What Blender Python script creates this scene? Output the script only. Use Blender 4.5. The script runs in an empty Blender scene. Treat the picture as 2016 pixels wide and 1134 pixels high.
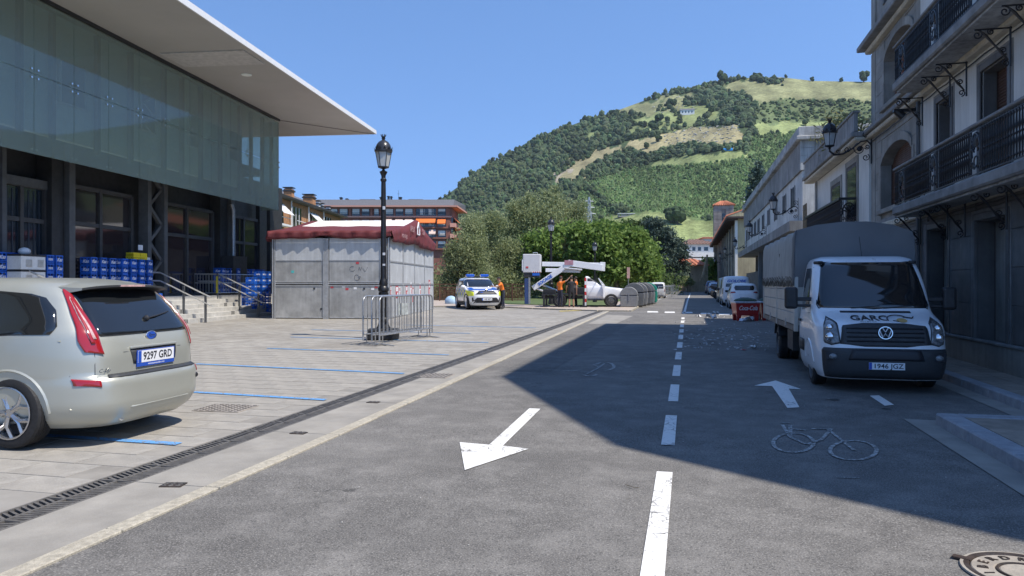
import bpy, bmesh, math, random
import numpy as np
from mathutils import Vector, Matrix, Euler
from mathutils.geometry import tessellate_polygon
R = math.radians
random.seed(7); rng = np.random.default_rng(11)
SC = bpy.context.scene; COL = SC.collection
# ------------------------------------------------------------------ camera, sky, sun, exposure
TH = R(13.4); F = 1450.0; HOR = 560.0; K = 0.0049; CH = 1.6      # world +Y runs up the street, the ground climbs gently along it
cam = bpy.data.cameras.new('camera'); camo = bpy.data.objects.new('camera', cam); COL.objects.link(camo)
cam.sensor_width = 36; cam.lens = F/2016*36; cam.shift_y = (HOR-567)/2016
cam.clip_start = .1; cam.clip_end = 9000
camo.location = (0, 0, CH); camo.rotation_euler = (R(90), 0, TH)
SC.camera = camo
SUN_EL = R(57.5); SHX, SHY = -.95, .312
W = bpy.data.worlds.new('World'); SC.world = W; W.use_nodes = True
nt = W.node_tree; nt.nodes.clear()
wo = nt.nodes.new('ShaderNodeOutputWorld'); bg = nt.nodes.new('ShaderNodeBackground'); sk = nt.nodes.new('ShaderNodeTexSky')
sk.sky_type = 'NISHITA'; sk.sun_disc = False; sk.sun_elevation = SUN_EL; sk.sun_rotation = math.atan2(-SHX, -SHY)
sk.altitude = 200; sk.air_density = 1.0; sk.dust_density = .2; sk.ozone_density = 4.0
bg.inputs['Strength'].default_value = .15
tcw = nt.nodes.new('ShaderNodeTexCoord'); mpw = nt.nodes.new('ShaderNodeVectorMath'); mpw.operation = 'MULTIPLY_ADD'; mpw.inputs[1].default_value = (1, 1, .8); mpw.inputs[2].default_value = (0, 0, .22)
nt.links.new(tcw.outputs['Generated'], mpw.inputs[0]); nt.links.new(mpw.outputs[0], sk.inputs[0])
gm_ = nt.nodes.new('ShaderNodeVectorMath'); gm_.operation = 'MULTIPLY'; gm_.inputs[1].default_value = (.96, 1.14, 1.3)
nt.links.new(sk.outputs[0], gm_.inputs[0]); nt.links.new(gm_.outputs[0], bg.inputs['Color']); nt.links.new(bg.outputs[0], wo.inputs[0])
sl = bpy.data.lights.new('sun', 'SUN'); sl.energy = 4.9; sl.angle = R(.53); sl.color = (1, .925, .82)
so = bpy.data.objects.new('sun', sl); COL.objects.link(so)
so.rotation_euler = Vector((SHX*math.cos(SUN_EL), SHY*math.cos(SUN_EL), -math.sin(SUN_EL))).to_track_quat('-Z', 'Y').to_euler()
SC.view_settings.view_transform = 'Standard'; SC.view_settings.look = 'None'
SC.view_settings.exposure = .3; SC.view_settings.gamma = 1; SC.view_settings.use_curve_mapping = False
SC.render.engine = 'CYCLES'
# ------------------------------------------------------------------ places
def gz(y): return K*min(max(y, -40), 160)
def c2w(X, Y): return (X*math.cos(TH)-Y*math.sin(TH), X*math.sin(TH)+Y*math.cos(TH))
def G(px, py):                      # ground point for survey pixel
    u = (px-1008)/F; v = (HOR-py)/F
    k = u*math.sin(TH)+math.cos(TH)
    Y = CH/(K*k-v)
    x, y = c2w(u*Y, Y)
    return x, y
def PL(px, py, x0):                 # street-parallel plane x = x0: returns y, z
    u = (px-1008)/F
    Y = x0/(u*math.cos(TH)-math.sin(TH))
    return Y*(u*math.sin(TH)+math.cos(TH)), CH+(HOR-py)/F*Y
def AT(px, py, Y):                  # point at camera depth Y
    u = (px-1008)/F; x, y = c2w(u*Y, Y); return x, y, CH+(HOR-py)/F*Y
# ------------------------------------------------------------------ objects
def thing(name, label, cat, loc=(0, 0, 0), rz=0, group=None, scale=1):
    o = bpy.data.objects.new(name, None); COL.objects.link(o); o.empty_display_size = .2
    o.location = loc; o.rotation_euler = (0, 0, rz); o.scale = (scale,)*3
    o['label'] = label; o['category'] = cat
    if group: o['group'] = group
    return o
def tag(o, label=None, cat=None, group=None, kind=None):
    for k, v in (('label', label), ('category', cat), ('group', group), ('kind', kind)):
        if v: o[k] = v
    return o
def kids(o): return [c for c in bpy.data.objects if c.parent == o]
def copy_tree(root, loc, rz=0, label=None, group=None, scale=None, tree=None):
    ch = {}
    for c in bpy.data.objects:
        if c.parent: ch.setdefault(c.parent.name, []).append(c)
    def rec(o, par):
        c = o.copy(); COL.objects.link(c); c.parent = par
        for k in ch.get(o.name, []): rec(k, c)
        return c
    r = rec(root, None); r.location = loc; r.rotation_euler = (0, 0, rz)
    if label: r['label'] = label
    if group: r['group'] = group
    if scale: r.scale = (scale,)*3
    return r
class MB:
    def __init__(s): s.v = []; s.f = []; s.m = []; s.cur = 0; s.M = None
    def add(s, vs, fs):
        n = len(s.v)
        if s.M is not None: vs = [s.M @ Vector(p) for p in vs]
        s.v += [tuple(p) for p in vs]
        for f in fs: s.f.append(tuple(i+n for i in f)); s.m.append(s.cur)
        return s
    def box(s, a, b):
        x0, y0, z0 = a; x1, y1, z1 = b
        if x0 > x1: x0, x1 = x1, x0
        if y0 > y1: y0, y1 = y1, y0
        if z0 > z1: z0, z1 = z1, z0
        return s.add([(x0,y0,z0),(x1,y0,z0),(x1,y1,z0),(x0,y1,z0),(x0,y0,z1),(x1,y0,z1),(x1,y1,z1),(x0,y1,z1)],
              [(0,3,2,1),(4,5,6,7),(0,1,5,4),(1,2,6,5),(2,3,7,6),(3,0,4,7)])
    def cbox(s, c, d, rz=0, rx=0, ry=0):
        m = Matrix.Translation(c) @ Euler((rx, ry, rz)).to_matrix().to_4x4()
        h = [q/2 for q in d]
        vs = [m @ Vector((i*h[0], j*h[1], k*h[2])) for k in (-1,1) for i, j in ((-1,-1),(1,-1),(1,1),(-1,1))]
        return s.add(vs, [(0,3,2,1),(4,5,6,7),(0,1,5,4),(1,2,6,5),(2,3,7,6),(3,0,4,7)])
    def tube(s, pts, r, n=6, cap=True, close=False):
        pts = [Vector(p) for p in pts]; N = len(pts)
        rs = r if isinstance(r, (list, tuple)) else [r]*N
        vs = []; prev = None
        for i, p in enumerate(pts):
            if close: t = pts[(i+1) % N]-pts[i-1]
            else: t = pts[min(i+1, N-1)]-pts[max(i-1, 0)]
            if t.length < 1e-9: t = Vector((0,0,1))
            t.normalize()
            if prev is None:
                a = Vector((0,0,1)) if abs(t.z) < .9 else Vector((1,0,0))
                u = t.cross(a).normalized()
            else:
                u = (prev-t*prev.dot(t))
                u = u.normalized() if u.length > 1e-6 else t.orthogonal().normalized()
            prev = u; w = t.cross(u)
            for k in range(n):
                a = 2*math.pi*k/n; vs.append(p+(u*math.cos(a)+w*math.sin(a))*rs[i])
        fs = []
        for i in range(N if close else N-1):
            j = (i+1) % N
            for k in range(n): l = (k+1) % n; fs.append((i*n+k, i*n+l, j*n+l, j*n+k))
        if cap and not close: fs += [tuple(range(n))[::-1], tuple((N-1)*n+k for k in range(n))]
        return s.add(vs, fs)
    def cyl(s, p0, p1, r0, r1=None, n=12): return s.tube([p0, p1], [r0, r0 if r1 is None else r1], n)
    def lathe(s, prof, n=16, c=(0,0,0), axis='z', cap=True):
        vs = []
        for r, z in prof:
            for k in range(n):
                a = 2*math.pi*k/n
                if axis == 'z': vs.append((c[0]+r*math.cos(a), c[1]+r*math.sin(a), c[2]+z))
                elif axis == 'x': vs.append((c[0]+z, c[1]+r*math.cos(a), c[2]+r*math.sin(a)))
                else: vs.append((c[0]+r*math.sin(a), c[1]+z, c[2]+r*math.cos(a)))
        fs = []
        for i in range(len(prof)-1):
            for k in range(n): l = (k+1) % n; fs.append((i*n+k, i*n+l, (i+1)*n+l, (i+1)*n+k))
        if cap:
            if prof[0][0] > 1e-4: fs.append(tuple(range(n))[::-1])
            if prof[-1][0] > 1e-4: fs.append(tuple((len(prof)-1)*n+k for k in range(n)))
        return s.add(vs, fs)
    def prism(s, poly, fn0, fn1):     # poly 2d, two maps to 3d
        n = len(poly); vs = [fn0(*p) for p in poly]+[fn1(*p) for p in poly]
        return s.add(vs, [tuple(range(n))[::-1], tuple(range(n, 2*n))]+[(i, (i+1) % n, n+(i+1) % n, n+i) for i in range(n)])
    def sheet(s, poly, dz=0):         # flat ground polygon following gz
        return s.add([(x, y, gz(y)+dz) for x, y in poly], [tuple(range(len(poly)))])
    def slab(s, poly, z0, z1):
        return s.prism(poly, lambda x, y: (x, y, gz(y)+z0), lambda x, y: (x, y, gz(y)+z1))
    def sphere(s, c, r, nu=12, nv=8):
        r = (r,)*3 if not isinstance(r, (list, tuple)) else r
        vs = []
        for j in range(nv+1):
            t = math.pi*j/nv
            for i in range(nu):
                a = 2*math.pi*i/nu
                vs.append((c[0]+r[0]*math.sin(t)*math.cos(a), c[1]+r[1]*math.sin(t)*math.sin(a), c[2]+r[2]*math.cos(t)))
        fs = [(j*nu+i, (j+1)*nu+i, (j+1)*nu+(i+1) % nu, j*nu+(i+1) % nu) for j in range(nv) for i in range(nu)]
        return s.add(vs, fs)
    def mesh(s, name, mats, smooth=None):
        me = bpy.data.meshes.new(name)
        me.from_pydata(s.v, [], s.f)
        mats = mats if isinstance(mats, (list, tuple)) else [mats]
        for m in mats: me.materials.append(m)
        if any(s.m): me.polygons.foreach_set('material_index', s.m)
        bm = bmesh.new(); bm.from_mesh(me)
        bmesh.ops.recalc_face_normals(bm, faces=bm.faces); bm.to_mesh(me); bm.free()
        if smooth:
            me.shade_smooth(); me.set_sharp_from_angle(angle=R(smooth))
        me.update(); return me
    def build(s, name, mats, parent=None, smooth=None, bevel=None, seg=2):
        o = bpy.data.objects.new(name, s.mesh(name, mats, smooth)); COL.objects.link(o)
        if parent: o.parent = parent
        if bevel:
            b = o.modifiers.new('bevel', 'BEVEL'); b.width = bevel; b.segments = seg; b.limit_method = 'ANGLE'; b.angle_limit = R(40)
        return o
def inst(name, me, parent=None, loc=(0,0,0), rot=(0,0,0), sc=(1,1,1)):
    o = bpy.data.objects.new(name, me); COL.objects.link(o); o.parent = parent
    o.location = loc; o.rotation_euler = rot; o.scale = sc; return o
# ------------------------------------------------------------------ materials
MATS = {}
def mat(name, col, rough=.6, metal=0, var=.12, vs=6, bump=0, bs=40, spec=.5, trans=0, coat=0, dirt=None, dsc=.6, damt=.5, alpha=1, speck=None, objvar=0, streak=0):
    if name in MATS: return MATS[name]
    m = bpy.data.materials.new(name); m.use_nodes = True; N = m.node_tree.nodes; L = m.node_tree.links
    p = N['Principled BSDF']; p.inputs['Roughness'].default_value = rough; p.inputs['Metallic'].default_value = metal
    p.inputs['Specular IOR Level'].default_value = spec; p.inputs['Transmission Weight'].default_value = trans
    p.inputs['Coat Weight'].default_value = coat; p.inputs['Coat Roughness'].default_value = .04; p.inputs['Alpha'].default_value = alpha
    tc = N.new('ShaderNodeTexCoord'); src = tc.outputs['Object']
    def noise(scale, detail=5, rough=.6, vec=None):
        n = N.new('ShaderNodeTexNoise'); n.inputs['Scale'].default_value = scale; n.inputs['Detail'].default_value = detail; n.inputs['Roughness'].default_value = rough
        L.new(vec or src, n.inputs['Vector']); return n.outputs['Fac']
    def ramp(fac, a, b, lo=.35, hi=.65):
        r = N.new('ShaderNodeMapRange'); r.inputs['From Min'].default_value = lo; r.inputs['From Max'].default_value = hi
        r.inputs['To Min'].default_value = a; r.inputs['To Max'].default_value = b; L.new(fac, r.inputs['Value']); return r.outputs[0]
    def mix(fac, a, b, mode='MIX'):
        x = N.new('ShaderNodeMix'); x.data_type = 'RGBA'; x.blend_type = mode
        if isinstance(fac, float): x.inputs[0].default_value = fac
        else: L.new(fac, x.inputs[0])
        for i, c in ((6, a), (7, b)):
            if isinstance(c, (tuple, list)): x.inputs[i].default_value = (*c[:3], 1)
            else: L.new(c, x.inputs[i])
        return x.outputs[2]
    def scal(fac):     # scalar to grey multiply
        return fac
    c = (*col, 1)
    out = None
    def mul(base, f):
        v = N.new('ShaderNodeVectorMath'); v.operation = 'SCALE'
        if isinstance(base, tuple): v.inputs[0].default_value = base[:3]
        else: L.new(base, v.inputs[0])
        L.new(f, v.inputs['Scale']); return v.outputs[0]
    out = c
    if var: out = mul(out, ramp(noise(vs), 1-var, 1+var))
    if objvar:
        oi = N.new('ShaderNodeObjectInfo'); out = mul(out, ramp(oi.outputs['Random'], 1-objvar, 1+objvar, 0, 1))
    if dirt: out = mix(ramp(noise(dsc, 6, .65), 0, damt, .42, .68), out, dirt)
    if streak:
        mp = N.new('ShaderNodeMapping'); mp.inputs['Scale'].default_value = (5, 5, .35); L.new(src, mp.inputs[0])
        out = mul(out, ramp(noise(1.6, 6, .7, mp.outputs[0]), 1-streak, 1+streak*.4, .35, .7))
    if speck: out = mix(ramp(noise(speck[1], 2, .5), 0, speck[2], .55, .72), out, speck[0])
    if isinstance(out, tuple): p.inputs['Base Color'].default_value = out
    else: L.new(out, p.inputs['Base Color'])
    if bump:
        b = N.new('ShaderNodeBump'); b.inputs['Strength'].default_value = min(bump, 1); b.inputs['Distance'].default_value = .01*max(1, bump)
        L.new(noise(bs), b.inputs['Height']); L.new(b.outputs[0], p.inputs['Normal'])
    if var and rough > .15:
        L.new(ramp(noise(vs*2.3), rough*.85, min(1, rough*1.15)), p.inputs['Roughness'])
    MATS[name] = m; return m
M = {}
def defm(k, *a, **kw): M[k] = mat(k, *a, **kw)
defm('concrete', (.29,.272,.24), .85, var=.16, vs=2, dirt=(.2,.19,.17), dsc=.9, damt=.45, bump=.4, bs=60, speck=((.22,.21,.19), 160, .35))
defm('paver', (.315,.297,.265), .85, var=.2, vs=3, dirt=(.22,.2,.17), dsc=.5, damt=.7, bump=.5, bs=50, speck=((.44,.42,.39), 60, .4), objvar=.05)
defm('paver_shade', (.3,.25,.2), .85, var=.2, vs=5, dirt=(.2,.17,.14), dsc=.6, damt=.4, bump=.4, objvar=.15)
defm('granite_edge', (.42,.385,.31), .8, var=.2, vs=20, bump=.9, bs=70, speck=((.2,.17,.12), 120, .6), dirt=(.28,.25,.2), dsc=1, damt=.5)
defm('granite', (.3,.31,.33), .7, var=.15, vs=8, bump=.4, bs=90, speck=((.14,.14,.15), 200, .4), objvar=.08)
defm('iron', (.07,.06,.055), .55, metal=.6, var=.25, vs=8, bump=.3, dirt=(.16,.09,.05), dsc=3, damt=.35)
defm('grate_dark', (.03,.028,.026), .9, var=.3)
defm('grate', (.15,.14,.128), .6, metal=.3, var=.3, vs=9, dirt=(.2,.19,.17), dsc=2, damt=.5)
defm('black_iron', (.012,.012,.014), .42, var=.2, spec=.5)
defm('steel', (.6,.6,.58), .35, metal=.6, var=.12, vs=9)
defm('galv', (.4,.41,.42), .42, metal=.75, var=.18, vs=14)
defm('white_paint', (.72,.72,.7), .75, var=.06, vs=12)
defm('blue_paint', (.10,.30,.62), .75, var=.15, vs=14)
defm('plastic_black', (.018,.018,.02), .5, var=.1)
defm('rubber', (.016,.016,.017), .75, var=.2, vs=20, bump=.3)
defm('glass_dark', (.012,.014,.016), .04, var=0, spec=.9)
defm('chrome', (.75,.75,.76), .12, metal=1, var=0)
defm('alloy', (.5,.5,.51), .28, metal=.9, var=.05)
defm('plate_white', (.75,.76,.78), .4, var=.03)
defm('plate_blue', (.02,.08,.42), .4, var=.03)
defm('ink', (.02,.02,.025), .5, var=0)
defm('white_car', (.74,.75,.76), .3, var=.03, vs=3, coat=.8)
defm('wood_dark', (.06,.035,.025), .55, var=.2, vs=9, streak=.2)
defm('rollup', (.10,.055,.04), .6, var=.12, vs=9)
defm('foil', (.6,.62,.66), .3, metal=.3, var=.1)
# ------------------------------------------------------------------ text
TXT = {}
def text_geo(s, size=1, shear=0, ext=.002, bold=0):
    key = (s, size, shear, ext, bold)
    if key in TXT: return TXT[key]
    c = bpy.data.curves.new('t', 'FONT'); c.body = s; c.size = size; c.shear = shear; c.extrude = ext; c.offset = bold
    c.align_x = 'CENTER'; c.align_y = 'CENTER'; c.resolution_u = 3
    o = bpy.data.objects.new('t', c); COL.objects.link(o)
    bpy.context.view_layer.update()
    me = o.to_mesh(); g = ([tuple(v.co) for v in me.vertices], [tuple(p.vertices) for p in me.polygons])
    o.to_mesh_clear(); bpy.data.objects.remove(o); bpy.data.curves.remove(c)
    TXT[key] = g; return g
def text_on(b, s, mtx, size=1, shear=0, ext=.002, bold=0, width=None):
    vs, fs = text_geo(s, size, shear, ext, bold)
    k = 1
    if width:
        xs = [v[0] for v in vs]; k = width/(max(xs)-min(xs))
    b.add([mtx @ Vector((v[0]*k, v[1], v[2])) for v in vs], fs)
def face_mtx(loc, right, up):         # matrix with x=right, y=up
    r = Vector(right).normalized(); u = Vector(up).normalized(); n = r.cross(u)
    m = Matrix((r, u, n)).transposed().to_4x4(); m.translation = Vector(loc); return m
# ------------------------------------------------------------------ ground materials
def asphalt(name, base, light, patch):
    m = bpy.data.materials.new(name); m.use_nodes = True; N = m.node_tree.nodes; L = m.node_tree.links; p = N['Principled BSDF']
    tc = N.new('ShaderNodeTexCoord')
    def noise(s, d=4, r=.6):
        n = N.new('ShaderNodeTexNoise'); n.inputs['Scale'].default_value = s; n.inputs['Detail'].default_value = d; n.inputs['Roughness'].default_value = r
        L.new(tc.outputs['Object'], n.inputs['Vector']); return n.outputs['Fac']
    def rmp(f, a, b, lo, hi):
        r = N.new('ShaderNodeMapRange'); r.inputs[1].default_value = lo; r.inputs[2].default_value = hi; r.inputs[3].default_value = a; r.inputs[4].default_value = b
        L.new(f, r.inputs[0]); return r.outputs[0]
    def mix(f, a, b):
        x = N.new('ShaderNodeMix'); x.data_type = 'RGBA'; L.new(f, x.inputs[0])
        for i, c in ((6, a), (7, b)):
            if isinstance(c, tuple): x.inputs[i].default_value = (*c, 1)
            else: L.new(c, x.inputs[i])
        return x.outputs[2]
    c = mix(rmp(noise(.35, 5, .6), 0, 1, .38, .66), base, patch)
    c = mix(rmp(noise(2.2, 6, .7), 0, .45, .45, .75), c, light)
    c = mix(rmp(noise(95, 2, .5), 0, .75, .5, .72), c, light)
    c = mix(rmp(noise(70, 2, .5), .7, 0, .3, .46), c, (base[0]*.42,)*3)
    # hairline cracks
    v = N.new('ShaderNodeTexVoronoi'); v.feature = 'DISTANCE_TO_EDGE'; v.inputs['Scale'].default_value = .42
    w = N.new('ShaderNodeVectorMath'); w.operation = 'ADD'; nn = N.new('ShaderNodeTexNoise'); nn.inputs['Scale'].default_value = 2.5; nn.inputs['Detail'].default_value = 6
    L.new(tc.outputs['Object'], nn.inputs['Vector']); L.new(tc.outputs['Object'], w.inputs[0]); L.new(nn.outputs['Color'], w.inputs[1]); L.new(w.outputs[0], v.inputs['Vector'])
    ck = rmp(v.outputs['Distance'], 1, 0, .002, .007)
    mk = rmp(noise(.5, 3), 0, .6, .56, .62)
    mm = N.new('ShaderNodeMath'); mm.operation = 'MULTIPLY'; L.new(ck, mm.inputs[0]); L.new(mk, mm.inputs[1])
    c = mix(mm.outputs[0], c, (.03, .03, .03))
    L.new(c, p.inputs['Base Color']); p.inputs['Roughness'].default_value = .88; p.inputs['Specular IOR Level'].default_value = .3
    b = N.new('ShaderNodeBump'); b.inputs['Strength'].default_value = .7; b.inputs['Distance'].default_value = .006
    L.new(noise(80, 3, .6), b.inputs['Height']); L.new(b.outputs[0], p.inputs['Normal'])
    M[name] = m
asphalt('asphalt', (.108, .103, .096), (.34, .325, .30), (.158, .151, .140))
asphalt('asphalt_dark', (.088, .085, .081), (.29, .28, .26), (.122, .118, .111))
def cracked_paint(name, col, wear=.35, scale=9):
    m = bpy.data.materials.new(name); m.use_nodes = True; N = m.node_tree.nodes; L = m.node_tree.links; p = N['Principled BSDF']
    tc = N.new('ShaderNodeTexCoord')
    v = N.new('ShaderNodeTexVoronoi'); v.feature = 'DISTANCE_TO_EDGE'; v.inputs['Scale'].default_value = scale
    nn = N.new('ShaderNodeTexNoise'); nn.inputs['Scale'].default_value = 5; nn.inputs['Detail'].default_value = 5; L.new(tc.outputs['Object'], nn.inputs['Vector'])
    w = N.new('ShaderNodeMix'); w.data_type = 'RGBA'; w.inputs[0].default_value = .2; L.new(tc.outputs['Object'], w.inputs[6]); L.new(nn.outputs['Color'], w.inputs[7]); L.new(w.outputs[2], v.inputs['Vector'])
    r = N.new('ShaderNodeMapRange'); r.inputs[1].default_value = .02; r.inputs[2].default_value = .05; r.inputs[3].default_value = 1; r.inputs[4].default_value = 0; L.new(v.outputs['Distance'], r.inputs[0])
    n2 = N.new('ShaderNodeTexNoise'); n2.inputs['Scale'].default_value = 1.3; n2.inputs['Detail'].default_value = 3; L.new(tc.outputs['Object'], n2.inputs['Vector'])
    r2 = N.new('ShaderNodeMapRange'); r2.inputs[1].default_value = .45; r2.inputs[2].default_value = .6; L.new(n2.outputs['Fac'], r2.inputs[0])
    mu = N.new('ShaderNodeMath'); mu.operation = 'MULTIPLY'; L.new(r.outputs[0], mu.inputs[0]); L.new(r2.outputs[0], mu.inputs[1])
    n3 = N.new('ShaderNodeTexNoise'); n3.inputs['Scale'].default_value = 28; n3.inputs['Detail'].default_value = 6; n3.inputs['Roughness'].default_value = .75; L.new(tc.outputs['Object'], n3.inputs['Vector'])
    r3 = N.new('ShaderNodeMapRange'); r3.inputs[1].default_value = .72-wear*.5; r3.inputs[2].default_value = .8-wear*.5; L.new(n3.outputs['Fac'], r3.inputs[0])
    mx = N.new('ShaderNodeMath'); mx.operation = 'MAXIMUM'; L.new(mu.outputs[0], mx.inputs[0]); L.new(r3.outputs[0], mx.inputs[1])
    x = N.new('ShaderNodeMix'); x.data_type = 'RGBA'; x.inputs[6].default_value = (*col, 1); x.inputs[7].default_value = (.17, .165, .155, 1); L.new(mx.outputs[0], x.inputs[0])
    L.new(x.outputs[2], p.inputs['Base Color']); p.inputs['Roughness'].default_value = .75; M[name] = m
cracked_paint('paint', (.72, .71, .68), .26); cracked_paint('paint_worn', (.5, .5, .48), .56); cracked_paint('paint_blue', (.10, .32, .66), .42); cracked_paint('paint_yellow', (.6, .48, .16), .4)
defm('soil', (.16,.14,.08), .95, var=.3, vs=.5)
defm('grass', (.075,.12,.035), .9, var=.35, vs=3, dirt=(.16,.15,.07), dsc=.5, damt=.6, bump=1, bs=30)
defm('pink_pave', (.42,.35,.29), .85, var=.15, vs=3, dirt=(.27,.23,.2), dsc=.6, damt=.5)
defm('grey_pave', (.33,.325,.32), .85, var=.16, vs=3, dirt=(.22,.21,.2), dsc=.5, damt=.5, bump=.4)
# ------------------------------------------------------------------ ground sheets
def strip(b, xf0, xf1, y0, y1, n, dz):
    for i in range(n):
        a = y0+(y1-y0)*i/n; c = y0+(y1-y0)*(i+1)/n
        b.add([(xf0(a), a, gz(a)+dz), (xf1(a), a, gz(a)+dz), (xf1(c), c, gz(c)+dz), (xf0(c), c, gz(c)+dz)], [(0, 1, 2, 3)])
EX = lambda y: -3.5 if y < 7 else -3.5-(min(y, 40)-7)*.015
b = MB(); strip(b, lambda y: -60, lambda y: 30, -40, 160, 8, -.03); tag(b.build('ground', M['soil']), kind='structure')
b = MB(); strip(b, EX, lambda y: 3.95, -30, 40, 12, 0)
b.sheet([(3.95, -30), (14, -30), (14, 2.0), (3.95, 2.0)], 0)
b.add([(EX(40), 40, gz(40)), (3.95, 40, gz(40)), (3.95, 152, gz(152)), (-1.9, 152, gz(152)), (-1.9, 124, gz(124)), (-2.0, 90, gz(90)), (-2.75, 50, gz(50))], [tuple(range(7))])
tag(b.build('road', M['asphalt']), kind='structure')
b = MB()      # worn asphalt repair patches
b.sheet([(-3.2, 12.6), (-2.35, 12.7), (-2.1, 27), (-2.95, 27)], .004)
tag(b.build('asphalt_patch', M['asphalt_dark']), kind='structure')
b = MB(); b.sheet([(-3.6, 27.3), (-2.6, 27.3), (-2.4, 34), (-3.65, 34.5)], .004); tag(b.build('concrete_patch', M['concrete']), kind='structure')
defm('oil', (.045,.043,.04), .6, var=.2)
b = MB(); random.seed(21)
for cx_, cy_, s_ in ((1.9, 10.6, .1), (2.4, 10.0, .06)):
    b.sheet([(cx_+s_*(1+random.uniform(-.35, .35))*math.cos(a*.52), cy_+s_*.7*(1+random.uniform(-.35, .35))*math.sin(a*.52)) for a in range(12)], .0045)
tag(b.build('oil_stains', M['oil']), kind='stuff')
# plaza: base sheet, individual paving slabs near, joined slabs farther
GX = -4.45; GW = .17
defm('paver_joint', (.25,.233,.205), .9, var=.2, vs=2, dirt=(.3,.285,.26), dsc=.4, damt=.8)
b = MB(); strip(b, lambda y: -16.8-(y-20)*.12, lambda y: GX-GW-.01, -20, 46, 12, -.001); plaza = b.build('plaza', M['paver_joint']); tag(plaza, kind='structure')
cells = []
row = 0; y = 2.2
while y < 33:
    x = GX-GW-.02-(row % 2)*.3
    lim = -9 if y < 12 else -18
    while x > -20:
        w = .6
        cells.append((x-w, x, y, y+.4)); x -= w
    y += .4; row += 1
def vis(c):
    x = (c[0]+c[1])/2; yy = (c[2]+c[3])/2; X = x*math.cos(TH)+yy*math.sin(TH); Y = -x*math.sin(TH)+yy*math.cos(TH)
    if Y < 2: return None
    px = 1008+F*X/Y; py = 553+CH*F/Y
    return Y if (-60 < px < 1300 and py < 1190) else None
cv = sorted([(vis(c), c) for c in cells if vis(c)])
slab_mb = MB(); slab_mb.box((-.2965, -.1965, -.012), (.2965, .1965, 0)); slab_me = []
for i in range(3): slab_me.append(slab_mb.mesh('paving_slab', M['paver']))
for i, (d, c) in enumerate(cv[:280]):
    o = inst('paving_slab', slab_me[i % 3], plaza, ((c[0]+c[1])/2, (c[2]+c[3])/2, gz(c[2])+.004+random.uniform(-.0012, .0012)), (random.uniform(-.002,.002), random.uniform(-.002,.002), 0))
b = MB()
for d, c in cv[280:]:
    b.box((c[0]+.004, c[2]+.004, gz(c[2])-.01), (c[1]-.004, c[3]-.004, gz(c[2])+.004+random.uniform(-.001, .001)))
tag(b.build('paving', M['paver'], plaza), kind='stuff')
# kerb band, granite edging, drain
band = MB(); band.box((-.5, -1, -.06), (.5, 1, .0)); 
bandm = bpy.data.objects.new('kerb_band', None); COL.objects.link(bandm); tag(bandm, kind='structure')
for i in range(20):
    y0 = -1+i*2.0
    m = MB(); y1 = y0+1.988; z = .012
    m.prism([(GX+GW+.02, y0), (EX(y0)-.14, y0), (EX(y1)-.14, y1), (GX+GW+.02, y1)], lambda x, y: (x, y, gz(y)-.05), lambda x, y: (x, y, gz(y)+.01))
    m.build('concrete_slab', M['concrete'], bandm)
    for k in range(2):
        ya = y0+k*.995; yb = ya+.985
        m = MB(); j = random.uniform(-.004, .004)
        m.prism([(EX(ya)-.13, ya), (EX(ya)+j, ya), (EX(yb)+j, yb), (EX(yb)-.13, yb)], lambda x, y: (x, y, gz(y)-.05), lambda x, y: (x, y, gz(y)+.018))
        m.build('edging_stone', M['granite_edge'], bandm, bevel=.006, seg=1)
drain = thing('drain_channel', 'long perforated cast iron drain grating running along the plaza edge', 'drain', (0, 0, 0))
b = MB(); strip(b, lambda y: GX-GW-.01, lambda y: GX+GW+.02, 0, 39, 8, -.02); b.build('channel', M['grate_dark'], drain)
g = MB(); L_ = .497
g.box((-GW, 0, -.02), (-GW+.022, L_, 0)); g.box((GW-.022, 0, -.02), (GW, L_, 0)); g.box((-GW, 0, -.02), (GW, .02, -.0005)); g.box((-.012, 0, -.02), (.012, L_, -.0008))
for k in range(9):
    yy = .05+k*.05
    for sx in (-1, 1):
        g.cbox((sx*.08, yy, -.011), (.135, .02, .02), rz=sx*.42)
gm = g.mesh('grating', M['grate'])
for i in range(76):
    y = 1+i*.5; inst('grating', gm, drain, (GX+.005, y, gz(y)+.006), (K, 0, 0))
# road markings
def mark(name, polys, m, dz=.008):
    b = MB()
    for p in polys: b.sheet(p, dz)
    return tag(b.build(name, M[m]), kind='structure')
ds = [(2.0, 6.27)]+[(7.3+i*2.66, 7.3+i*2.66+1.62) for i in range(10)]
for a, c in ds: mark('lane_dash', [[(-.25, a), (-.12, a), (-.12, c), (-.25, c)]], 'paint')
mark('centre_line', [[(-.22, 36.6), (-.1, 36.6), (.06, 60), (.4, 95), (.3, 95), (-.06, 60)]], 'paint')
mark('arrow_marking', [[G(*p) for p in [(905,872),(963,877),(1042,805),(1064,806),(990,879),(1041,885),(915,927)]]], 'paint')
mark('arrow_marking', [[G(*p) for p in [(1527,750),(1577,767),(1553,766),(1574,803),(1550,804),(1520,761),(1485,760)]]], 'paint')
mark('parking_mark', [[G(*p) for p in [(1712,780),(1730,779),(1760,798),(1742,800)]]], 'paint')
for a, c, yy in ((1275,1295,614),(1309,1328,615),(1344,1363,615.5),(1380,1398,617.5),(1416,1436,619)):
    mark('give_way_dash', [[G(a, yy-1.4), G(c, yy-1.2), G(c+1, yy+1.6), G(a-1, yy+1.4)]], 'paint')
mark('parking_mark', [[(2.05, 47), (2.12, 47), (2.12, 49.5), (2.05, 49.5)]], 'paint')
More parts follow.
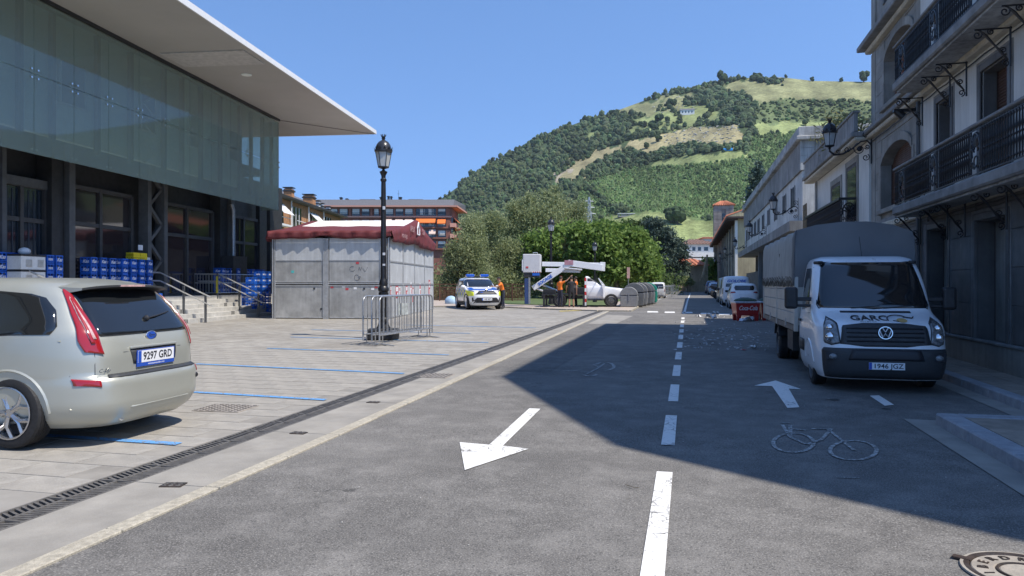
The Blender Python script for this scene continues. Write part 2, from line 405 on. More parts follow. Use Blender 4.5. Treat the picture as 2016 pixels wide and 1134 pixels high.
for xa, ya, xb, yb in ((-9.2, 12.34, -4.75, 11.85), (-6.9, 9.18, -4.72, 8.97), (-9.8, 6.3, -4.84, 6.2), (-9.7, 15.6, -5.0, 15.05), (-11, 18.9, -5, 18.3), (-12, 21.9, -6.4, 21.4), (-10, 25, -5, 24.5)):
    mark('parking_line', [[(xa, ya), (xb, yb), (xb, yb+.11), (xa, ya+.11)]], 'paint_blue', .012)
mark('yellow_line', [[G(*p) for p in [(1100,612.5),(1185,609.3),(1187,610.3),(1103,614)]]], 'paint_yellow', .016)
def stroke(pts, w=.019, dz=.008):
    W_ = [G(*p) for p in pts]; out = []
    for (x0, y0), (x1, y1) in zip(W_, W_[1:]):
        l = math.hypot(x1-x0, y1-y0) or 1; nx, ny = -(y1-y0)/l*w, (x1-x0)/l*w
        out.append([(x0-nx, y0-ny), (x1-nx, y1-ny), (x1+nx, y1+ny), (x0+nx, y0+ny)])
    return out
def arc(cx, cy, rx, ry, a0, a1, n=12): return [(cx+rx*math.cos(R(a0+(a1-a0)*i/n)), cy+ry*math.sin(R(a0+(a1-a0)*i/n))) for i in range(n+1)]
mark('bicycle_marking', stroke(arc(1562,873,40,19,0,360,20))+stroke(arc(1680,888,46,19,0,360,20))+stroke([(1540,837),(1556,862),(1588,876)])+stroke([(1553,845),(1587,848)])+stroke([(1598,845),(1637,845),(1618,866),(1590,876)])+stroke([(1537,834),(1557,834)])+stroke([(1556,838),(1556,862)], .02)+stroke([(1630,846),(1682,888)], .018), 'paint_worn')
mark('bicycle_marking', stroke(arc(1190,722,19,8,-150,90), .03)+stroke([(1108,731),(1138,731)])+stroke([(1145,733),(1168,734)])+stroke([(1155,737),(1180,724),(1168,718)])+stroke(arc(1162,736,14,5,20,150), .03)+stroke([(1180,724),(1190,716)]), 'paint_worn')
mark('chalk_scuff', stroke([(1647,941),(1692,942)], .01)+stroke([(1410,590.5),(1460,594)], .02), 'paint_worn')
# covers
def cover(name, label, x, y, w, rz, mat_='iron', ribs=6, dz=.012):
    t = thing(name, label, 'cover', (x, y, gz(y)+dz), rz)
    b = MB(); b.box((-w[0]/2, -w[1]/2, -.02), (w[0]/2, w[1]/2, .002)); b.build('lid', M[mat_], t)
    b = MB()
    for i in range(ribs):
        for j in range(ribs):
            b.cbox((-w[0]/2+w[0]*(i+.5)/ribs, -w[1]/2+w[1]*(j+.5)/ribs, .004), (w[0]/ribs*.6, w[1]/ribs*.35, .006), rz=R(45*((i+j) % 2)))
    b.build('tread', M['grate'], t); return t
defm('cover_stone', (.3,.27,.24), .8, var=.2, vs=9)
x, y = G(445, 805); cover('access_cover', 'square paving inset manhole cover beside the silver car on the plaza', x, y, (.62, .5), .05, 'cover_stone', 8)
x, y = G(858, 741.5); cover('access_cover', 'square cast cover in the concrete band beyond the long drain', x, y, (.5, .5), 0, 'cover_stone', 7, .02)
x, y = G(341, 958); cover('valve_cover', 'small rusty valve cover in the concrete band nearest the camera', x, y, (.17, .12), .2, 'iron', 3, .016)
x, y = G(588, 855); cover('valve_cover', 'small dark valve cover midway along the concrete band', x, y, (.16, .1), 0, 'iron', 3, .016)
x, y = G(735, 794); cover('valve_cover', 'tiny dark valve cover farthest along the concrete band', x, y, (.16, .1), 0, 'iron', 3, .016)
mx, my = G(1986, 1122)
mh = thing('manhole', 'round iron manhole cover with a raised ring and lettering in the road at lower right', 'manhole', (mx+.07, my-.05, gz(my)+.006), scale=.86)
b = MB(); b.lathe([(0.0, .006), (.14, .006), (.15, .0), (.17, .0), (.18, .006), (.30, .006), (.31, -.004), (.33, -.004), (.335, .01), (.365, .01), (.37, 0)], 40); b.build('lid', mat('cover_sand', (.34,.31,.26), .8, var=.25, vs=10, dirt=(.12,.07,.05), dsc=5, damt=.4, bump=.5), mh, smooth=30)
b = MB(); b.lathe([(.31, .0), (.315, .012), (.345, .012), (.35, 0)], 40); b.lathe([(.15, .0), (.152, .011), (.165, .011), (.17, 0)], 30); 
for a in (150, 330): b.cbox((.36*math.cos(R(a)), .36*math.sin(R(a)), .008), (.11, .06, .012), rz=R(a))
b.build('ring', M['iron'], mh)
b = MB()
for i, ch in enumerate('IBERDROLA'):
    a = R(195-i*24)
    m = Matrix.Translation((.238*math.cos(a), .238*math.sin(a), .008)) @ Matrix.Rotation(a-math.pi/2, 4, 'Z')
    text_on(b, ch, m, .085, 0, .003, .002)
tag(b.build('lettering', M['iron'], mh), kind='stuff')
# right pavement, kerb stones, gutter and the built-out corner
pav = bpy.data.objects.new('pavement', None); COL.objects.link(pav); tag(pav, kind='structure')
def zb(poly, z0, z1, name, m, par=pav, bev=None):
    q = MB(); q.slab(poly, z0, z1); return q.build(name, M[m], par, bevel=bev, seg=1)
for i in range(42):
    ya = 9.25+i*1.0; yb = ya+.988
    zb([(3.98, ya), (4.16, ya), (4.16, yb), (3.98, yb)], -.1, .13, 'kerb_stone', 'granite', bev=.012)
for i in range(9):
    ya = 9.06-(i+1)*.99; yb = ya+.98
    zb([(2.68, ya), (2.9, ya), (2.9, yb), (2.68, yb)], -.1, .13, 'kerb_stone', 'granite', bev=.015)
for i in range(2):
    xa = 2.9+i*.57; zb([(xa, 8.86), (xa+.56, 8.86), (xa+.56, 9.07), (xa, 9.07)], -.1, .13, 'kerb_stone', 'granite', bev=.012)
n = 0
for i in range(50):
    for j in range(2 if i*.6+9.1 > 9 else 4):
        ya = 9.09+i*.6; xa = 4.17+j*.42
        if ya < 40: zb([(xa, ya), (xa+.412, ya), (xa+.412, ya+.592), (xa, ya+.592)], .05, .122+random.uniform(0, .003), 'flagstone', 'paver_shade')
for i in range(12):
    for j in range(5):
        yb = 8.85-i*.62; xa = 2.91+j*.62
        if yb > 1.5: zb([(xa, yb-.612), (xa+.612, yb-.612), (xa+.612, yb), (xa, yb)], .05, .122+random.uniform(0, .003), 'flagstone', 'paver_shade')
zb([(4.15, 9.0), (5.6, 9.0), (5.3, 60), (4.15, 60)], -.1, .115, 'bedding', 'concrete'); zb([(2.88, -4), (8, -4), (8, 9.05), (2.88, 9.05)], -.1, .113, 'bedding', 'concrete')
def gut(poly): q = MB(); q.sheet(poly, .008); q.build('gutter', M['concrete'], pav)
gut([(2.42, 1), (2.68, 1), (2.68, 9.06), (2.42, 9.3)]); gut([(2.42, 9.3), (2.68, 9.06), (3.5, 9.06), (3.5, 9.2)]); gut([(3.72, 9.3), (3.98, 9.3), (3.98, 50), (3.72, 50)])
# far island beyond the plaza: kerb, pink paving, grass, hedge side
isl = [G(*p) for p in [(700,604),(900,604.5),(1000,606),(1052,608.5),(1120,611),(1180,613),(1238,613.5)]]+[(-3.0, 45), (-2.85, 52), (-2.2, 90), (-2.1, 150), (-70, 150), (-70, 46)]
b = MB(); b.slab(isl, -.1, .06); tag(b.build('far_pavement', M['pink_pave']), kind='structure')
b = MB(); pts = isl[:8]
for (x0, y0), (x1, y1) in zip(pts, pts[1:]):
    l = math.hypot(x1-x0, y1-y0); nseg = max(1, int(l/1.2))
    for i in range(nseg):
        a = (x0+(x1-x0)*i/nseg, y0+(y1-y0)*i/nseg); c = (x0+(x1-x0)*(i+.97)/nseg, y0+(y1-y0)*(i+.97)/nseg)
        nx, ny = (y1-y0)/l*.14, -(x1-x0)/l*.14
        b.slab([(a[0]+nx, a[1]+ny), (c[0]+nx, c[1]+ny), c, a], -.05, .075)
tag(b.build('island_kerb', M['granite_edge']), kind='structure')
gp = [G(*p) for p in [(1000,601),(1060,602.5),(1190,605)]]
b = MB(); b.slab([gp[0], gp[1], gp[2], (-5, 62), (-4.5, 140), (-60, 140), (-60, 60), (-15, 56)], .0, .1); tag(b.build('lawn', M['grass']), kind='structure')
b = MB(); b.sheet([(-1.9, 124), (-2.0, 90), (-2.75, 50), (-3.3, 41), (-3.1, 41), (-2.5, 50), (-1.75, 90), (-1.65, 124)], .01); tag(b.build('edge_line', M['paint_worn']), kind='structure')
# terrace at the far end of the street
b = MB(); b.sheet([(-12, 126), (14, 126), (14, 160), (-12, 160)], .02); tag(b.build('stone_forecourt', M['pink_pave']), kind='structure')
# ------------------------------------------------------------------ the hill
def cz(X, Y): return (560-Y)  # helper unused in z
def zz(lst): return [(860+x/2.344, 100+y/2.344) for x, y in lst]
RID = [(-4000, 500), (600, 500), (790, 440), (860, 396), (900, 368), (960, 322), (1020, 292), (1080, 262), (1140, 240), (1200, 222), (1260, 200), (1300, 186), (1350, 178), (1400, 166), (1440, 155), (1485, 151), (1540, 151), (1600, 158), (1715, 160), (1900, 168), (2400, 205), (3500, 60), (9000, -200)]
def ridge_py(px): return np.interp(px, [a for a, _ in RID], [c for _, c in RID])
RR = 1150.0; R0 = 380.0
def hill_h(a, r):           # a: azimuth right of the view axis, r: horizontal distance -> height
    a = np.asarray(a, float); r = np.asarray(r, float)
    px = np.where(np.abs(a) < 1.4, 1008+F*np.tan(np.clip(a, -1.4, 1.4)), 5000*np.sign(a))
    H = (560-ridge_py(px))/F*RR*np.cos(np.clip(a, -1.2, 1.2))
    H = np.where(a > .9, RR*.23, H)
    q = np.clip((r-R0)/(RR-R0), 0, 1)
    prof = .12*q+.88*q**1.25
    bmp = (np.sin(a*23+r*.009)+np.sin(a*41-r*.013+1)+.7*np.sin(a*9+r*.021))*.012*(q*(1-q)*4)
    h = H*(prof+bmp)
    h = h*np.where(r > RR, np.clip(1-(r-RR)/2600, .2, 1), 1)
    return h+.7
def hxyz(a, r):
    X = r*np.sin(a); Y = r*np.cos(a)
    return X*math.cos(TH)-Y*math.sin(TH), X*math.sin(TH)+Y*math.cos(TH), hill_h(a, r)
RS = np.concatenate([np.linspace(R0, RR-4, 240)])
def HP(px, py):             # first terrain hit for survey pixels (arrays)
    px = np.atleast_1d(np.asarray(px, float)); py = np.atleast_1d(np.asarray(py, float))
    a = np.arctan((px-1008)/F); A, Rg = np.meshgrid(a, RS, indexing='ij')
    h = hill_h(A, Rg); yy = HOR-F*(h-CH)/(Rg*np.cos(A))
    idx = np.argmax(yy <= py[:, None], axis=1); none = ~(yy <= py[:, None]).any(axis=1); idx[none] = len(RS)-1
    return a, RS[idx]
def inpoly(px, py, poly):
    c = np.zeros(px.shape, bool); n = len(poly)
    for i in range(n):
        x0, y0 = poly[i]; x1, y1 = poly[(i+1) % n]
        if y0 == y1: continue
        t = ((y0 > py) != (y1 > py)) & (px < (x1-x0)*(py-y0)/(y1-y0)+x0); c ^= t
    return c
FT = [zz([(590,510),(700,480),(850,430),(1040,380),(1200,350),(1400,343),(1420,390),(1415,425),(1320,455),(1230,440),(1190,425),(1110,440),(1030,470),(960,480),(880,455),(800,490),(720,530),(660,590),(640,612),(530,612),(600,530)])]
FG = [zz([(980,525),(1100,495),(1300,470),(1420,462),(1430,495),(1250,520),(1000,540)]),
      zz([(880,330),(1000,290),(1130,262),(1230,250),(1300,285),(1320,330),(1200,345),(1050,368),(900,392),(860,372)]),
      zz([(1450,342),(1600,330),(1840,325),(1830,352),(1650,372),(1480,388)]),
      zz([(760,790),(850,752),(1000,755),(1290,800),(1290,895),(1050,895),(900,845)]), zz([(655,405),(720,380),(800,372),(760,392),(690,420)])]
FR = [zz([(1290,175),(1360,150),(1450,122),(1560,112),(1700,122),(1990,138),(2300,150),(2300,260),(1990,240),(1800,228),(1600,222),(1480,250),(1420,195)]),
      zz([(950,237),(1150,200),(1210,200),(1150,258),(1000,300),(830,285),(800,262)])]
PLANT = zz([(640,680),(700,610),(900,545),(1200,522),(1430,495),(1450,400),(1650,372),(1800,360),(1990,500),(1400,790),(1000,758),(720,775)])
BRUSH = zz([(1480,250),(1600,222),(1800,228),(1990,240),(2300,250),(2300,330),(1840,325),(1450,342)])
PATH = zz([(525,618),(590,535),(612,535),(548,618)])
GB = zz([(740,790),(850,745),(1000,745),(1300,790),(1300,900),(700,900)])
def region(px, py):
    r = np.zeros(px.shape, int)           # 0 forest 1 tan 2 green field 3 rocky grass 4 plantation 5 brush 6 path 7 base meadow
    r[inpoly(px, py, PLANT)] = 4; r[inpoly(px, py, BRUSH)] = 5; r[inpoly(px, py, GB)] = 7
    for p in FT: r[inpoly(px, py, p)] = 1
    for p in FR: r[inpoly(px, py, p)] = 3
    for p in FG: r[inpoly(px, py, p)] = 2
    r[inpoly(px, py, PATH)] = 6
    r[px > 1960] = 0
    return r
CR = np.array([(.055,.082,.035), (.27,.24,.13), (.2,.235,.095), (.21,.215,.105), (.1,.145,.055), (.1,.13,.055), (.3,.26,.2), (.14,.17,.065)])
na, nr = 520, 300
az = np.concatenate([np.linspace(-1.1, -.15, 40), np.linspace(-.14, .52, na-100), np.linspace(.53, 1.6, 60)])
rr = np.concatenate([np.array([150., 250., 370.]), np.linspace(R0, RR, nr-9), np.array([1180, 1260, 1400, 1700, 2400, 5000.])])
A, RG = np.meshgrid(az, rr, indexing='ij'); X, Y, Z = hxyz(A, RG); Z[RG <= 370] = .7; Z[:, -1] = 20
me = bpy.data.meshes.new('hill')
NA, NR = A.shape; vs = np.stack([X.ravel(), Y.ravel(), Z.ravel()], 1)
ii, jj = np.meshgrid(np.arange(NA-1), np.arange(NR-1), indexing='ij'); q = (ii*NR+jj).ravel()
fs = np.stack([q, q+NR, q+NR+1, q+1], 1)
me.from_pydata(vs.tolist(), [], fs.tolist()); me.update(); me.shade_smooth()
pxg = 1008+F*np.tan(np.clip(A, -1.4, 1.4)); pyg = HOR-F*(Z-CH)/(RG*np.cos(np.clip(A, -1.5, 1.5)))
wob = 5*np.sin(A*160+RG*.05)+4*np.sin(A*333-RG*.08)+3*np.sin(A*71+RG*.021)+rng.normal(0, 1.6, A.shape)
reg = region(pxg.ravel()+wob.ravel(), pyg.ravel()+wob.ravel()*.5)
col = CR[reg]*(1+.25*np.sin(A.ravel()*210+RG.ravel()*.033)[:, None]*.5+rng.normal(0, .08, (reg.size, 1)))
ca = me.color_attributes.new('tint', 'FLOAT_COLOR', 'POINT'); ca.data.foreach_set('color', np.concatenate([np.clip(col, 0, 1), np.ones((reg.size, 1))], 1).ravel())
def attr_mat(name, rough=.9, nscale=.05, amt=.3, fine=.6, rocks=False, trans=0):
    m = bpy.data.materials.new(name); m.use_nodes = True; N = m.node_tree.nodes; L = m.node_tree.links; p = N['Principled BSDF']
    at = N.new('ShaderNodeAttribute'); at.attribute_name = 'tint'; g = N.new('ShaderNodeNewGeometry')
    def noise(s, d=6):
        n = N.new('ShaderNodeTexNoise'); n.inputs['Scale'].default_value = s; n.inputs['Detail'].default_value = d; n.inputs['Roughness'].default_value = .7; L.new(g.outputs['Position'], n.inputs['Vector'])
        r = N.new('ShaderNodeMapRange'); r.inputs[1].default_value = .35; r.inputs[2].default_value = .65; L.new(n.outputs['Fac'], r.inputs[0]); return n.outputs['Fac'], r
    _, r1 = noise(nscale); r1.inputs[3].default_value = 1-amt; r1.inputs[4].default_value = 1+amt
    _, r2 = noise(fine); r2.inputs[3].default_value = .7; r2.inputs[4].default_value = 1.3
    mm = N.new('ShaderNodeMath'); mm.operation = 'MULTIPLY'; L.new(r1.outputs[0], mm.inputs[0]); L.new(r2.outputs[0], mm.inputs[1])
    v = N.new('ShaderNodeVectorMath'); v.operation = 'SCALE'; L.new(at.outputs['Color'], v.inputs[0]); L.new(mm.outputs[0], v.inputs['Scale'])
    L.new(v.outputs[0], p.inputs['Base Color']); p.inputs['Roughness'].default_value = rough; p.inputs['Specular IOR Level'].default_value = .2
    if trans:
        tr = N.new('ShaderNodeBsdfTranslucent'); L.new(v.outputs[0], tr.inputs[0]); ms = N.new('ShaderNodeMixShader'); ms.inputs[0].default_value = trans
        o = N['Material Output']; L.new(p.outputs[0], ms.inputs[1]); L.new(tr.outputs[0], ms.inputs[2]); L.new(ms.outputs[0], o.inputs[0])
    M[name] = m; return m
attr_mat('hill_ground', .95, .02, .3, .25); attr_mat('foliage_far', .85, .08, .25, .8)
me.materials.append(M['hill_ground']); o = bpy.data.objects.new('hill', me); COL.objects.link(o); tag(o, kind='structure')
# trees on the hill: low crowns scattered by vegetation region
def ico(sub=1):
    bm = bmesh.new(); bmesh.ops.create_icosphere(bm, subdivisions=sub, radius=1); v = np.array([q.co[:] for q in bm.verts]); f = np.array([[w.index for w in t.verts] for t in bm.faces]); bm.free(); return v, f
IV, IF = ico(1)
def blob_cloud(name, a, r, size, hfac, cols, kind='round', mats='foliage_far'):
    n = len(a); x, y, z = hxyz(a, r); V = []; Fc = []; C = []
    if kind == 'round':
        v0, f0 = IV, IF
        vv = np.repeat(v0[None], n, 0)
        d = 1+rng.normal(0, .17, (n, len(v0), 1)); vv = vv*d
        vv[:, :, 2] = vv[:, :, 2]*hfac[:, None]+hfac[:, None]*.8
        vv = vv*size[:, None, None]
        shade = np.clip(.85+.25*v0[:, 2], .6, 1.1)
    else:
        k = 6; v0 = [(0, 0, 1)]; f0 = []
        for t, (rad, zz_) in enumerate(((.34, .55), (.2, .6), (.5, .05))):
            v0 += [(rad*math.cos(2*math.pi*i/k+t), rad*math.sin(2*math.pi*i/k+t), zz_) for i in range(k)]
        for i in range(k):
            j = (i+1) % k; f0 += [(0, 1+i, 1+j), (1+i, 1+k+i, 1+j), (1+k+i, 1+k+j, 1+j), (1+k+i, 1+2*k+i, 1+k+j), (1+2*k+i, 1+2*k+j, 1+k+j)]
        v0 = np.array(v0, float); f0 = np.array(f0)
        vv = np.repeat(v0[None], n, 0)*(1+rng.normal(0, .08, (n, len(v0), 1)))*size[:, None, None]
        vv[:, :, 2] *= hfac[:, None]
        shade = np.ones(len(v0))
    vv[:, :, 0] += x[:, None]; vv[:, :, 1] += y[:, None]; vv[:, :, 2] += z[:, None]-.3
    V = vv.reshape(-1, 3); Fc = (f0[None]+(np.arange(n)*len(v0))[:, None, None]).reshape(-1, 3)
    C = (cols[:, None, :]*np.ones((1, len(v0), 1))*(1+rng.normal(0, .1, (n, len(v0), 1)))).reshape(-1, 3)
    me = bpy.data.meshes.new(name); me.from_pydata(V.tolist(), [], Fc.tolist()); me.update()
    ca = me.color_attributes.new('tint', 'FLOAT_COLOR', 'POINT'); ca.data.foreach_set('color', np.concatenate([np.clip(C, 0, 1), np.ones((len(C), 1))], 1).ravel())
    me.materials.append(M[mats]); o = bpy.data.objects.new(name, me); COL.objects.link(o); return o
px = rng.uniform(640, 2000, 78000); py = rng.uniform(140, 505, 78000)
ok = py > ridge_py(px)+1; px, py = px[ok], py[ok]; rg = region(px, py)
dk = np.array((.062, .088, .042))
def put(name, sel, smin, smax, hf, base, jit=.2, kind='round'):
    a, r = HP(px[sel], py[sel]); n = len(a); s = (smin+(smax-smin)*rng.random(n)**2.2*1.25)*np.clip(r/1050, .38, 1)*.66
    h = rng.uniform(hf*.8, hf*1.2, n); c = base[None]*(1+rng.normal(0, jit*.8, (n, 1)))*(1+.22*np.sin(a*57+r*.013)*np.sin(a*23-r*.007))[:, None]*(1+rng.normal(0, .06, (n, 3)))
    # keep only non crowded points
    return tag(blob_cloud(name, a, r, s, h, c, kind), kind='stuff')
u = rng.random(len(px))
put('hillside_forest', (rg == 0) & (u < .34), 3.2, 6.2, 1.15, dk)
put('young_conifer_plantation', (rg == 4) & (u < .62), 4.0, 7.5, 1.0, np.array((.08, .13, .045)), .22, 'cone')
put('brushwood', (rg == 5) & (u < .3), 2.0, 4.8, .8, np.array((.07, .10, .04)), .2)
put('plantation_broadleaf', (rg == 4) & (u > .86), 2.2, 4.0, .9, np.array((.08, .12, .045)), .2)
# hedges and groves crossing the fields
gpx, gpy = [], []
for line, w, n in (([(560,560),(620,520),(690,480),(760,400),(860,360),(900,330)], 16, 110), ([(580,480),(700,470),(860,420),(960,395),(1060,375)], 6, 70), ([(560,640),(640,600),(760,520),(830,490),(900,540),(1000,500),(1080,470),(1200,440)], 9, 170), ([(1150,240),(1250,215),(1330,215),(1400,250),(1450,290),(1400,320),(1320,330)], 14, 200), ([(1260,300),(1200,340),(1300,345),(1450,330),(1460,380),(1430,410)], 6, 90), ([(1010,270),(1080,260),(1130,330),(1020,345),(930,350),(870,350)], 8, 60), ([(950,225),(1040,208),(1060,190),(1140,185),(1210,170),(1290,155),(1330,145)], 7, 70), ([(1450,135),(1500,140),(1600,150)], 9, 70), ([(1230,455),(1300,450),(1400,440)], 5, 26), ([(560,610),(700,640),(800,740),(900,740)], 16, 150)):
    pts = zz(line); L0 = np.array(pts); t = rng.uniform(0, len(pts)-1, n); i = np.minimum(t.astype(int), len(pts)-2); f = (t-i)[:, None]
    P = L0[i]*(1-f)+L0[i+1]*f+rng.normal(0, w/2.344*.7, (n, 2)); gpx += P[:, 0].tolist(); gpy += P[:, 1].tolist()
gx = np.array(gpx); gy = np.array(gpy); k = gy > ridge_py(gx)+1.5; px, py = gx[k], gy[k]
put('hillside_groves', np.ones(len(px), bool), 3.5, 6.5, 1.05, np.array((.045, .068, .032)))
# trees one can tell apart on the hill and its skyline
defm('trunk', (.09,.07,.05), .9, var=.2)
DETACH = [(1003,375,7,'round tree alone where the tan field narrows'),(1022,418,5.2,'small round tree alone low in the tan field'),(968,450,4.2,'tiny dark tree at the foot of the tan field'),(1085,260,7,'dark tree beside the hill farmhouse meadow, left of the house'),(1467,118,4.5,'small tree on the skyline just left of the summit'),(1420,131,3,'tiny bush on the skyline left of the summit tree'),(1370,139,3.2,'tiny skyline bush by the large skyline tree'),(1322,148,10,'largest dark round tree on the skyline'),(1610,114,3.5,'tiny skyline tree right of the summit'),(1733,135,4,'small skyline bush on the right shoulder'),(1865,134,3.5,'small skyline shrub before the building edge'),(1970,140,8.5,'dark skyline tree clump beside the tall building'),(1703,343,5,'round bush alone in the green band above the white building'),(610,327,4.5,'small tree poking from the left skyline ridge'),(685,306,5.5,'dark tree on the left skyline ridge'),(1110,800,8,'paired round tree in the base meadow, right one'),(1078,792,6.5,'paired round tree in the base meadow, left one'),(1262,293,6,'tree below the farmhouse at the edge of the terraces'),(1030,335,7.5,'broad dark tree between the tan field and farmhouse meadow')]
def small_tree(a, r, s, lab, grp):
    x, y, z = [float(q[0]) for q in hxyz(np.array([a]), np.array([r]))]
    t = thing('hill_tree', lab, 'tree', (x, y, z-.3), random.uniform(0, 6), grp)
    b = MB(); b.cyl((0, 0, 0), (0, 0, s*.9), s*.1, s*.06, 6); b.build('trunk', M['trunk'], t)
    V = []; Fc = []
    for q in range(9):
        c = np.array([random.uniform(-.5, .5), random.uniform(-.5, .5), random.uniform(.6, 1.5)])*s; k = random.uniform(.38, .6)*s
        V.append(IV*(1+rng.normal(0, .13, (len(IV), 1)))*k+c); Fc.append(IF+q*len(IV))
    V = np.concatenate(V); me = bpy.data.meshes.new('crown'); me.from_pydata(V.tolist(), [], np.concatenate(Fc).tolist()); me.update()
    C = np.ones((len(V), 1))*np.array((.03, .052, .02))*(1+rng.normal(0, .14, (len(V), 1)))
    ca = me.color_attributes.new('tint', 'FLOAT_COLOR', 'POINT'); ca.data.foreach_set('color', np.concatenate([C, np.ones((len(C), 1))], 1).ravel())
    me.materials.append(M['foliage_far']); o = bpy.data.objects.new('crown', me); COL.objects.link(o); o.parent = t
for x, y, s, lab in DETACH:
    (px_, py_), = zz([(x, y)]); py_ += 2; py_ = max(py_, float(ridge_py(px_))+1)
    a, r = HP([px_], [py_]); small_tree(float(a[0]), float(r[0]), s, lab, 'single trees on the hillside')
# rocks in the tan field
defm('rock', (.42,.41,.38), .9, var=.2, vs=.5)
qx = rng.uniform(1040, 1420, 420); qy = rng.uniform(340, 430, 420); z_ = np.array(zz(list(zip(qx, qy)))); k = region(z_[:, 0], z_[:, 1]) == 1; z_ = z_[k][:170]
q2 = np.array(zz(list(zip(rng.uniform(1000, 1210, 90), rng.uniform(205, 290, 90))))); q3 = np.array(zz(list(zip(rng.uniform(1480, 1600, 40), rng.uniform(116, 150, 40))))); z_ = np.concatenate([z_, q2, q3])
a, r = HP(z_[:, 0], z_[:, 1]); n = len(a)
o = blob_cloud('field_rocks', a, r, rng.uniform(.7, 1.9, n), rng.uniform(.3, .5, n), np.ones((n, 1))*np.array((.4, .39, .36)), 'round'); tag(o, kind='stuff')
# farmhouse, blue tarp, low shed, pylons
defm('white_wall', (.62,.62,.6), .8, var=.06, vs=2); defm('roof_tile', (.42,.14,.07), .8, var=.25, vs=3, bump=.5, dirt=(.25,.13,.08), dsc=.8, damt=.4, objvar=.1)
defm('slate', (.12,.12,.13), .7, var=.2)
def at_hill(x, y):
    (px_, py_), = zz([(x, y)]); a, r = HP([px_], [py_]); X_, Y_, Z_ = hxyz(a, r); return float(X_[0]), float(Y_[0]), float(Z_[0]), float(r[0])
x, y, z, r = at_hill(1155, 293)
t = thing('farmhouse', 'tiny white farmhouse high on the hillside above the tan field', 'house', (x, y, z), R(5))
b = MB(); b.box((-9, -5, -2), (9, 5, 4.5)); b.build('wall', M['white_wall'], t)
b = MB(); b.prism([(-5.6, 4.5), (5.6, 4.5), (0, 7.4)], lambda p, q: (-9.6, p, q), lambda p, q: (9.6, p, q)); b.build('roof', M['slate'], t)
for i in range(4): b = MB(); b.box((-7+i*4, -5.15, 1), (-5.5+i*4, -4.98, 3)); b.build('window', M['glass_dark'], t)
x, y, z, r = at_hill(1343, 461)
b = MB(); b.box((-4.5, -2, -.5), (4.5, 2, 2.2)); o = b.build('blue_cover', mat('tarp_blue', (.04,.35,.75), .5, var=.1), bevel=.5); o.location = (x, y, z); tag(o, 'bright blue tarpaulin cover in the green field on the hill', 'tarpaulin')
x, y, z, r = at_hill(873, 764)
t = thing('hillside_shed', 'long low white roofed shed at the foot of the hill above the park trees', 'shed', (x, y, z), R(14)); b = MB(); b.box((-6, -2, -1), (6, 2, 1.5)); b.build('wall', M['concrete'], t); b = MB(); b.box((-6.5, -2.5, 1.5), (6.5, 2.5, 1.9)); b.build('roof', M['white_wall'], t)
defm('pylon', (.5,.52,.54), .5, metal=.3, var=.05)
def pylon(px_, pyb, pyt, Yd, lab):
    x, y, zb_ = AT(px_, pyb, Yd); _, _, zt = AT(px_, pyt, Yd); h = zt-zb_
    t = thing('pylon', lab, 'pylon', (x, y, zb_), .5); b = MB(); w = h*.09
    for i, j in ((-1,-1),(1,-1),(1,1),(-1,1)): b.tube([(i*w, j*w, -3), (i*w*.12, j*w*.12, h)], h*.006, 4)
    for k in range(8):
        z0 = h*k/8; z1 = h*(k+1)/8; w0 = w*(1-.88*k/8); w1 = w*(1-.88*(k+1)/8)
        for s in ((-1,-1,1,-1),(1,-1,1,1),(1,1,-1,1),(-1,1,-1,-1)):
            b.tube([(s[0]*w0, s[1]*w0, z0), (s[2]*w1, s[3]*w1, z1)], h*.004, 4); b.tube([(s[2]*w0, s[3]*w0, z0), (s[0]*w1, s[1]*w1, z1)], h*.004, 4)
    b.build('lattice', M['pylon'], t)
    for f_, l in ((.6, .17), (.75, .14), (.9, .11)):
        b = MB(); b.tube([(-h*l, 0, h*f_), (h*l, 0, h*f_)], h*.007, 4); b.tube([(-h*l, 0, h*f_), (0, 0, h*(f_+.04)), (h*l, 0, h*f_)], h*.004, 4); b.build('crossarm', M['pylon'], t)
pylon(1160, 470, 388, 290, 'lattice electricity pylon rising behind the park trees'); pylon(1470, 440, 383, 340, 'lattice electricity pylon behind the church roof')
# ------------------------------------------------------------------ market hall (left)
HR = R(6.64)                       # the hall is turned a little left of the street
hall = thing('market_hall', 'large grey market hall with hanging glass facade and wide flat overhanging roof', 'building', (0, 0, 0), HR)
PHH = TH-HR
def HL(px, py, xl):                # point on hall plane local x = xl
    u = (px-1008)/F; Y = xl/(u*math.cos(PHH)-math.sin(PHH))
    return Y*(u*math.sin(PHH)+math.cos(PHH)), CH+(HOR-py)/F*Y
defm('soffit', (.37,.36,.335), .8, var=.05, vs=.3)
defm('fascia', (.62,.62,.61), .5, var=.04)
defm('steel_dark', (.035,.036,.038), .5, metal=.2, var=.2, vs=4)
defm('steel_mid', (.10,.105,.11), .5, metal=.2, var=.15, vs=4)
defm('frame_dark', (.055,.055,.056), .5, var=.15)
defm('inner_wall', (.72,.77,.73), .8, var=.05)
def glass_panel_mat():
    m = bpy.data.materials.new('screen_glass'); m.use_nodes = True; N = m.node_tree.nodes; L = m.node_tree.links
    p = N['Principled BSDF']; p.inputs['Base Color'].default_value = (.34, .41, .37, 1); p.inputs['Roughness'].default_value = .03; p.inputs['Specular IOR Level'].default_value = .9
    p.inputs['IOR'].default_value = 1.6
    t = N.new('ShaderNodeBsdfTransparent'); t.inputs[0].default_value = (.74, .83, .78, 1); x = N.new('ShaderNodeMixShader'); x.inputs[0].default_value = .55
    L.new(p.outputs[0], x.inputs[1]); L.new(t.outputs[0], x.inputs[2]); L.new(x.outputs[0], N['Material Output'].inputs[0]); M['screen_glass'] = m
glass_panel_mat()
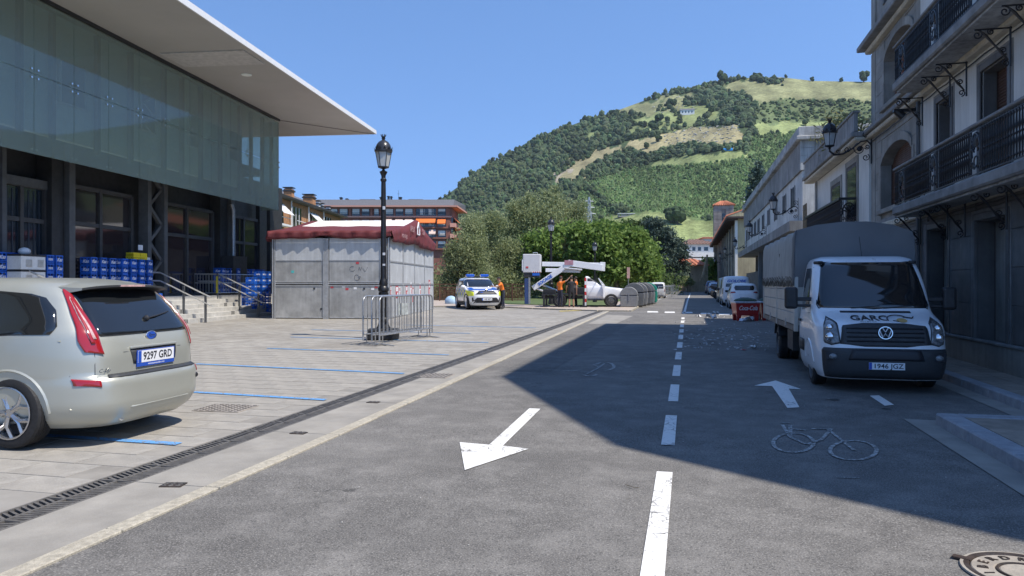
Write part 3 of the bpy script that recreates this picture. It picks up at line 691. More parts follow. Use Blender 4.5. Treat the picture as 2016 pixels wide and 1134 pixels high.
def pane_mat(name, base, rough=.05):
    m = bpy.data.materials.new(name); m.use_nodes = True; p = m.node_tree.nodes['Principled BSDF']
    p.inputs['Base Color'].default_value = (*base, 1); p.inputs['Roughness'].default_value = rough; p.inputs['Specular IOR Level'].default_value = .8; M[name] = m
pane_mat('pane_dark', (.03, .025, .027), .06); pane_mat('pane_blue', (.012, .02, .03), .05)
GXL = -15.7; WXL = -18.07; yc, zt = HL(548, 240, GXL); _, zbm = HL(548, 415, GXL); _, zm = HL(514, 312, GXL)
yc = HL(548, 300, GXL)[0]; ZT = 9.69; ZB = 5.25; ZM = (ZT+ZB)/2+.02
RTX = -12.0; ry = yc+4.08
# roof: soffit slab with thin fascia and a shallow raised band
b = MB(); b.prism([(RTX, -6), (RTX, ry), (-40, ry), (-40, -6)], lambda x, y: (x, y, ZT+.06), lambda x, y: (x-.25*(x > -39), y, ZT+.42)); b.build('roof_slab', M['soffit'], hall)
b = MB(); b.prism([(RTX+.02, -6), (RTX+.02, ry+.02), (RTX-.03, ry+.02), (RTX-.03, -6)], lambda x, y: (x, y, ZT+.05), lambda x, y: (x-.02, y, ZT+.26))
b.box((RTX-.02, ry-.03, ZT+.05), (-40, ry+.03, ZT+.24)); b.build('fascia', M['fascia'], hall)
b = MB(); b.box((GXL+.35, yc-10.4, ZT+.02), (RTX-.25, yc-8.8, ZT+.058)); b.build('soffit_panel', mat('soffit_light', (.44,.43,.41), .8), hall)
b = MB(); b.lathe([(.2, 0), (.2, -.02), (.17, -.03), (.0, -.03)], 20, (-13.6, yc-7.5, ZT+.055)); b.build('downlight', M['inner_wall'], hall)
b = MB(); b.box((GXL-.05, -6, ZT-.04), (GXL+.05, yc+.1, ZT+.058)); b.build('soffit_trim', M['steel_dark'], hall)
b = MB(); b.tube([(GXL, yc+.2, ZT+.03), (RTX-.1, ry-.1, ZT+.03)], .012, 4); b.build('cable', M['steel_dark'], hall)
# hung glass panes, two rows
pw = 1.58; panes = []
gp = MB(); gp.box((-.012, -pw/2+.009, -.9), (.012, pw/2-.009, .9)); 
for row, (a, c) in enumerate(((ZB, ZM-.008), (ZM+.008, ZT-.1))):
    m = MB(); m.box((-.012, -pw/2+.009, a), (.012, pw/2-.009, c)); me_ = m.mesh('glass_pane', M['screen_glass'])
    for i in range(17): inst('glass_pane', me_, hall, (GXL, yc-pw*(i+.5), 0))
b = MB(); b.box((GXL-.012, yc+.002, ZB), (GXL+.012, yc+.02, ZT-.1)); b.build('edge_strip', M['steel_mid'], hall)
# end glass returns back to the inner wall
m = MB(); m.box((GXL-.9, yc-.0, ZB), (GXL-.02, yc+.016, ZT-.1)); m.build('end_glass', M['screen_glass'], hall)
sp = MB()
for sy in (-1, 1):
    for sz in (-1, 1): sp.cyl((.0, sy*.12, sz*.12), (.05, sy*.12, sz*.12), .036, .03, 8); sp.tube([(-.12, 0, 0), (-.03, sy*.1, sz*.1)], .014, 4)
sm = sp.mesh('spider_clamp', M['chrome'])
for i in range(15): inst('spider_clamp', sm, hall, (GXL, yc-pw*i-(0 if i else .1), ZM))
st = MB()
for sy in (-1, 1): st.cyl((.0, sy*.09, .12), (.03, sy*.09, .12), .024, .02, 8)
stm = st.mesh('glass_bolt', M['chrome'])
for i in range(1, 15): inst('glass_bolt', stm, hall, (GXL, yc-pw*i, ZB))
# inner wall behind the screen with square windows, posts
IX = GXL-.5
b = MB(); b.box((IX-.2, -4, ZB+.75), (IX, yc-2.8, ZT)); b.build('inner_wall', M['inner_wall'], hall)
for px, w in ((142, 1.05), (385, .95), (460, .95), (290, .8)):
    y, _ = HL(px, 300, IX+.02); z0 = ZM-.35
    b = MB(); b.box((IX-.05, y-w/2, z0), (IX+.05, y+w/2, z0+1.25)); b.build('inner_window', M['steel_dark'], hall)
    b = MB(); 
    for a in (-1, 1): b.box((IX, y+a*(w/2+.05)-.05, z0-.05), (IX+.09, y+a*(w/2+.05)+.05, z0+1.3))
    b.box((IX, y-w/2, z0-.06), (IX+.055, y+w/2, z0)); b.build('window_frame', M['fascia'], hall)
for px in (48, 112, 200, 265, 330, 365, 402, 440, 478, 500, 522, 540):
    y, _ = HL(px, 300, IX+.3); b = MB(); b.box((IX+.08, y-.07, ZB+.5), (IX+.22, y+.07, ZT-.1)); b.build('post', M['steel_mid'], hall)
b = MB()
y, _ = HL(288, 280, IX+.3)
for k in range(4): b.tube([(IX+.4, y-.3, ZB+.6+k*.7), (IX+.4, y+.3, ZB+.95+k*.7)], .035, 4); b.tube([(IX+.4, y+.3, ZB+.95+k*.7), (IX+.4, y-.3, ZB+1.3+k*.7)], .035, 4)
b.build('lattice_brace', M['fascia'], hall)
# recessed ground floor
WT = 6.9; TZ = 1.12
b = MB(); b.box((WXL-16, -6, 0), (WXL-.35, 41.2, WT+.3)); b.box((WXL-16, -6, WT), (GXL-.9, yc-.1, WT+.35)); b.box((WXL-16, -6, WT+.36), (IX-.3, yc-2.4, ZT)); b.build('wall', M['steel_dark'], hall)
def y_at(px): return HL(px, 450, WXL)[0]
ye = y_at(511)
cols = [(-40, -12, 'solid'), (88, 126, 'solid'), (268, 309, 'truss'), (424, 446, 'solid'), (507, 512, 'thin')]
for a, c, k in cols:
    y0, y1 = y_at(a), y_at(c)
    if k == 'solid':
        b = MB(); b.box((WXL-.3, y0, TZ-.3), (WXL+.25, y0+(y1-y0)*.62, WT)); b.build('column', M['steel_dark'], hall)
        b = MB(); b.box((WXL-.25, y1-(y1-y0)*.32, TZ-.3), (WXL+.42, y1, WT)); b.build('column', M['steel_mid'], hall)
    elif k == 'truss':
        for q0, q1 in ((0, .17), (.8, .97)):
            b = MB(); b.box((WXL+.1, y0+(y1-y0)*q0, TZ-.3), (WXL+.5, y0+(y1-y0)*q1, WT)); b.build('column', M['steel_mid'], hall)
        b = MB(); n = 8
        for i in range(n):
            za = TZ+(WT-TZ)*i/n; zc = TZ+(WT-TZ)*(i+1)/n; p, q = (y0+.25, y1-.3) if i % 2 else (y1-.3, y0+.25)
            b.cbox((WXL+.35, (p+q)/2, (za+zc)/2), (.12, math.hypot(q-p, zc-za)+.05, .13), rx=math.atan2(zc-za, q-p))
        b.build('column_brace', M['steel_mid'], hall)
    else:
        b = MB(); b.box((WXL-.1, y0, TZ-.3), (WXL+.12, y1, WT)); b.build('column', M['steel_dark'], hall)
y, _ = HL(530, 450, GXL-1.5)
b = MB(); b.box((GXL-1.6, y-.08, .1), (GXL-1.42, y+.08, ZB+.4)); b.build('column', M['steel_dark'], hall)
def doors(pa, pb, n, zs, mname='pane_dark'):
    y0, y1 = y_at(pa), y_at(pb)
    for i in range(n):
        a = y0+(y1-y0)*i/n; c = y0+(y1-y0)*(i+1)/n
        for z0, z1 in zip(zs, zs[1:]):
            m = MB(); m.box((WXL-.06, a+.1, z0+.06), (WXL-.03, c-.1, z1-.06)); m.build('glass_pane', M[mname], hall)
    f = MB()
    for i in range(n+1):
        y = y0+(y1-y0)*i/n; f.box((WXL-.12, y-.07, TZ), (WXL+.06, y+.07, zs[-1]))
    f.build('door_frame', M['frame_dark'], hall)
    for z in zs:
        f = MB(); f.box((WXL-.1, y0, z-.07), (WXL+.04, y1, z+.07)); f.build('transom', M['frame_dark'], hall)
doors(126, 258, 2, [TZ+.02, 3.72, 5.0]); doors(309, 418, 2, [TZ+.02, 3.72, 5.0]); doors(447, 508, 2, [TZ+.02, 3.72, 5.0]); doors(-12, 88, 2, [2.35, 3.65, 4.75], 'pane_blue')
b = MB(); b.box((WXL-.3, y_at(-12), TZ), (WXL-.2, y_at(88), 2.3)); b.build('counter_panel', M['pane_dark'], hall)
b = MB(); b.box((WXL-.02, y_at(-12), 2.1), (WXL+.1, y_at(86), 2.34)); b.build('beam', M['steel_mid'], hall)
b = MB(); b.box((WXL-.02, y_at(-12), 4.7), (WXL+.1, y_at(88), 4.98)); b.build('beam', M['steel_mid'], hall)
for i in range(24): b = MB(); 
# slats (roller curtain) behind the left panes
for i in range(22):
    y = y_at(-10)+i*.11; b = MB(); b.box((WXL-.03, y, 2.5), (WXL-.015, y+.05, 4.6))
    if i % 2 == 0: b.build('curtain_strip', mat('curtain', (.02,.03,.045), .4), hall)
b = MB(); yy = y_at(438); b.tube([(WXL+.5, yy-.1, ZB+.2), (WXL+.55, yy, ZB-.05), (WXL+.55, yy+.02, 2.9)], .09, 10); b.build('exhaust_pipe', M['galv'], hall, smooth=40)
b = MB(); b.box((WXL+.3, y_at(424), 1.3), (WXL+.9, y_at(452), 2.95)); b.build('service_box', M['steel_dark'], hall)
t = MB(); t.box((0, 0, 0), (.01, .28, .2)); o = t.build('paper_notice', M['plate_white'], hall); y, z = HL(271, 487, WXL+.52); o.location = (WXL+.505, y+.05, z-.1)
# ---- terrace and granite stairs
TX0 = -17.0; stairs = thing('stairs', 'pale stone steps rising to the market hall terrace behind the silver car', 'stairs', (0, 0, 0), HR)
def terr(xf0, xf1, y0, y1, z1, name, m, par, kind=None, z0=-.2):
    b = MB(); b.box((xf0, y0, z0), (xf1, y1, z1)); o = b.build(name, M[m], par); 
    if kind: o['kind'] = kind
    return o
defm('step_stone', (.46,.45,.42), .8, var=.12, vs=3, dirt=(.3,.29,.27), dsc=.8, damt=.5, bump=.3, objvar=.06)
ys0, ys1 = 8.0, HL(505, 590, -16.2)[0]
ter = bpy.data.objects.new('terrace', None); COL.objects.link(ter); ter.rotation_euler = (0, 0, HR); tag(ter, kind='structure')
terr(-30, TX0, 0, 40.5, TZ-.001, 'terrace_deck', 'step_stone', ter)
sy1 = 33.2
NS = 6
for i in range(NS):
    zt_ = TZ-(i+1)*((TZ-.12)/(NS+0)); x1 = TX0+(i+1)*.33
    off = max(0, (NS-1-i))*.0
    yy = 18.0; e = sy1-(.55*(NS-1-i))*.9+.9
    while yy < e:
        ln = min(1.5, e-yy); m = MB(); m.box((x1-.33-.02, yy+.004, zt_-.2), (x1, yy+ln-.004, zt_)); m.build('step', M['step_stone'], stairs, bevel=.008, seg=1); yy += ln
for i, (px, py) in enumerate(((338,592),(345,606),(352,613),(386,624),(398,627),(420,633),(424,633),(407,612))):
    pass
# dark grip strips on step noses
g_ = MB()
for k, (i, yy) in enumerate(((1,25.2),(2,26.6),(3,24.2),(4,25.8),(5,27.2),(1,30.6),(3,30.0),(5,29.2),(4,23.6))):
    zt_ = TZ-(i+1)*((TZ-.12)/NS); x1 = TX0+(i+1)*.33
    for q in range(3): m = MB(); m.box((x1-.1, yy+q*.09, zt_-.14), (x1+.004, yy+q*.09+.05, zt_+.003)); m.build('grip_strip', M['steel_dark'], stairs)
b = MB(); b.box((TX0-.3, sy1-.3, -.1), (TX0+1.2, 40, .62)); b.build('plinth', M['step_stone'], stairs)
# handrails
def rail(label, px_y, top=True, posts=2):
    y = px_y; t = thing('handrail', label, 'handrail', (0, 0, 0), HR, 'stainless handrails on the stairs')
    x0 = TX0-.9; x1 = TX0+.05; x2 = TX0+2.15; z0 = TZ+.95; drop = TZ-.15
    for dz in (0, -.32):
        b = MB(); b.tube([(x0, y, z0+dz), (x1, y, z0+dz), (x2, y, z0+dz-drop)], .024, 8); b.build('rail', M['steel'], t, smooth=40)
        b = MB(); b.tube([(x0, y+.12, z0+dz-.02), (x1, y+.12, z0+dz-.02), (x2, y+.12, z0+dz-drop-.02)], .018, 8); b.build('rail', M['steel'], t, smooth=40)
    for x, zb_, ztp in ((x0+.45, TZ, z0), (x1+.95, .55, z0-.5), (x2-.25, .1, z0-drop+.12)):
        b = MB(); b.box((x-.035, y+.03, zb_-.2), (x+.035, y+.1, ztp-.02)); b.build('post', M['steel_mid'], t)
rail('stainless stair handrail just behind the roof of the silver car, leftmost', HL(45, 500, TX0)[0])
rail('stainless stair handrail rising right of the middle crate stack', HL(312, 512, TX0)[0])
y3 = HL(428, 530, TX0)[0]
rail('stainless stair handrail in front of the crates beside the steel stall', y3)
t = thing('balustrade', 'stainless balustrade with thin uprights at the end of the stair terrace', 'balustrade', (0, 0, 0), HR)
for z in (TZ+.95, TZ+.55, TZ+.1):
    b = MB(); b.tube([(TX0-1.1, y3, z), (TX0+.0, y3+.0, z), (TX0+.1, y3+4.2, z)], .02, 6); b.build('rail', M['steel'], t)
up = MB(); up.cyl((0, 0, 0), (0, 0, .85), .009, None, 5); um = up.mesh('baluster', M['steel'])
for i in range(30): inst('baluster', um, t, (TX0+.1*i*.14/4.2, y3+.1+i*.14, TZ+.1))
for i in range(8): inst('baluster', um, t, (TX0-1.1+i*.14, y3, TZ+.1))
for x, y in ((TX0-1.1, y3), (TX0, y3), (TX0+.1, y3+4.2)): b = MB(); b.box((x-.03, y-.03, .6), (x+.03, y+.03, TZ+.98)); b.build('post', M['steel_mid'], t)
b = MB(); b.box((TX0-.03, y3-.08, TZ+.1), (TX0+.04, y3-.035, TZ+.85)); b.build('yellow_tape', mat('tape_yellow', (.6,.5,.05), .5), t)
# ---- drinks crates
defm('crate_blue', (.015,.12,.55), .45, var=.12, vs=5, objvar=.2)
defm('crate_yellow', (.7,.58,.02), .45, var=.08)
CW, CD, CHH = .40, .30, .285
def crate_body(w=CW, d=CD, h=CHH):
    b = MB(); t_ = .016
    b.box((-w/2, -d/2, 0), (w/2, d/2, .02))
    for s in (-1, 1):
        # corner posts and rails leave hand holes open
        for a, c in ((0, .05), (.075, .19), (.25, h)):
            b.box((-w/2, s*(d/2)-s*t_, a), (w/2, s*d/2, c)); b.box((s*w/2-s*t_, -d/2+t_, a), (s*w/2, d/2-t_, c))
        for k in (-.5, -.17, .17, .5):
            b.box((k*w*.96-.015, s*(d/2)-s*t_, .05), (k*w*.96+.015, s*(d/2+.006), h-.03))
        for k in (-.5, 0, .5):
            b.box((s*(w/2)-s*t_, k*d*.93-.014, .05), (s*(w/2+.006), k*d*.93+.014, h-.03))
    b.box((-w/2-.008, -d/2-.008, h-.03), (w/2+.008, -d/2+.01, h)); b.box((-w/2-.008, d/2-.01, h-.03), (w/2+.008, d/2+.008, h))
    b.box((-w/2-.008, -d/2+.01, h-.03), (-w/2+.01, d/2-.01, h)); b.box((w/2-.01, -d/2+.01, h-.03), (w/2+.008, d/2-.01, h))
    b.box((-w/2+.03, -d/2+.03, h-.1), (w/2-.03, d/2-.03, h-.09))
    return b
cb = crate_body().mesh('body', M['crate_blue']); cy = crate_body(.4, .3, .13).mesh('body', M['crate_yellow'])
def logo(txt, shear, size):
    b = MB(); text_on(b, txt, face_mtx((CW/2+.0075, 0, .14), (0, 1, 0), (0, 0, 1)), size, shear, .001, .004)
    text_on(b, txt, face_mtx((0, -CD/2-.0075, .14), (1, 0, 0), (0, 0, 1)), size, shear, .001, .004)
    return b.mesh('lettering', M['plate_white'])
lg = [logo('PEPSI', 0, .085), logo('Kas', .35, .15), logo('KAS', 0, .07)]
def crate(yl, xl, z, kind, label, group, first=[True], rz=0):
    x = xl*math.cos(HR)-yl*math.sin(HR); y = xl*math.sin(HR)+yl*math.cos(HR)
    t = thing('drinks_crate' if kind < 3 else 'yellow_crate', label, 'crate', (x, y, z), HR+rz+random.uniform(-.02, .02), group)
    inst('body', cb if kind < 3 else cy, t)
    if kind < 3: inst('lettering', lg[kind], t)
    return t
ORD = ['leftmost', 'second', 'third', 'fourth', 'fifth', 'sixth', 'seventh', 'eighth']; ROW = ['bottom', 'second', 'third', 'fourth', 'top', 'sixth']
XM = -17.45
def yl_at(px, xl): return HL(px, 500, xl)[0]
pat = [[1,1,1,1,0,0,1],[1,1,1,1,0,1,1],[0,1,1,1,1,0,1],[1,0,1,1,0,1,1],[1,1,1,1,1,0,1]]
ya, yb_ = yl_at(171, XM), yl_at(294, XM)
for c_ in range(7):
    for r_ in range(5):
        k = pat[r_][c_]
        yy = ya+(yb_-ya)*(c_+.5)/7
        crate(yy, XM-(.12 if c_ < 3 else 0), TZ+r_*CHH, k, 'blue crate of the middle terrace stack, %s column, %s row' % (ORD[c_], ('bottom', 'second lowest', 'middle', 'second highest', 'top')[r_]), 'blue crates in the middle stack', rz=R(90) if False else 0)
crate(yl_at(262, XM), XM, TZ+5*CHH, 3, 'low yellow crate lying on top of the middle blue crate stack', 'yellow crates on the stack', rz=R(90))
crate(yl_at(276, XM), XM, TZ+5*CHH, 3, 'second low yellow crate beside the first on the middle stack', 'yellow crates on the stack', rz=R(90))
b = MB(); b.box((-.12, -.1, 0), (.12, .1, .1)); o = b.build('paper_box', M['plate_white'], bevel=.005); yy = yl_at(287, XM); o.location = (XM*math.cos(HR)-yy*math.sin(HR), XM*math.sin(HR)+yy*math.cos(HR), TZ+5*CHH); o.rotation_euler = (0, 0, HR); tag(o, 'small white box beside the yellow crates on the middle stack', 'box')
crate(yl_at(305, XM+.6), XM+.6, TZ-.45+.3, 2, 'single blue crate standing on end on the steps right of the middle stack', 'loose blue crates')
# left group with white boxes
for c_, px in enumerate((-8, 8, 24)):
    for r_ in range(5): crate(yl_at(px, XM), XM, TZ+r_*CHH, 1 if c_ == 0 or r_ == 4 else 0, 'blue crate at the left frame edge, %s column, %s row' % (ORD[c_], ('bottom', 'second lowest', 'middle', 'second highest', 'top')[r_]), 'blue crates at the left edge')
for c_, px in enumerate((88, 106)):
    for r_ in range(5): crate(yl_at(px, XM-.2), XM-.2, TZ+r_*CHH, c_ % 2, 'blue crate right of the white cartons, %s column, %s row' % (('left', 'right')[c_], ('bottom', 'second lowest', 'middle', 'second highest', 'top')[r_]), 'blue crates right of the white boxes')
yy = yl_at(48, XM+.35)
for k in range(3):
    X_ = XM+.35; t = thing('white_box', ('top', 'middle', 'lowest')[2-k]+' big white carton with black strap behind the car roof', 'box', (X_*math.cos(HR)-yy*math.sin(HR), X_*math.sin(HR)+yy*math.cos(HR), TZ+k*.46), HR, 'white cartons by the left crates')
    b = MB(); b.box((-.3, -.48, 0), (.3, .48, .40)); b.build('carton', M['white_paint'], t, bevel=.01)
    b = MB(); b.box((-.31, -.49, .40), (.31, .49, .455)); b.build('strap', M['steel_dark'], t)
    b = MB()
    for q in (-.18, .28): 
        b.box((.301, q-.12, .08), (.306, q+.12, .3))
    b.build('handle_print', M['steel'], t)
t = MB(); t.sphere((0, 0, .1), (.14, .2, .12), 8, 6); o = t.build('plastic_bag', M['plate_white'], smooth=60); o.location = (X_*math.cos(HR)-yy*math.sin(HR), X_*math.sin(HR)+yy*math.cos(HR), TZ+3*.457); tag(o, 'crumpled white bag on top of the white cartons', 'bag')
# right group: upper on the terrace, lower on the steps end
XR = -17.35
for c_, px in enumerate((432, 449, 462, 476, 491, 503, 512)):
    for r_ in range(4):
        crate(yl_at(px, XR-.1*(c_ % 2)), XR-.1*(c_ % 2), TZ+.0+r_*CHH+.1, 1, 'blue crate behind the balustrade, %s column, %s row' % (ORD[c_], ('bottom', 'second', 'third', 'top')[r_]), 'blue crates behind the balustrade')
XS = -16.1
for c_, (px, xx, n) in enumerate(((487, XS-.25, 5), (495, XS, 6), (511, XS+.1, 7), (523, XS+.2, 7))):
    for r_ in range(n):
        crate(yl_at(px, xx), xx, .22+r_*CHH, 0 if c_ > 1 else 2, 'blue crate beside the steel stall, %s column, row %s from the ground' % (ORD[c_], ('one', 'two', 'three', 'four', 'five', 'six', 'seven')[r_]), 'blue crates beside the stall')
# ------------------------------------------------------------------ right-hand street front
FX = 4.98; AY0, AY1 = 10.8, 22.15; AH = 12.3
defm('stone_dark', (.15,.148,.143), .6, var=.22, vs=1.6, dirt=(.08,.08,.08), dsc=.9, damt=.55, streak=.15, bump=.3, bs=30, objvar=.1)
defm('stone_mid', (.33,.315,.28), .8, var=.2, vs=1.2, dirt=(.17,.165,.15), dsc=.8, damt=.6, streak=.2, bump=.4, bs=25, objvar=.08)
defm('plaster', (.70,.69,.64), .85, var=.06, vs=1, streak=.12, bump=.15)
defm('plaster_stain', (.68,.68,.65), .85, var=.08, vs=.8, dirt=(.22,.22,.21), dsc=.7, damt=.45, streak=.25)
defm('conc_old', (.33,.325,.31), .9, var=.15, vs=.6, dirt=(.12,.12,.12), dsc=.5, damt=.6, streak=.35, bump=.4, bs=12)
defm('conc_white', (.5,.5,.48), .9, var=.15, vs=.6, dirt=(.14,.14,.14), dsc=.7, damt=.7, streak=.4, bump=.5, bs=9)
defm('cream_mould', (.6,.54,.42), .8, var=.12, vs=2, streak=.2)
defm('slab_stone', (.22,.22,.215), .8, var=.25, vs=3, dirt=(.3,.3,.29), dsc=2, damt=.4, bump=.5, bs=20)
A = thing('tall_house', 'tall stone and plaster house with long iron balconies at the right edge', 'building', (0, 0, 0))
def bx(name, x0, x1, y0, y1, z0, z1, m, par=A, bev=None):
    b = MB(); b.box((x0, y0, z0), (x1, y1, z1)); return b.build(name, M[m], par, bevel=bev, seg=1)
gzA = gz(16)+.12
# core with window recesses left open: build wall in strips between openings
OP = []   # (y0,y1,z0,z1) openings on the street wall
def op(pa, pb, z0, z1): 
    y0, y1 = sorted((PL(pa, 400, FX)[0], PL(pb, 400, FX)[0])); OP.append((y0, y1, z0, z1)); return y0, y1, z0, z1
gd1 = op(1868, 1827, .62, 2.75); gd2 = op(1983, 1921, .62, 2.72)
f1a = op(1797, 1736, 3.55, 5.1); f1b = op(1873, 1845, 3.3, 5.3); f1c = op(1986, 1932, 3.3, 5.3)
f2a = op(1800, 1742, 6.2, 7.75); f2b = op(1873, 1845, 6.0, 7.9); f2c = op(1986, 1932, 6.0, 7.9)
f3 = [op(1800, 1742, 8.9, 10.6), op(1873, 1845, 8.9, 10.7), op(1986, 1932, 8.9, 10.7)]
def wall_with_openings(x0, x1, ya, yb, za, zb_, ops, fn):
    zs = sorted({za, zb_, *[z for o in ops for z in (o[2], o[3]) if za < z < zb_]})
    for z0, z1 in zip(zs, zs[1:]):
        segs = [(ya, yb)]
        for o in ops:
            if o[2] < z1-1e-4 and o[3] > z0+1e-4:
                ns = []
                for a, c in segs:
                    if o[1] <= a or o[0] >= c: ns.append((a, c)); continue
                    if o[0] > a: ns.append((a, o[0]))
                    if o[1] < c: ns.append((o[1], c))
                segs = ns
        for a, c in segs: fn(x0, x1, a, c, z0, z1)
bay_y0 = PL(1812, 400, FX)[0]     # stone end bay from here to AY1
def wall_piece(m):
    def fn(x0, x1, a, c, z0, z1): bx('wall', x0, x1, a, c, z0, z1, m)
    return fn
def stone_blocks(ya, yb, za, zb_, bw, bh, m, name='stone_slab', x0=FX-.012, x1=FX+.05):
    z = za; r_ = 0
    while z < zb_-.02:
        z1 = min(z+bh, zb_); y = ya-(bw/2 if r_ % 2 else 0)
        while y < yb:
            y0 = max(y, ya); y1 = min(y+bw, yb)
            if y1-y0 > .05:
                for q0, q1 in cutout(y0, y1, z, z1): 
                    b = MB(); b.box((x0, q0+.004, z+.004), (x1, q1-.004, z1-.004)); b.build(name, M[m], A, bevel=.003, seg=1)
            y += bw
        z = z1; r_ += 1
def cutout(y0, y1, z0, z1):
    segs = [(y0, y1)]
    for o in OP:
        if o[2] < z1-.05 and o[3] > z0+.05:
            ns = []
            for a, c in segs:
                if o[1] <= a or o[0] >= c: ns.append((a, c)); continue
                if o[0] > a+.05: ns.append((a, o[0]))
                if o[1] < c-.05: ns.append((o[1], c))
            segs = ns
    return segs
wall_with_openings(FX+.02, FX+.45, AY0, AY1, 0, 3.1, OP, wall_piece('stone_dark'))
wall_with_openings(FX, FX+.45, AY0, bay_y0, 3.1, AH, OP, wall_piece('plaster'))
wall_with_openings(FX+.01, FX+.45, bay_y0, AY1, 3.1, AH, OP, wall_piece('stone_mid'))
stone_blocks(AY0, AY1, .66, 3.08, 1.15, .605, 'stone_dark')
stone_blocks(bay_y0, AY1, 3.3, 8.0, .75, .42, 'stone_mid', x0=FX-.01)
b = MB(); b.prism([(FX+.3, 10.0), (FX+.3, AY1), (20, AY1), (20, 3), (9.8, 3.0), (7.0, 5.1)], lambda x, y: (x, y, 0), lambda x, y: (x, y, AH)); b.build('core', M['stone_mid'], A)
b = MB(); b.prism([(FX-.42, 9.45), (FX-.42, AY1+3), (21, AY1+3), (21, 2.4), (9.6, 2.6), (6.9, 4.7)], lambda x, y: (x, y, AH), lambda x, y: (x, y, AH+.3)); b.build('eaves', M['slab_stone'], A)  # unseen roof edge, outline and far overhang shaped to cast the street shadow
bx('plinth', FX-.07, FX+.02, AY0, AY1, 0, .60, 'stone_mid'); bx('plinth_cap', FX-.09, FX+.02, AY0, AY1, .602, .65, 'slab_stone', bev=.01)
bx('string_course', FX-.10, FX+.02, AY0, AY1+.1, 3.04, 3.20, 'cream_mould', bev=.03); bx('string_course', FX-.06, FX+.02, AY0, AY1, 3.205, 3.29, 'slab_stone')
bx('cornice', FX-.16, FX+.02, AY0, AY1+.16, 5.62, 5.74, 'cream_mould', bev=.03); bx('cornice', FX-.24, FX+.02, AY0, AY1+.24, 5.745, 5.86, 'slab_stone', bev=.02)
bx('cornice', FX-.16, FX+.02, bay_y0-.2, AY1+.16, 8.0, 8.12, 'cream_mould', bev=.03); bx('cornice', FX-.34, FX+.02, bay_y0-.3, AY1+.34, 8.125, 8.26, 'slab_stone', bev=.02)
# end wall pilaster face toward the street seen beyond
for z0, z1 in ((3.3, 5.6), (5.9, 7.95), (8.3, 13)): bx('pilaster', FX-.03, FX+.01, AY1-.42, AY1+.01, z0, z1, 'stone_mid', bev=.01)
def slats(x, y0, y1, z0, z1, par, m='rollup', arch=None):
    pitch = .052; n = int((z1-z0)/pitch); s = MB(); s.prism([(0, 0), (.012, .006), (.012, pitch-.012), (0, pitch-.004)], lambda p, q: (-p, -.5, q), lambda p, q: (-p, .5, q)); sm = s.mesh('slat', M[m])
    bb = MB(); bb.box((x+.001, y0, z0), (x+.04, y1, z1)); bb.build('shutter_back', M[m], par)
    for i in range(n):
        inst('slat', sm, par, (x, (y0+y1)/2, z0+i*pitch), sc=(1, y1-y0, 1))
def opening(y0, y1, z0, z1, frame='stone_dark', arch=False, depth=.26, split=None, wood=False):
    fw = .12
    if not arch:
        for a, c, d, e in ((y0-fw, y0, z0, z1+fw), (y1, y1+fw, z0, z1+fw), (y0, y1, z1, z1+fw)): bx('window_surround', FX-.03, FX+.03, a, c, d, e, frame, bev=.008)
        # outer thin border
        for a, c, d, e in ((y0-fw-.06, y0-fw-.01, z0, z1+fw+.06), (y1+fw+.01, y1+fw+.06, z0, z1+fw+.06), (y0-fw-.01, y1+fw+.01, z1+fw+.01, z1+fw+.06)): bx('window_surround', FX-.015, FX+.02, a, c, d, e, 'slab_stone')
        for a, c in ((y0-.001, y0+.02), (y1-.02, y1+.001)): bx('jamb', FX+.03, FX+depth, a, c, z0, z1, 'stone_dark')
        bx('lintel', FX+.03, FX+depth, y0+.02, y1-.02, z1-.02, z1+.001, 'stone_dark')
    else:                          # low arch over a wide opening
        n = 12; rise = .38; pts = [(y0, z1+.01)]+[(y0+(y1-y0)*i/n, z1-rise+rise*math.sin(math.pi*i/n)**.6) for i in range(n+1)]+[(y1, z1+.01)]
        b = MB(); b.prism(pts, lambda p, q: (FX+.012, p, q), lambda p, q: (FX+.28, p, q)); b.build('arch', M['stone_mid'], A)
        for i in range(n):
            a0 = math.pi*i/n; a1 = math.pi*(i+1)/n
            p0 = (y0+(y1-y0)*i/n, z1-rise+rise*math.sin(a0)**.6); p1 = (y0+(y1-y0)*(i+1)/n, z1-rise+rise*math.sin(a1)**.6)
            b = MB(); b.prism([(p0[0]+.003, p0[1]), (p1[0]-.003, p1[1]), (p1[0]-.003, p1[1]+.2), (p0[0]+.003, p0[1]+.2)], lambda p, q: (FX-.035, p, q), lambda p, q: (FX+.01, p, q)); b.build('arch_stone', M['stone_mid'], A)
        for a, c in ((y0-.16, y0), (y1, y1+.16)):
            z = z0
            while z < z1-rise-.1: bx('surround_stone', FX-.03, FX+.0, a, c, z+.004, z+.3, 'stone_mid'); z += .304
        bx('sill', FX-.1, FX+.1, y0-.2, y1+.2, z0-.12, z0, 'stone_mid', bev=.01)
    sp_ = split or [y0, y1]
    if wood:
        bx('glass_pane', FX+depth+.05, FX+depth+.07, y0, y1, z0, z1, 'pane_dark')
        for yy in (y0+.03, (y0+y1)/2, y1-.03, y0+(y1-y0)*.25, y0+(y1-y0)*.75): bx('mullion', FX+depth-.02, FX+depth+.045, yy-.035, yy+.035, z0, z1, 'wood_red')
        for zz_ in (z0+.04, (z0+z1)/2+.1, z1-.45): bx('transom', FX+depth-.015, FX+depth+.04, y0, y1, zz_-.035, zz_+.035, 'wood_red')
    else:
        for a, c in zip(sp_, sp_[1:]): slats(FX+depth, a+.03, c-.03, z0, z1, A)
        for yy in sp_: bx('shutter_guide', FX+depth-.03, FX+depth+.02, yy-.03, yy+.03, z0, z1, 'wood_dark')
defm('wood_red', (.23,.085,.04), .5, var=.15)
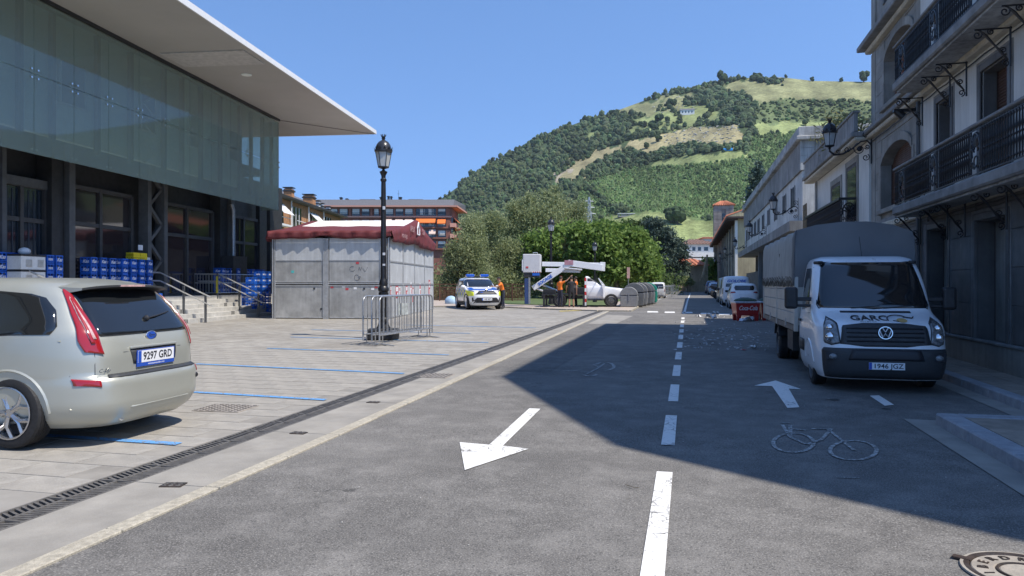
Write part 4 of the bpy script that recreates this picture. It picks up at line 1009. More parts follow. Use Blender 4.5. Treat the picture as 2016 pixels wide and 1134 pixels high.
opening(*gd1, frame='stone_dark', depth=.32); opening(*gd2, frame='stone_dark', depth=.32)
opening(*f1a, arch=True, split=[f1a[0], f1a[0]+(f1a[1]-f1a[0])*.3, f1a[1]]); opening(*f1b); opening(*f1c)
opening(*f2a, arch=True, wood=True); opening(*f2b); opening(*f2c)
for o_ in f3: opening(*o_)
# ---- balconies
IRON = M['black_iron']
def spiral(cx, cy, r, turns, a0, n=22, d=1):
    return [(cx+r*(1-.82*i/n)*math.cos(a0+d*turns*2*math.pi*i/n), cy+r*(1-.82*i/n)*math.sin(a0+d*turns*2*math.pi*i/n)) for i in range(n+1)]
def rosette(w, h):                 # fan panel in its own plane: x across, y up
    b = MB(); P = lambda p: (0, p[0], p[1])
    for yy in (-.42, -.34, .34, .42): b.tube([P((yy*w*1.1, 0)), P((yy*w*1.1, h))], .009, 5)
    n = 18; arcp = [(w*.42*math.cos(R(-20+220*i/n)), h*.5+h*.38*math.sin(R(-20+220*i/n))) for i in range(n+1)]
    b.tube([P(p) for p in arcp], .022, 6)
    for k in range(7):
        a = R(10+160*k/6); r0, r1 = .16, .34
        b.tube([(0, w*.42*math.cos(a)*.35, h*.46+h*.38*math.sin(a)*.35), (0, w*.42*math.cos(a)*.7, h*.5+h*.38*math.sin(a)*.7), (0, w*.42*math.cos(a)*.97, h*.5+h*.38*math.sin(a)*.97)], [.012, .026, .012], 6)
    for s in (-1, 1):
        b.tube([P((s*q[0], q[1])) for q in spiral(w*.40, h*.2, w*.13, 1.3, R(90))], .011, 5)
        b.tube([P((s*q[0], q[1])) for q in spiral(w*.13, h*.16, w*.11, 1.3, R(60), d=-1)], .011, 5)
        b.tube([P((s*q[0], q[1])) for q in spiral(w*.42, h*.86, w*.09, 1.2, R(-90))], .009, 5)
        b.tube([P((s*w*.5, 0)), P((s*w*.5, h))], .01, 5)
    b.tube([P(q) for q in [(w*.17*math.cos(R(360*i/16)), h*.27+w*.17*math.sin(R(360*i/16))) for i in range(16)]], .012, 5, close=True)
    return b
def turned(h):                     # turned iron baluster
    b = MB(); b.lathe([(.013, 0), (.013, h*.06), (.02, h*.09), (.012, h*.13), (.015, h*.28), (.021, h*.36), (.012, h*.44), (.012, h*.47), (.022, h*.5), (.012, h*.53), (.012, h*.56), (.021, h*.64), (.015, h*.72), (.012, h*.87), (.02, h*.91), (.013, h*.94), (.013, h)], 6); return b
def bracket(s=1):                  # scrolled iron strut under a balcony, in x (out = -x) / z plane
    b = MB(); P = lambda p: (-p[0]*s, 0, p[1]*s)
    b.tube([P((0, 0)), P((.0, -.62))], .016*s, 6); b.tube([P((-.02, -.02)), P((.5, -.02))], .014*s, 6)
    b.tube([P((.03, -.52)), P((.14, -.38)), P((.2, -.3)), P((.34, -.12)), P((.42, -.04))], [.012*s, .022*s, .014*s, .022*s, .012*s], 6)
    for cx, cy, r, a, d in ((.46, -.1, .075, 90, 1), (.27, -.06, .05, 60, -1), (.08, -.56, .06, -90, -1), (.1, -.36, .05, 0, 1)):
        b.tube([P(q) for q in spiral(cx, cy, r, 1.35, R(a), d=d)], .011*s, 5)
    return b
def balcony(name, label_part, y0, y1, zs, zr, xo, parent, nros, thing_=None):
    bx('balcony_slab', xo-.06, FX+.0, y0, y1, zs-.19, zs, 'slab_stone', parent, bev=.03)
    bx('slab_underside', xo+.02, FX-.17, y0+.06, y1-.06, zs-.23, zs-.192, 'conc_white', parent)
    h = zr-zs-.05
    bx('top_rail', xo-.05, xo+.07, y0, y1, zr-.05, zr, 'slab_stone', parent, bev=.012)
    bx('top_rail', xo+.07, FX, y1-.1, y1, zr-.05, zr, 'slab_stone', parent, bev=.012)
    bm_ = turned(h-.06).mesh('baluster', IRON)
    ros = [(y1-.55-(y1-y0-1.1)*i/(nros-1)) for i in range(nros)] if nros > 1 else [y1-.5]
    rw = .46; rm = rosette(rw, h-.06).mesh('rosette', IRON)
    for yy in ros: inst('rosette', rm, parent, (xo, yy, zs+.05))
    y = y1-.05; k = 0
    while y > y0:
        if not any(abs(y-q) < rw/2+.02 for q in ros): inst('baluster', bm_, parent, (xo, y, zs+.04)); k += 1
        y -= .092
    x = xo+.1
    while x < FX-.04: inst('baluster', bm_, parent, (x, y1-.05, zs+.04)); x += .092
    for z in (zs+.04, zs+.05+h*.5, zr-.09):
        if abs(z-(zs+.05+h*.5)) < .01: continue
        b = MB(); b.box((xo-.008, y0, z-.01), (xo+.008, y1, z+.01)); b.box((xo, y1-.06, z-.0095), (FX, y1-.044, z+.0095)); b.build('rail_bar', IRON, parent)
yL1 = PL(1762, 400, 4.35)[0]
balcony('lower', '', 8.2, yL1, 3.27, 4.09, 4.35, A, 5)
balcony('upper', '', 8.2, yL1, 5.93, 6.72, 4.35, A, 5)
brm = bracket(1.0).mesh('bracket', IRON)
def yA(px): return PL(px, 400, FX-.05)[0]
for px in (1818, 1872, 1907, 1990, 2050): inst('bracket', brm, A, (FX-.11, yA(px), 3.08))
for px in (1822, 1877, 1830+80, 1998, 2060, 2150): inst('bracket', brm, A, (FX-.11, yA(px), 5.6))
b = MB(); b.tube([(FX-.07, bay_y0-.1, .65), (FX-.07, bay_y0-.1, 5.6)], .045, 8); b.build('downpipe', M['steel_mid'], A, smooth=50)
for z_, r_ in ((3.0, .012), (2.93, .008), (5.55, .012)): b = MB(); b.tube([(FX-.05, AY0+(AY1-AY0)*k/24, z_-.03*abs(math.sin(k*1.3))) for k in range(25)], r_, 5); b.build('cable', M['plastic_black'], A)
# small spotlight under the upper balcony
b = MB(); b.cbox((4.75, yA(1800), 5.5), (.5, .12, .06)); b.cyl((4.55, yA(1800), 5.5), (4.7, yA(1800), 5.36), .07, .09, 10); b.build('flood_lamp', M['black_iron'], A)
# ---- low wing with terrace (B)
B = thing('terrace_house', 'two storey white house with grey parapet terrace between tall house and concrete block', 'building')
BX = 4.9; BY0, BY1 = AY1+.03, 30.9
def bb(name, x0, x1, y0, y1, z0, z1, m, bev=None, par=None):
    q = MB(); q.box((x0, y0, z0), (x1, y1, z1)); return q.build(name, M[m], par or B, bevel=bev, seg=1)
bb('wall', BX, 11, BY0, BY1, 3.3, 5.6, 'plaster'); bb('wall', BX+.05, 11, BY0, BY1, -.1, 3.3, 'stone_dark')
bb('cornice', BX-.45, 11, BY0, BY1+.45, 5.72, 5.86, 'conc_old', .02); bb('cornice', BX-.38, BX+.0, BY0, BY1+.4, 5.6, 5.715, 'cream_mould', .03)
n = 11
for i in range(n):
    a = BY0+(BY1-BY0+.3)*i/n; bb('parapet_panel', BX-.38, BX-.28, a+.02, a+(BY1-BY0+.3)/n-.02, 5.87, 6.38, 'conc_old', .01)
bb('parapet_cap', BX-.42, BX-.22, BY0, BY1+.42, 6.385, 6.45, 'conc_old', .01); bb('parapet_panel', BX-.3, 11, BY1+.2, BY1+.3, 5.87, 6.38, 'conc_old')
g_ = MB()
for i in range(120):
    y = BY0+(BY1-BY0+.3)*random.random(); g_.sphere((BX-.32+random.uniform(-.06, .06), y, 6.46), (random.uniform(.02, .05),)*3, 5, 3)
tag(g_.build('moss', mat('moss', (.13,.12,.05), .95, var=.3), B), kind='stuff')
bb('string_course', BX-.08, BX, BY0, BY1, 3.1, 3.28, 'cream_mould')
bb('corner_pilaster', BX-.04, BX+.0, BY1-.4, BY1+.002, 3.3, 5.6, 'stone_mid')
for pa, pb, z0, z1 in ((1656, 1638, 4.2, 5.0), (1688, 1668, 3.5, 5.25)):
    y0, y1 = sorted((PL(pa, 400, BX)[0], PL(pb, 400, BX)[0]))
    bb('window_surround', BX-.03, BX+.01, y0-.18, y0, z0-.05, z1+.18, 'stone_mid'); bb('window_surround', BX-.03, BX+.01, y1, y1+.18, z0-.05, z1+.18, 'stone_mid'); bb('window_surround', BX-.03, BX+.01, y0, y1, z1, z1+.18, 'stone_mid')
    bb('window', BX-.012, BX+.0, y0, y1, z0, z1, 'wood_dark'); bb('pane', BX-.02, BX-.014, y0+.12, y1-.12, z0+.15, z1-.12, 'glass_dark')
# its balcony
y1 = PL(1656, 400, 4.45)[0]; y1b = 30.3
bb('balcony_slab', 4.36, BX, y1, y1b, 3.30, 3.42, 'slab_stone', .02); bb('top_rail', 4.38, 4.5, y1, y1b, 4.12, 4.19, 'black_iron'); bb('top_rail', 4.5, BX, y1, y1+.1, 4.12, 4.19, 'black_iron')
bm2 = turned(.7).mesh('baluster', IRON); y = y1+.05
while y < y1b: inst('baluster', bm2, B, (4.44, y, 3.42)); y += .11
b = rosette(.42, .68); rm2 = b.mesh('scroll_panel', IRON); inst('scroll_panel', rm2, B, (4.68, y1+.05, 3.43), (0, 0, R(90)))
# cane screen at far end of the balcony
scr = MB(); scr.cyl((0, 0, 0), (0, 0, 1.25), .012, None, 5); scm = scr.mesh('cane', mat('cane', (.16,.12,.07), .8, var=.2, objvar=.3))
for i in range(26): inst('cane', scm, B, (4.42, y1b+.1+i*.035-.5, 3.45))
for z in (3.7, 4.1, 4.5): bb('screen_wire', 4.40, 4.41, y1b-.45, y1b+.5, z, z+.02, 'black_iron')
# terrace plant: sprawling shrub
# ---- concrete and white block (C) with canopy
Cb = thing('civic_block', 'long white two storey block with weathered grey concrete upper band and canopy', 'building')
CX = 5.0; CY0, CY1 = 35.0, 69.0
bb('wall', CX, 16, CY0, CY1, 4.45, 6.68, 'plaster_stain', par=Cb)
# windows row cut as recessed boxes
wy = [PL(p, 400, CX) for p in (1562, 1545, 1528, 1514, 1503, 1494, 1487, 1481, 1475.5, 1471)]
for y, _ in wy:
    w = .62
    bb('window', CX-.012, CX+.0, y-w, y+w, 5.35, 6.3, 'glass_dark', par=Cb); bb('window_frame', CX-.05, CX-.0125, y-w-.06, y-w+.04, 5.3, 6.33, 'conc_old', par=Cb); bb('window_frame', CX-.05, CX-.0125, y+w-.04, y+w+.06, 5.3, 6.33, 'conc_old', par=Cb); bb('window_frame', CX-.04, CX-.0125, y-.03, y+.03, 5.35, 6.3, 'conc_old', par=Cb)
# board-marked concrete panels
ny = 17
for i in range(ny):
    a = CY0+(CY1-CY0)*i/ny; c = CY0+(CY1-CY0)*(i+1)/ny; bb('concrete_panel', CX-.10, CX, a+.01, c-.01, 6.7, 8.0, 'conc_old', par=Cb, bev=.01)
for j in range(4):
    for i in range(3): bb('concrete_panel', CX-.1+i*2.6, CX-.12+(i+1)*2.6, CY0-.1, CY0, 6.7+j*.33, 6.7+(j+1)*.33-.012, 'conc_white', par=Cb)
bb('core', CX+.001, 16, CY0+.001, CY1, 6.68, 8.3, 'conc_old', par=Cb)
bb('cornice', CX-.3, 16, CY0-.3, CY1, 8.02, 8.2, 'conc_white', par=Cb, bev=.03)
bb('parapet', CX-.2, 16, CY0-.2, CY1, 8.2, 8.62, 'conc_white', par=Cb, bev=.02)
bb('canopy', CX-.55, 16, CY0-.02, CY1+.3, 4.0, 4.45, 'conc_old', par=Cb)
bb('ground_wall', CX+1.2, 16, CY0+.3, 58, 0, 4.0, 'stone_mid', par=Cb)
for y in (37, 41, 45, 49, 53, 57): bb('pier', CX+.1, CX+1.2, y, y+.5, 0, 4.0, 'conc_old', par=Cb)
bb('ground_wall', CX+.3, CX+1.2, 44, 56, 0, 1.7, 'conc_white', par=Cb)
for i in range(18): bb('grille_bar', CX+.45, CX+.5, 44.2+i*.65, 44.45+i*.65, 1.7, 3.0, 'conc_white', par=Cb)
bb('garden_wall', CX+.2, CX+.7, 58, 70, 0, 2.6, 'stone_dark', par=Cb)
# ---- church nave side (D) with deep eaves
D = thing('long_church_building', 'long ochre walled church building with buttress strips and deep dark eaves', 'building')
DX = 5.2; DY0, DY1 = 82.0, 142
defm('ochre', (.5,.42,.25), .85, var=.1, vs=.5, streak=.25, dirt=(.22,.19,.13), dsc=.3, damt=.5)
bb('wall', DX, 17, DY0, DY1, 0, 8.6, 'ochre', par=D)
for i in range(10): y = DY0+.8+i*6.0; bb('buttress', DX-.22, DX+.01, y, y+.8, 0, 8.4, 'stone_mid', par=D)
bb('corner_strip', DX-.25, DX-.0, DY0-.05, DY0+.8, 0, 8.5, 'plaster', par=D)
bb('eaves', DX-1.2, DX+12, DY0-.8, DY1, 8.6, 8.8, 'wood_dark', par=D)
for i in range(60): bb('rafter_tail', DX-1.15, DX, DY0-.5+i*1.0, DY0-.35+i*1.0, 8.42, 8.6, 'wood_dark', par=D)
def tiled_roof(par, x0, x1, y0, y1, z0, z1, along='y', rows=10, hip=0):
    # ridge-and-channel tiles as long half round courses running up the slope x0->x1
    n = max(4, int(abs(y1-y0)/.45)); 
    q = MB(); q.add([(x0, y0, z0), (x0, y1, z0), (x1, y1-hip, z1), (x1, y0+hip, z1)], [(0, 1, 2, 3)]); q.build('roof', M['roof_tile'], par)
    t_ = MB()
    for i in range(n):
        f = (i+.5)/n; ya = y0+(y1-y0)*f; yb = (y0+hip)+((y1-hip)-(y0+hip))*f
        t_.tube([(x0, ya, z0+.02), (x1, yb, z1+.02)], .13, 5)
    o = t_.build('roof_tiles', M['roof_tile'], par); o['kind'] = 'stuff'
tiled_roof(D, DX-1.2, DX+5, DY0-.8, DY1, 8.82, 11.0)
q = MB(); q.prism([(DX-1.2, 8.8), (DX+11.5, 8.8), (DX+5, 11.0)], lambda x, z: (x, DY0-.78, z), lambda x, z: (x, DY0-.3, z)); q.build('gable', M['ochre'], D)
# tower
Tw = thing('bell_tower', 'square stone church bell tower with arched openings and red tiled cap', 'tower', (0, 0, 0))
x, y, z = AT(1425, 500, 128); _, _, ztop = AT(1425, 404, 128); w = 19/F*128
defm('tower_stone', (.26,.24,.21), .9, var=.25, vs=.8, bump=.6, bs=6, objvar=.12)
cy_ = y+w
b = MB(); b.box((x-w*.93, cy_-w*.93, 0), (x+w*.93, cy_+w*.93, ztop-.01)); b.build('core', M['tower_stone'], Tw)
for j in range(13):
    z0 = ztop-(j+1)*.62
    for i in range(5):
        a = x-w+i*2*w/5
        if i == 2 and 1.0 < ztop-z0 < 3.4: continue
        b = MB(); b.box((a+.02, cy_-w, z0+.02), (a+2*w/5-.02, cy_-w*.92, z0+.6)); b.build('stone', M['tower_stone'], Tw)
    for i in range(5):
        a = cy_-w+i*2*w/5; b = MB(); b.box((x-w, a+.02, z0+.02), (x-w*.92, a+2*w/5-.02, z0+.6)); b.build('stone', M['tower_stone'], Tw)
b = MB(); n = 10; b.prism([(-.33, -1.3), (.33, -1.3)]+[(.33*math.cos(math.pi*i/n), .33*math.sin(math.pi*i/n)+.3) for i in range(n+1)], lambda p, q: (x+p, cy_-w*.935, ztop-2.0+q), lambda p, q: (x+p, cy_-w*.90, ztop-2.0+q)); b.build('belfry_opening', M['glass_dark'], Tw)
b = MB(); b.sphere((x, cy_-w*.95, ztop-2.3), (.2, .1, .3), 8, 6); b.build('bell', M['iron'], Tw)
b = MB(); b.prism([(x-w*1.12, cy_-w*1.12), (x+w*1.12, cy_-w*1.12), (x+w*1.12, cy_+w*1.12), (x-w*1.12, cy_+w*1.12)], lambda p, q: (p, q, ztop), lambda p, q: (x+(p-x)*.25, cy_+(q-cy_)*.25, ztop+.8)); b.build('roof', M['roof_tile'], Tw)
b = MB()
for i in range(11): f = -1+2*i/10; b.tube([(x+f*w*1.12, cy_-w*1.13, ztop+.03), (x+f*w*.28, cy_-w*.28, ztop+.84)], .1, 5)
tag(b.build('roof_tiles', M['roof_tile'], Tw), kind='stuff')
# ------------------------------------------------------------------ far buildings left
defm('brick_red', (.25,.095,.065), .85, var=.15, vs=2, dirt=(.16,.07,.055), dsc=.3, damt=.4); defm('awning_orange', (.75,.17,.03), .7, var=.08); defm('awning_pale', (.6,.45,.38), .7, var=.1)
defm('pinkish', (.5,.25,.19), .8, var=.1); defm('blind', (.55,.54,.51), .7, var=.08, objvar=.12); defm('brick_orange', (.38,.19,.09), .85, var=.2, vs=3)
RB = thing('apartment_block', 'red brick apartment block with dark roof and orange awnings behind the market stall', 'building', (0, 0, 0), TH)
YB = 190.0
def fx(px): return (px-1008)/F*YB
def fz(py): return CH+(HOR-py)/F*YB
def rbx(name, a, c, y0, y1, z0, z1, m, **k):
    b = MB(); b.box((a, YB+y0, z0), (c, YB+y1, z1)); return b.build(name, M[m], RB, **k)
x0, x1 = fx(600), fx(887)
rbx('wall', x0, x1, .6, 16, -1, fz(406), 'brick_red'); 
b = MB(); b.prism([(x0-1.2, YB-1.0), (x1+1.8, YB-1.0), (x1+3.3, YB+18), (x0-1.2, YB+18)], lambda x, y: (x, y, fz(408)), lambda x, y: (x, y, fz(405))); b.build('eaves', M['pinkish'], RB)
b = MB(); b.prism([(x0-1, YB-.6), (x1+.8, YB-.6), (x1+2.8, YB+17), (x0-1, YB+17)], lambda x, y: (x, y, fz(405)+.01), lambda x, y: (x*.995, YB+(y-YB)*.8+1.5, fz(392))); b.build('roof', M['slate'], RB)
WX = [(650,664),(668,684),(692.7,707.8),(712,726.6),(736,745.5),(757,774),(778.5,793.5),(797,812.4),(819,857.6),(862,877)]
for j, (ya, yb_) in enumerate(((411, 424.5), (433, 446), (454, 466.5), (475, 488))):
    rbx('floor_band', x0, x1+.3, -.12, .62, fz(yb_+3.6), fz(yb_+.6), 'pinkish' if j == 0 else 'brick_red')
    for i, (a, c) in enumerate(WX):
        w = rbx('window', fx(a), fx(c), .35, .58, fz(yb_), fz(ya), 'glass_dark')
        if i != 8: 
            bb_ = MB(); bb_.box((fx(a)+.1, YB+.28, fz(ya)-.02-(fz(ya)-fz(yb_))*(.72 if (i+j) % 3 else .35)), (fx(c)-.1, YB+.34, fz(ya))); bb_.build('blind', M['blind'], w)
        else:
            for k in range(4): bb_ = MB(); bb_.box((fx(a)+1+k*1.1, YB+.28, fz(yb_)+.3), (fx(a)+1.1+k*1.1+(.7 if k in (0,2) else 0), YB+.34, fz(ya))); bb_.build('mullion', M['blind'], w)
        rbx('rail', fx(a)-.1, fx(c)+.1, -.1, -.02, fz(yb_)+.65, fz(yb_)+.75, 'black_iron')
    for k, (a, c) in enumerate(((687,690.5),(729,733),(749,752),(775,778),(813,818),(858.5,861.5),(878,886))): rbx('pier', fx(a), fx(c), .1, .62, fz(yb_+.5), fz(ya-1), 'brick_red')
def awn(a, c, y, m, dep=1.2, hh=1.1):
    b = MB(); b.prism([(0, 0), (dep, -hh), (dep, -hh-.2), (0, -.05)], lambda p, q: (fx(a), YB+.1-p, fz(y)+q), lambda p, q: (fx(c), YB+.1-p, fz(y)+q)); b.build('awning', M[m], RB)
awn(819, 857.6, 430, 'awning_orange'); awn(861.5, 877.5, 431.5, 'awning_orange'); awn(757, 771.5, 431, 'awning_pale'); awn(778, 793, 431.5, 'awning_pale'); awn(797, 812, 431.5, 'awning_pale'); awn(845, 858, 452, 'awning_pale')
# receding end wall with balconies and awnings
b = MB(); b.prism([(fx(887), YB+.6), (fx(890), YB+.6), (fx(893), YB+16), (fx(887), YB+16)], lambda x, y: (x, y, -1), lambda x, y: (x, y, fz(407))); b.build('wall', M['brick_red'], RB)
for j, y in enumerate((447, 468, 489)):
    b = MB(); b.prism([(fx(886), YB-.4), (fx(897), YB-.1), (fx(906), YB+14), (fx(893), YB+14)], lambda p, q: (p, q, fz(y)), lambda p, q: (p, q, fz(y)+1.0)); b.build('balcony', M['pinkish'], RB)
    b = MB(); b.prism([(fx(891), YB+2), (fx(891.5), YB+12)], lambda p, q: (p, q, fz(y)+2.6), lambda p, q: (p+1.6, q, fz(y)+1.5)) if False else b.add([(fx(892), YB+1, fz(y)+2.6), (fx(892.5), YB+12, fz(y)+2.6), (fx(907), YB+12, fz(y)+1.2), (fx(903), YB+1, fz(y)+1.2)], [(0, 1, 2, 3)]); b.build('awning', M['awning_orange'], RB)
    for q in (.5, 6, 12): rbx('window', fx(889)-.1, fx(891.2)+q*.03, q, q+1.8, fz(y)+1, fz(y)+2.4, 'glass_dark')
for px, w, py in ((662, 4, 383.5), (674, 4, 386), (743, 4, 383), (758, 3.5, 381), (763.5, 3, 381.5), (782, 5, 383), (862, 4, 384)):
    rbx('chimney', fx(px-w/2), fx(px+w/2), 5, 6, fz(392), fz(py), 'steel_dark'); rbx('chimney_cap', fx(px-w/2)-.15, fx(px+w/2)+.15, 4.9, 6.1, fz(py)-.25, fz(py)-.1, 'steel_dark')
for a, c in ((704, 734), (801, 830)): rbx('dormer', fx(a), fx(c), 3, 7, fz(393), fz(389.5), 'slate')
b = MB(); b.cyl((fx(777.5), YB+6, fz(392)), (fx(777.5), YB+6, fz(369)), .05, .03, 4); b.tube([(fx(775), YB+6, fz(376)), (fx(780), YB+6, fz(376))], .03, 4); b.build('aerial', M['steel_dark'], RB)
# row of flats receding on the left, behind the stall
FL = thing('terraced_flats', 'brick and glass flats with white sunblinds and chimneys seen past the hall corner', 'building', (0, 0, 0), TH-R(2.1))
def fpt(px, Y):
    u = (px-1008)/F; a = R(2.1); X = u*Y; return X*math.cos(a)-Y*math.sin(a), X*math.sin(a)+Y*math.cos(a)
fxw, _ = fpt(549, 77)
EV = lambda y: 11.0
def fbx(name, a, c, y0, y1, z0, z1, m): b = MB(); b.box((a, y0, z0), (c, y1, z1)); return b.build(name, M[m], FL)
fbx('wall', fxw-14, fxw, 60, 100, 0, 10.7, 'brick_orange')
b = MB(); b.prism([(fxw+.7, 10.9), (fxw-.3, 10.7), (fxw-15, 10.7), (fxw-7, 14.0)], lambda p, q: (p, 58, q), lambda p, q: (p, 101, q)); b.build('roof', M['slate'], FL)
fbx('gutter', fxw+.6, fxw+.8, 58, 101, 10.75, 10.95, 'steel_dark')
for k, y in enumerate((62, 68, 74, 80, 86, 92)):
    for z0, z1 in ((1.5, 4), (5, 7.4), (8.0, 10.2)):
        w = fbx('window', fxw-.05, fxw+.06, y, y+3.2, z0, z1, 'glass_dark')
        for q in range(3): b = MB(); b.box((fxw+.06, y+.1+q*1.1, z0), (fxw+.1, y+.2+q*1.1, z1)); b.build('mullion', M['white_wall'], w)
        fbx('balcony_rail', fxw+.75, fxw+.8, y-.4, y+3.6, z0+.55, z0+.62, 'white_wall'); fbx('balcony_slab', fxw, fxw+.85, y-.4, y+3.6, z0-.3, z0-.1, 'white_wall')
    if k in (1, 2, 4): 
        for zz_ in (7.4, 10.1): b = MB(); b.add([(fxw+.1, y, zz_), (fxw+.1, y+3.2, zz_), (fxw+1.3, y+3.2, zz_-1.2), (fxw+1.3, y, zz_-1.2)], [(0, 1, 2, 3)]); b.build('sunblind', M['white_wall'], FL)
    b = MB(); b.cyl((fxw+.3, y-.9, 0), (fxw+.3, y-.9, 10.7), .08, None, 6); b.build('downpipe', M['white_wall'], FL)
for px, Y, w, z1, m in ((569, 82, .9, 12.2, 'brick_orange'), (609, 90, 1.2, 12.4, 'brick_orange'), (624, 94, .7, 12.1, 'white_wall'), (632, 96, .6, 12.0, 'white_wall'), (646, 98, .5, 11.8, 'white_wall')):
    x, y = fpt(px, Y); c_ = fbx('chimney', x-w/2, x+w/2, y-w/2, y+w/2, 10.9, z1, m); b = MB(); b.box((x-w/2-.1, y-w/2-.1, z1-.3), (x+w/2+.1, y+w/2+.1, z1-.15)); b.box((x-w/2-.1, y-w/2-.1, z1+.12), (x+w/2+.1, y+w/2+.1, z1+.2)); b.build('cowl', M['steel_dark'], c_)
# lower tiled house row behind the stall
LH = thing('low_tiled_house', 'low white house with brown tiled roof and many small white chimneys behind the stall', 'house', (0, 0, 0), TH-R(2.1))
b = MB(); b.box((fxw-13, 104, 0), (fxw+.4, 136, 8.6)); b.build('wall', M['white_wall'], LH)
b = MB(); b.prism([(fxw+1.0, 8.4), (fxw-14, 8.4), (fxw-6, 12.0)], lambda p, q: (p, 103, q), lambda p, q: (p, 137, q)); b.build('roof', mat('roof_brown', (.25,.15,.11), .85, var=.2, vs=2), LH)
for i in range(9):
    y = 106+i*3.3; x = fxw-1.5-(i % 3)*1.2; b = MB(); b.box((x-.35, y-.35, 8.5), (x+.35, y+.35, 10.8+(i % 3)*.4)); c_ = b.build('chimney', M['white_wall'], LH); b = MB(); b.box((x-.45, y-.45, 10.9+(i % 3)*.4), (x+.45, y+.45, 11.0+(i % 3)*.4)); b.build('cap', M['steel_dark'], c_)
# ------------------------------------------------------------------ houses at the end of the street
def house(lab, pxa, pxb, pyb, pye, pyr, Y, wall, depth=10, roofm='roof_tile', wins=(), hipp=.25, name='house', rot=0, extra=None):
    w = (pxb-pxa)/F*Y; xm, ym, _ = AT((pxa+pxb)/2, 560, Y); zb_ = gz(Y); ze = CH+(HOR-pye)/F*Y; zr = CH+(HOR-pyr)/F*Y
    t = thing(name, lab, 'house', (xm, ym, 0), TH+rot)
    b = MB(); b.box((-w/2, 0, -1), (w/2, depth, ze)); b.build('wall', M[wall], t)
    o = .6; b = MB(); h = w*hipp
    b.add([(-w/2-o, -o, ze), (w/2+o, -o, ze), (w/2+o, depth+o, ze), (-w/2-o, depth+o, ze), (-w/2+h, depth/2, zr), (w/2-h, depth/2, zr), (-w/2-o, -o, ze+.15), (w/2+o, -o, ze+.15), (w/2+o, depth+o, ze+.15), (-w/2-o, depth+o, ze+.15)], [(0, 1, 2, 3), (0, 6, 7, 1), (1, 7, 8, 2), (2, 8, 9, 3), (3, 9, 6, 0), (6, 4, 5, 7), (7, 5, 8), (8, 5, 4, 9), (9, 4, 6)]); rf = b.build('roof', M[roofm], t)
    b = MB(); n = int(w/.5)
    for i in range(n+1):
        x = -w/2-o+(w+2*o)*i/n; xt = max(-w/2+h, min(w/2-h, x)); f = 1 if x == xt else max(0, 1-abs(x-xt)/(h+o)); b.tube([(x, -o, ze+.18), (x+(xt-x)*f*.0, -o+(depth/2+o)*f, ze+.18+(zr-ze-.15)*f)], .11, 4)
    tag(b.build('roof_tiles', M[roofm], t), kind='stuff')
    for (a, c, d, e) in wins:
        xa = (a-(pxa+pxb)/2)/F*Y; xb_ = (c-(pxa+pxb)/2)/F*Y; za = CH+(HOR-e)/F*Y; zb2 = CH+(HOR-d)/F*Y
        b = MB(); b.box((xa, -.04, za), (xb_, .03, zb2)); wn = b.build('window', M['glass_dark'], t)
        b = MB(); b.box((xa-.12, -.1, za-.15), (xb_+.12, .0, za)); b.build('sill', M['white_wall'], wn)
    return t, w, ze, zr
defm('stone_warm', (.48,.4,.28), .9, var=.25, vs=1.2, dirt=(.2,.17,.12), dsc=.6, damt=.5, bump=.7, bs=5, objvar=.15)
t, w, ze, zr = house('stone house with bright orange tiled roof closing the far end of the street', 1338, 1387, 575, 523, 507, 112, 'stone_warm', 9, wins=((1350, 1358, 530, 545),), hipp=.12)
for j in range(9):
    for i in range(9):
        a = -w/2+w*(i+(.5 if j % 2 else 0))/9.5; b = MB(); b.box((a, -.06, j*.42), (a+w/9.5-.06, .01, j*.42+.37))
        if j*.42+.37 < ze and (i > 5 or j < 4): b.build('stone', M['stone_warm'], t)
t, w, ze, zr = house('white four storey house with balconies and brown hipped roof beyond the stone house', 1352, 1408, 565, 480, 466, 150, 'white_wall', 12, 'roof_brown_far' if False else 'roof_brown', wins=((1363, 1369, 487, 494), (1375, 1381, 487, 494), (1388, 1394, 487, 494)), hipp=.3) if False else (None,)*4
M['roof_brown'] = MATS['roof_brown']
t, w, ze, zr = house('white four storey house with balconies and brown hipped roof beyond the stone house', 1352, 1408, 565, 481, 468, 150, 'white_wall', 12, 'roof_brown', wins=((1363, 1369, 486.5, 494), (1374, 1380, 486.5, 494), (1386, 1394, 486.5, 494), (1360, 1387, 500, 505), (1360, 1387, 511, 516)), hipp=.3)
for py in (497.5, 508.5): b = MB(); b.box((-w/2, -1.4, CH+(HOR-py)/F*150-.9), (w/2, 0, CH+(HOR-py)/F*150)); b.build('balcony', M['white_wall'], t)
house('brick red roofed house half hidden by the cedar', 1322, 1350, 560, 491, 484, 165, 'pinkish', 10); house('small house with orange roof and red chimneys left of the white house', 1328, 1372, 560, 482, 476, 180, 'white_wall', 10)
house('far house with red roof behind the white house roof', 1385, 1412, 560, 470, 465, 190, 'white_wall', 8)
for px, Y, lab in ((1328, 179, 'a'), (1338, 179, 'b'), (1352, 179, 'c'), (1366, 149, 'd')): pass
# stone steps and curved garden wall at the street end
b = MB(); x, y, _ = AT(1390, 560, 108); 
gw = thing('garden_wall', 'curving rough stone garden wall beside the stone house', 'wall', (0, 0, 0))
for i in range(26):
    xx, yy, _ = AT(1352+i*1.6, 560, 106+i*.15); hh = 1.1+(max(0, i-12)/13)**2*4.2
    k = 0
    while k*.5 < hh: b = MB(); b.cbox((xx, yy, gz(yy)+k*.5+.24), (.17*(1 if False else 1)*.9, .5, .46), rz=TH); b.build('stone', M['stone_warm'], gw); k += 1
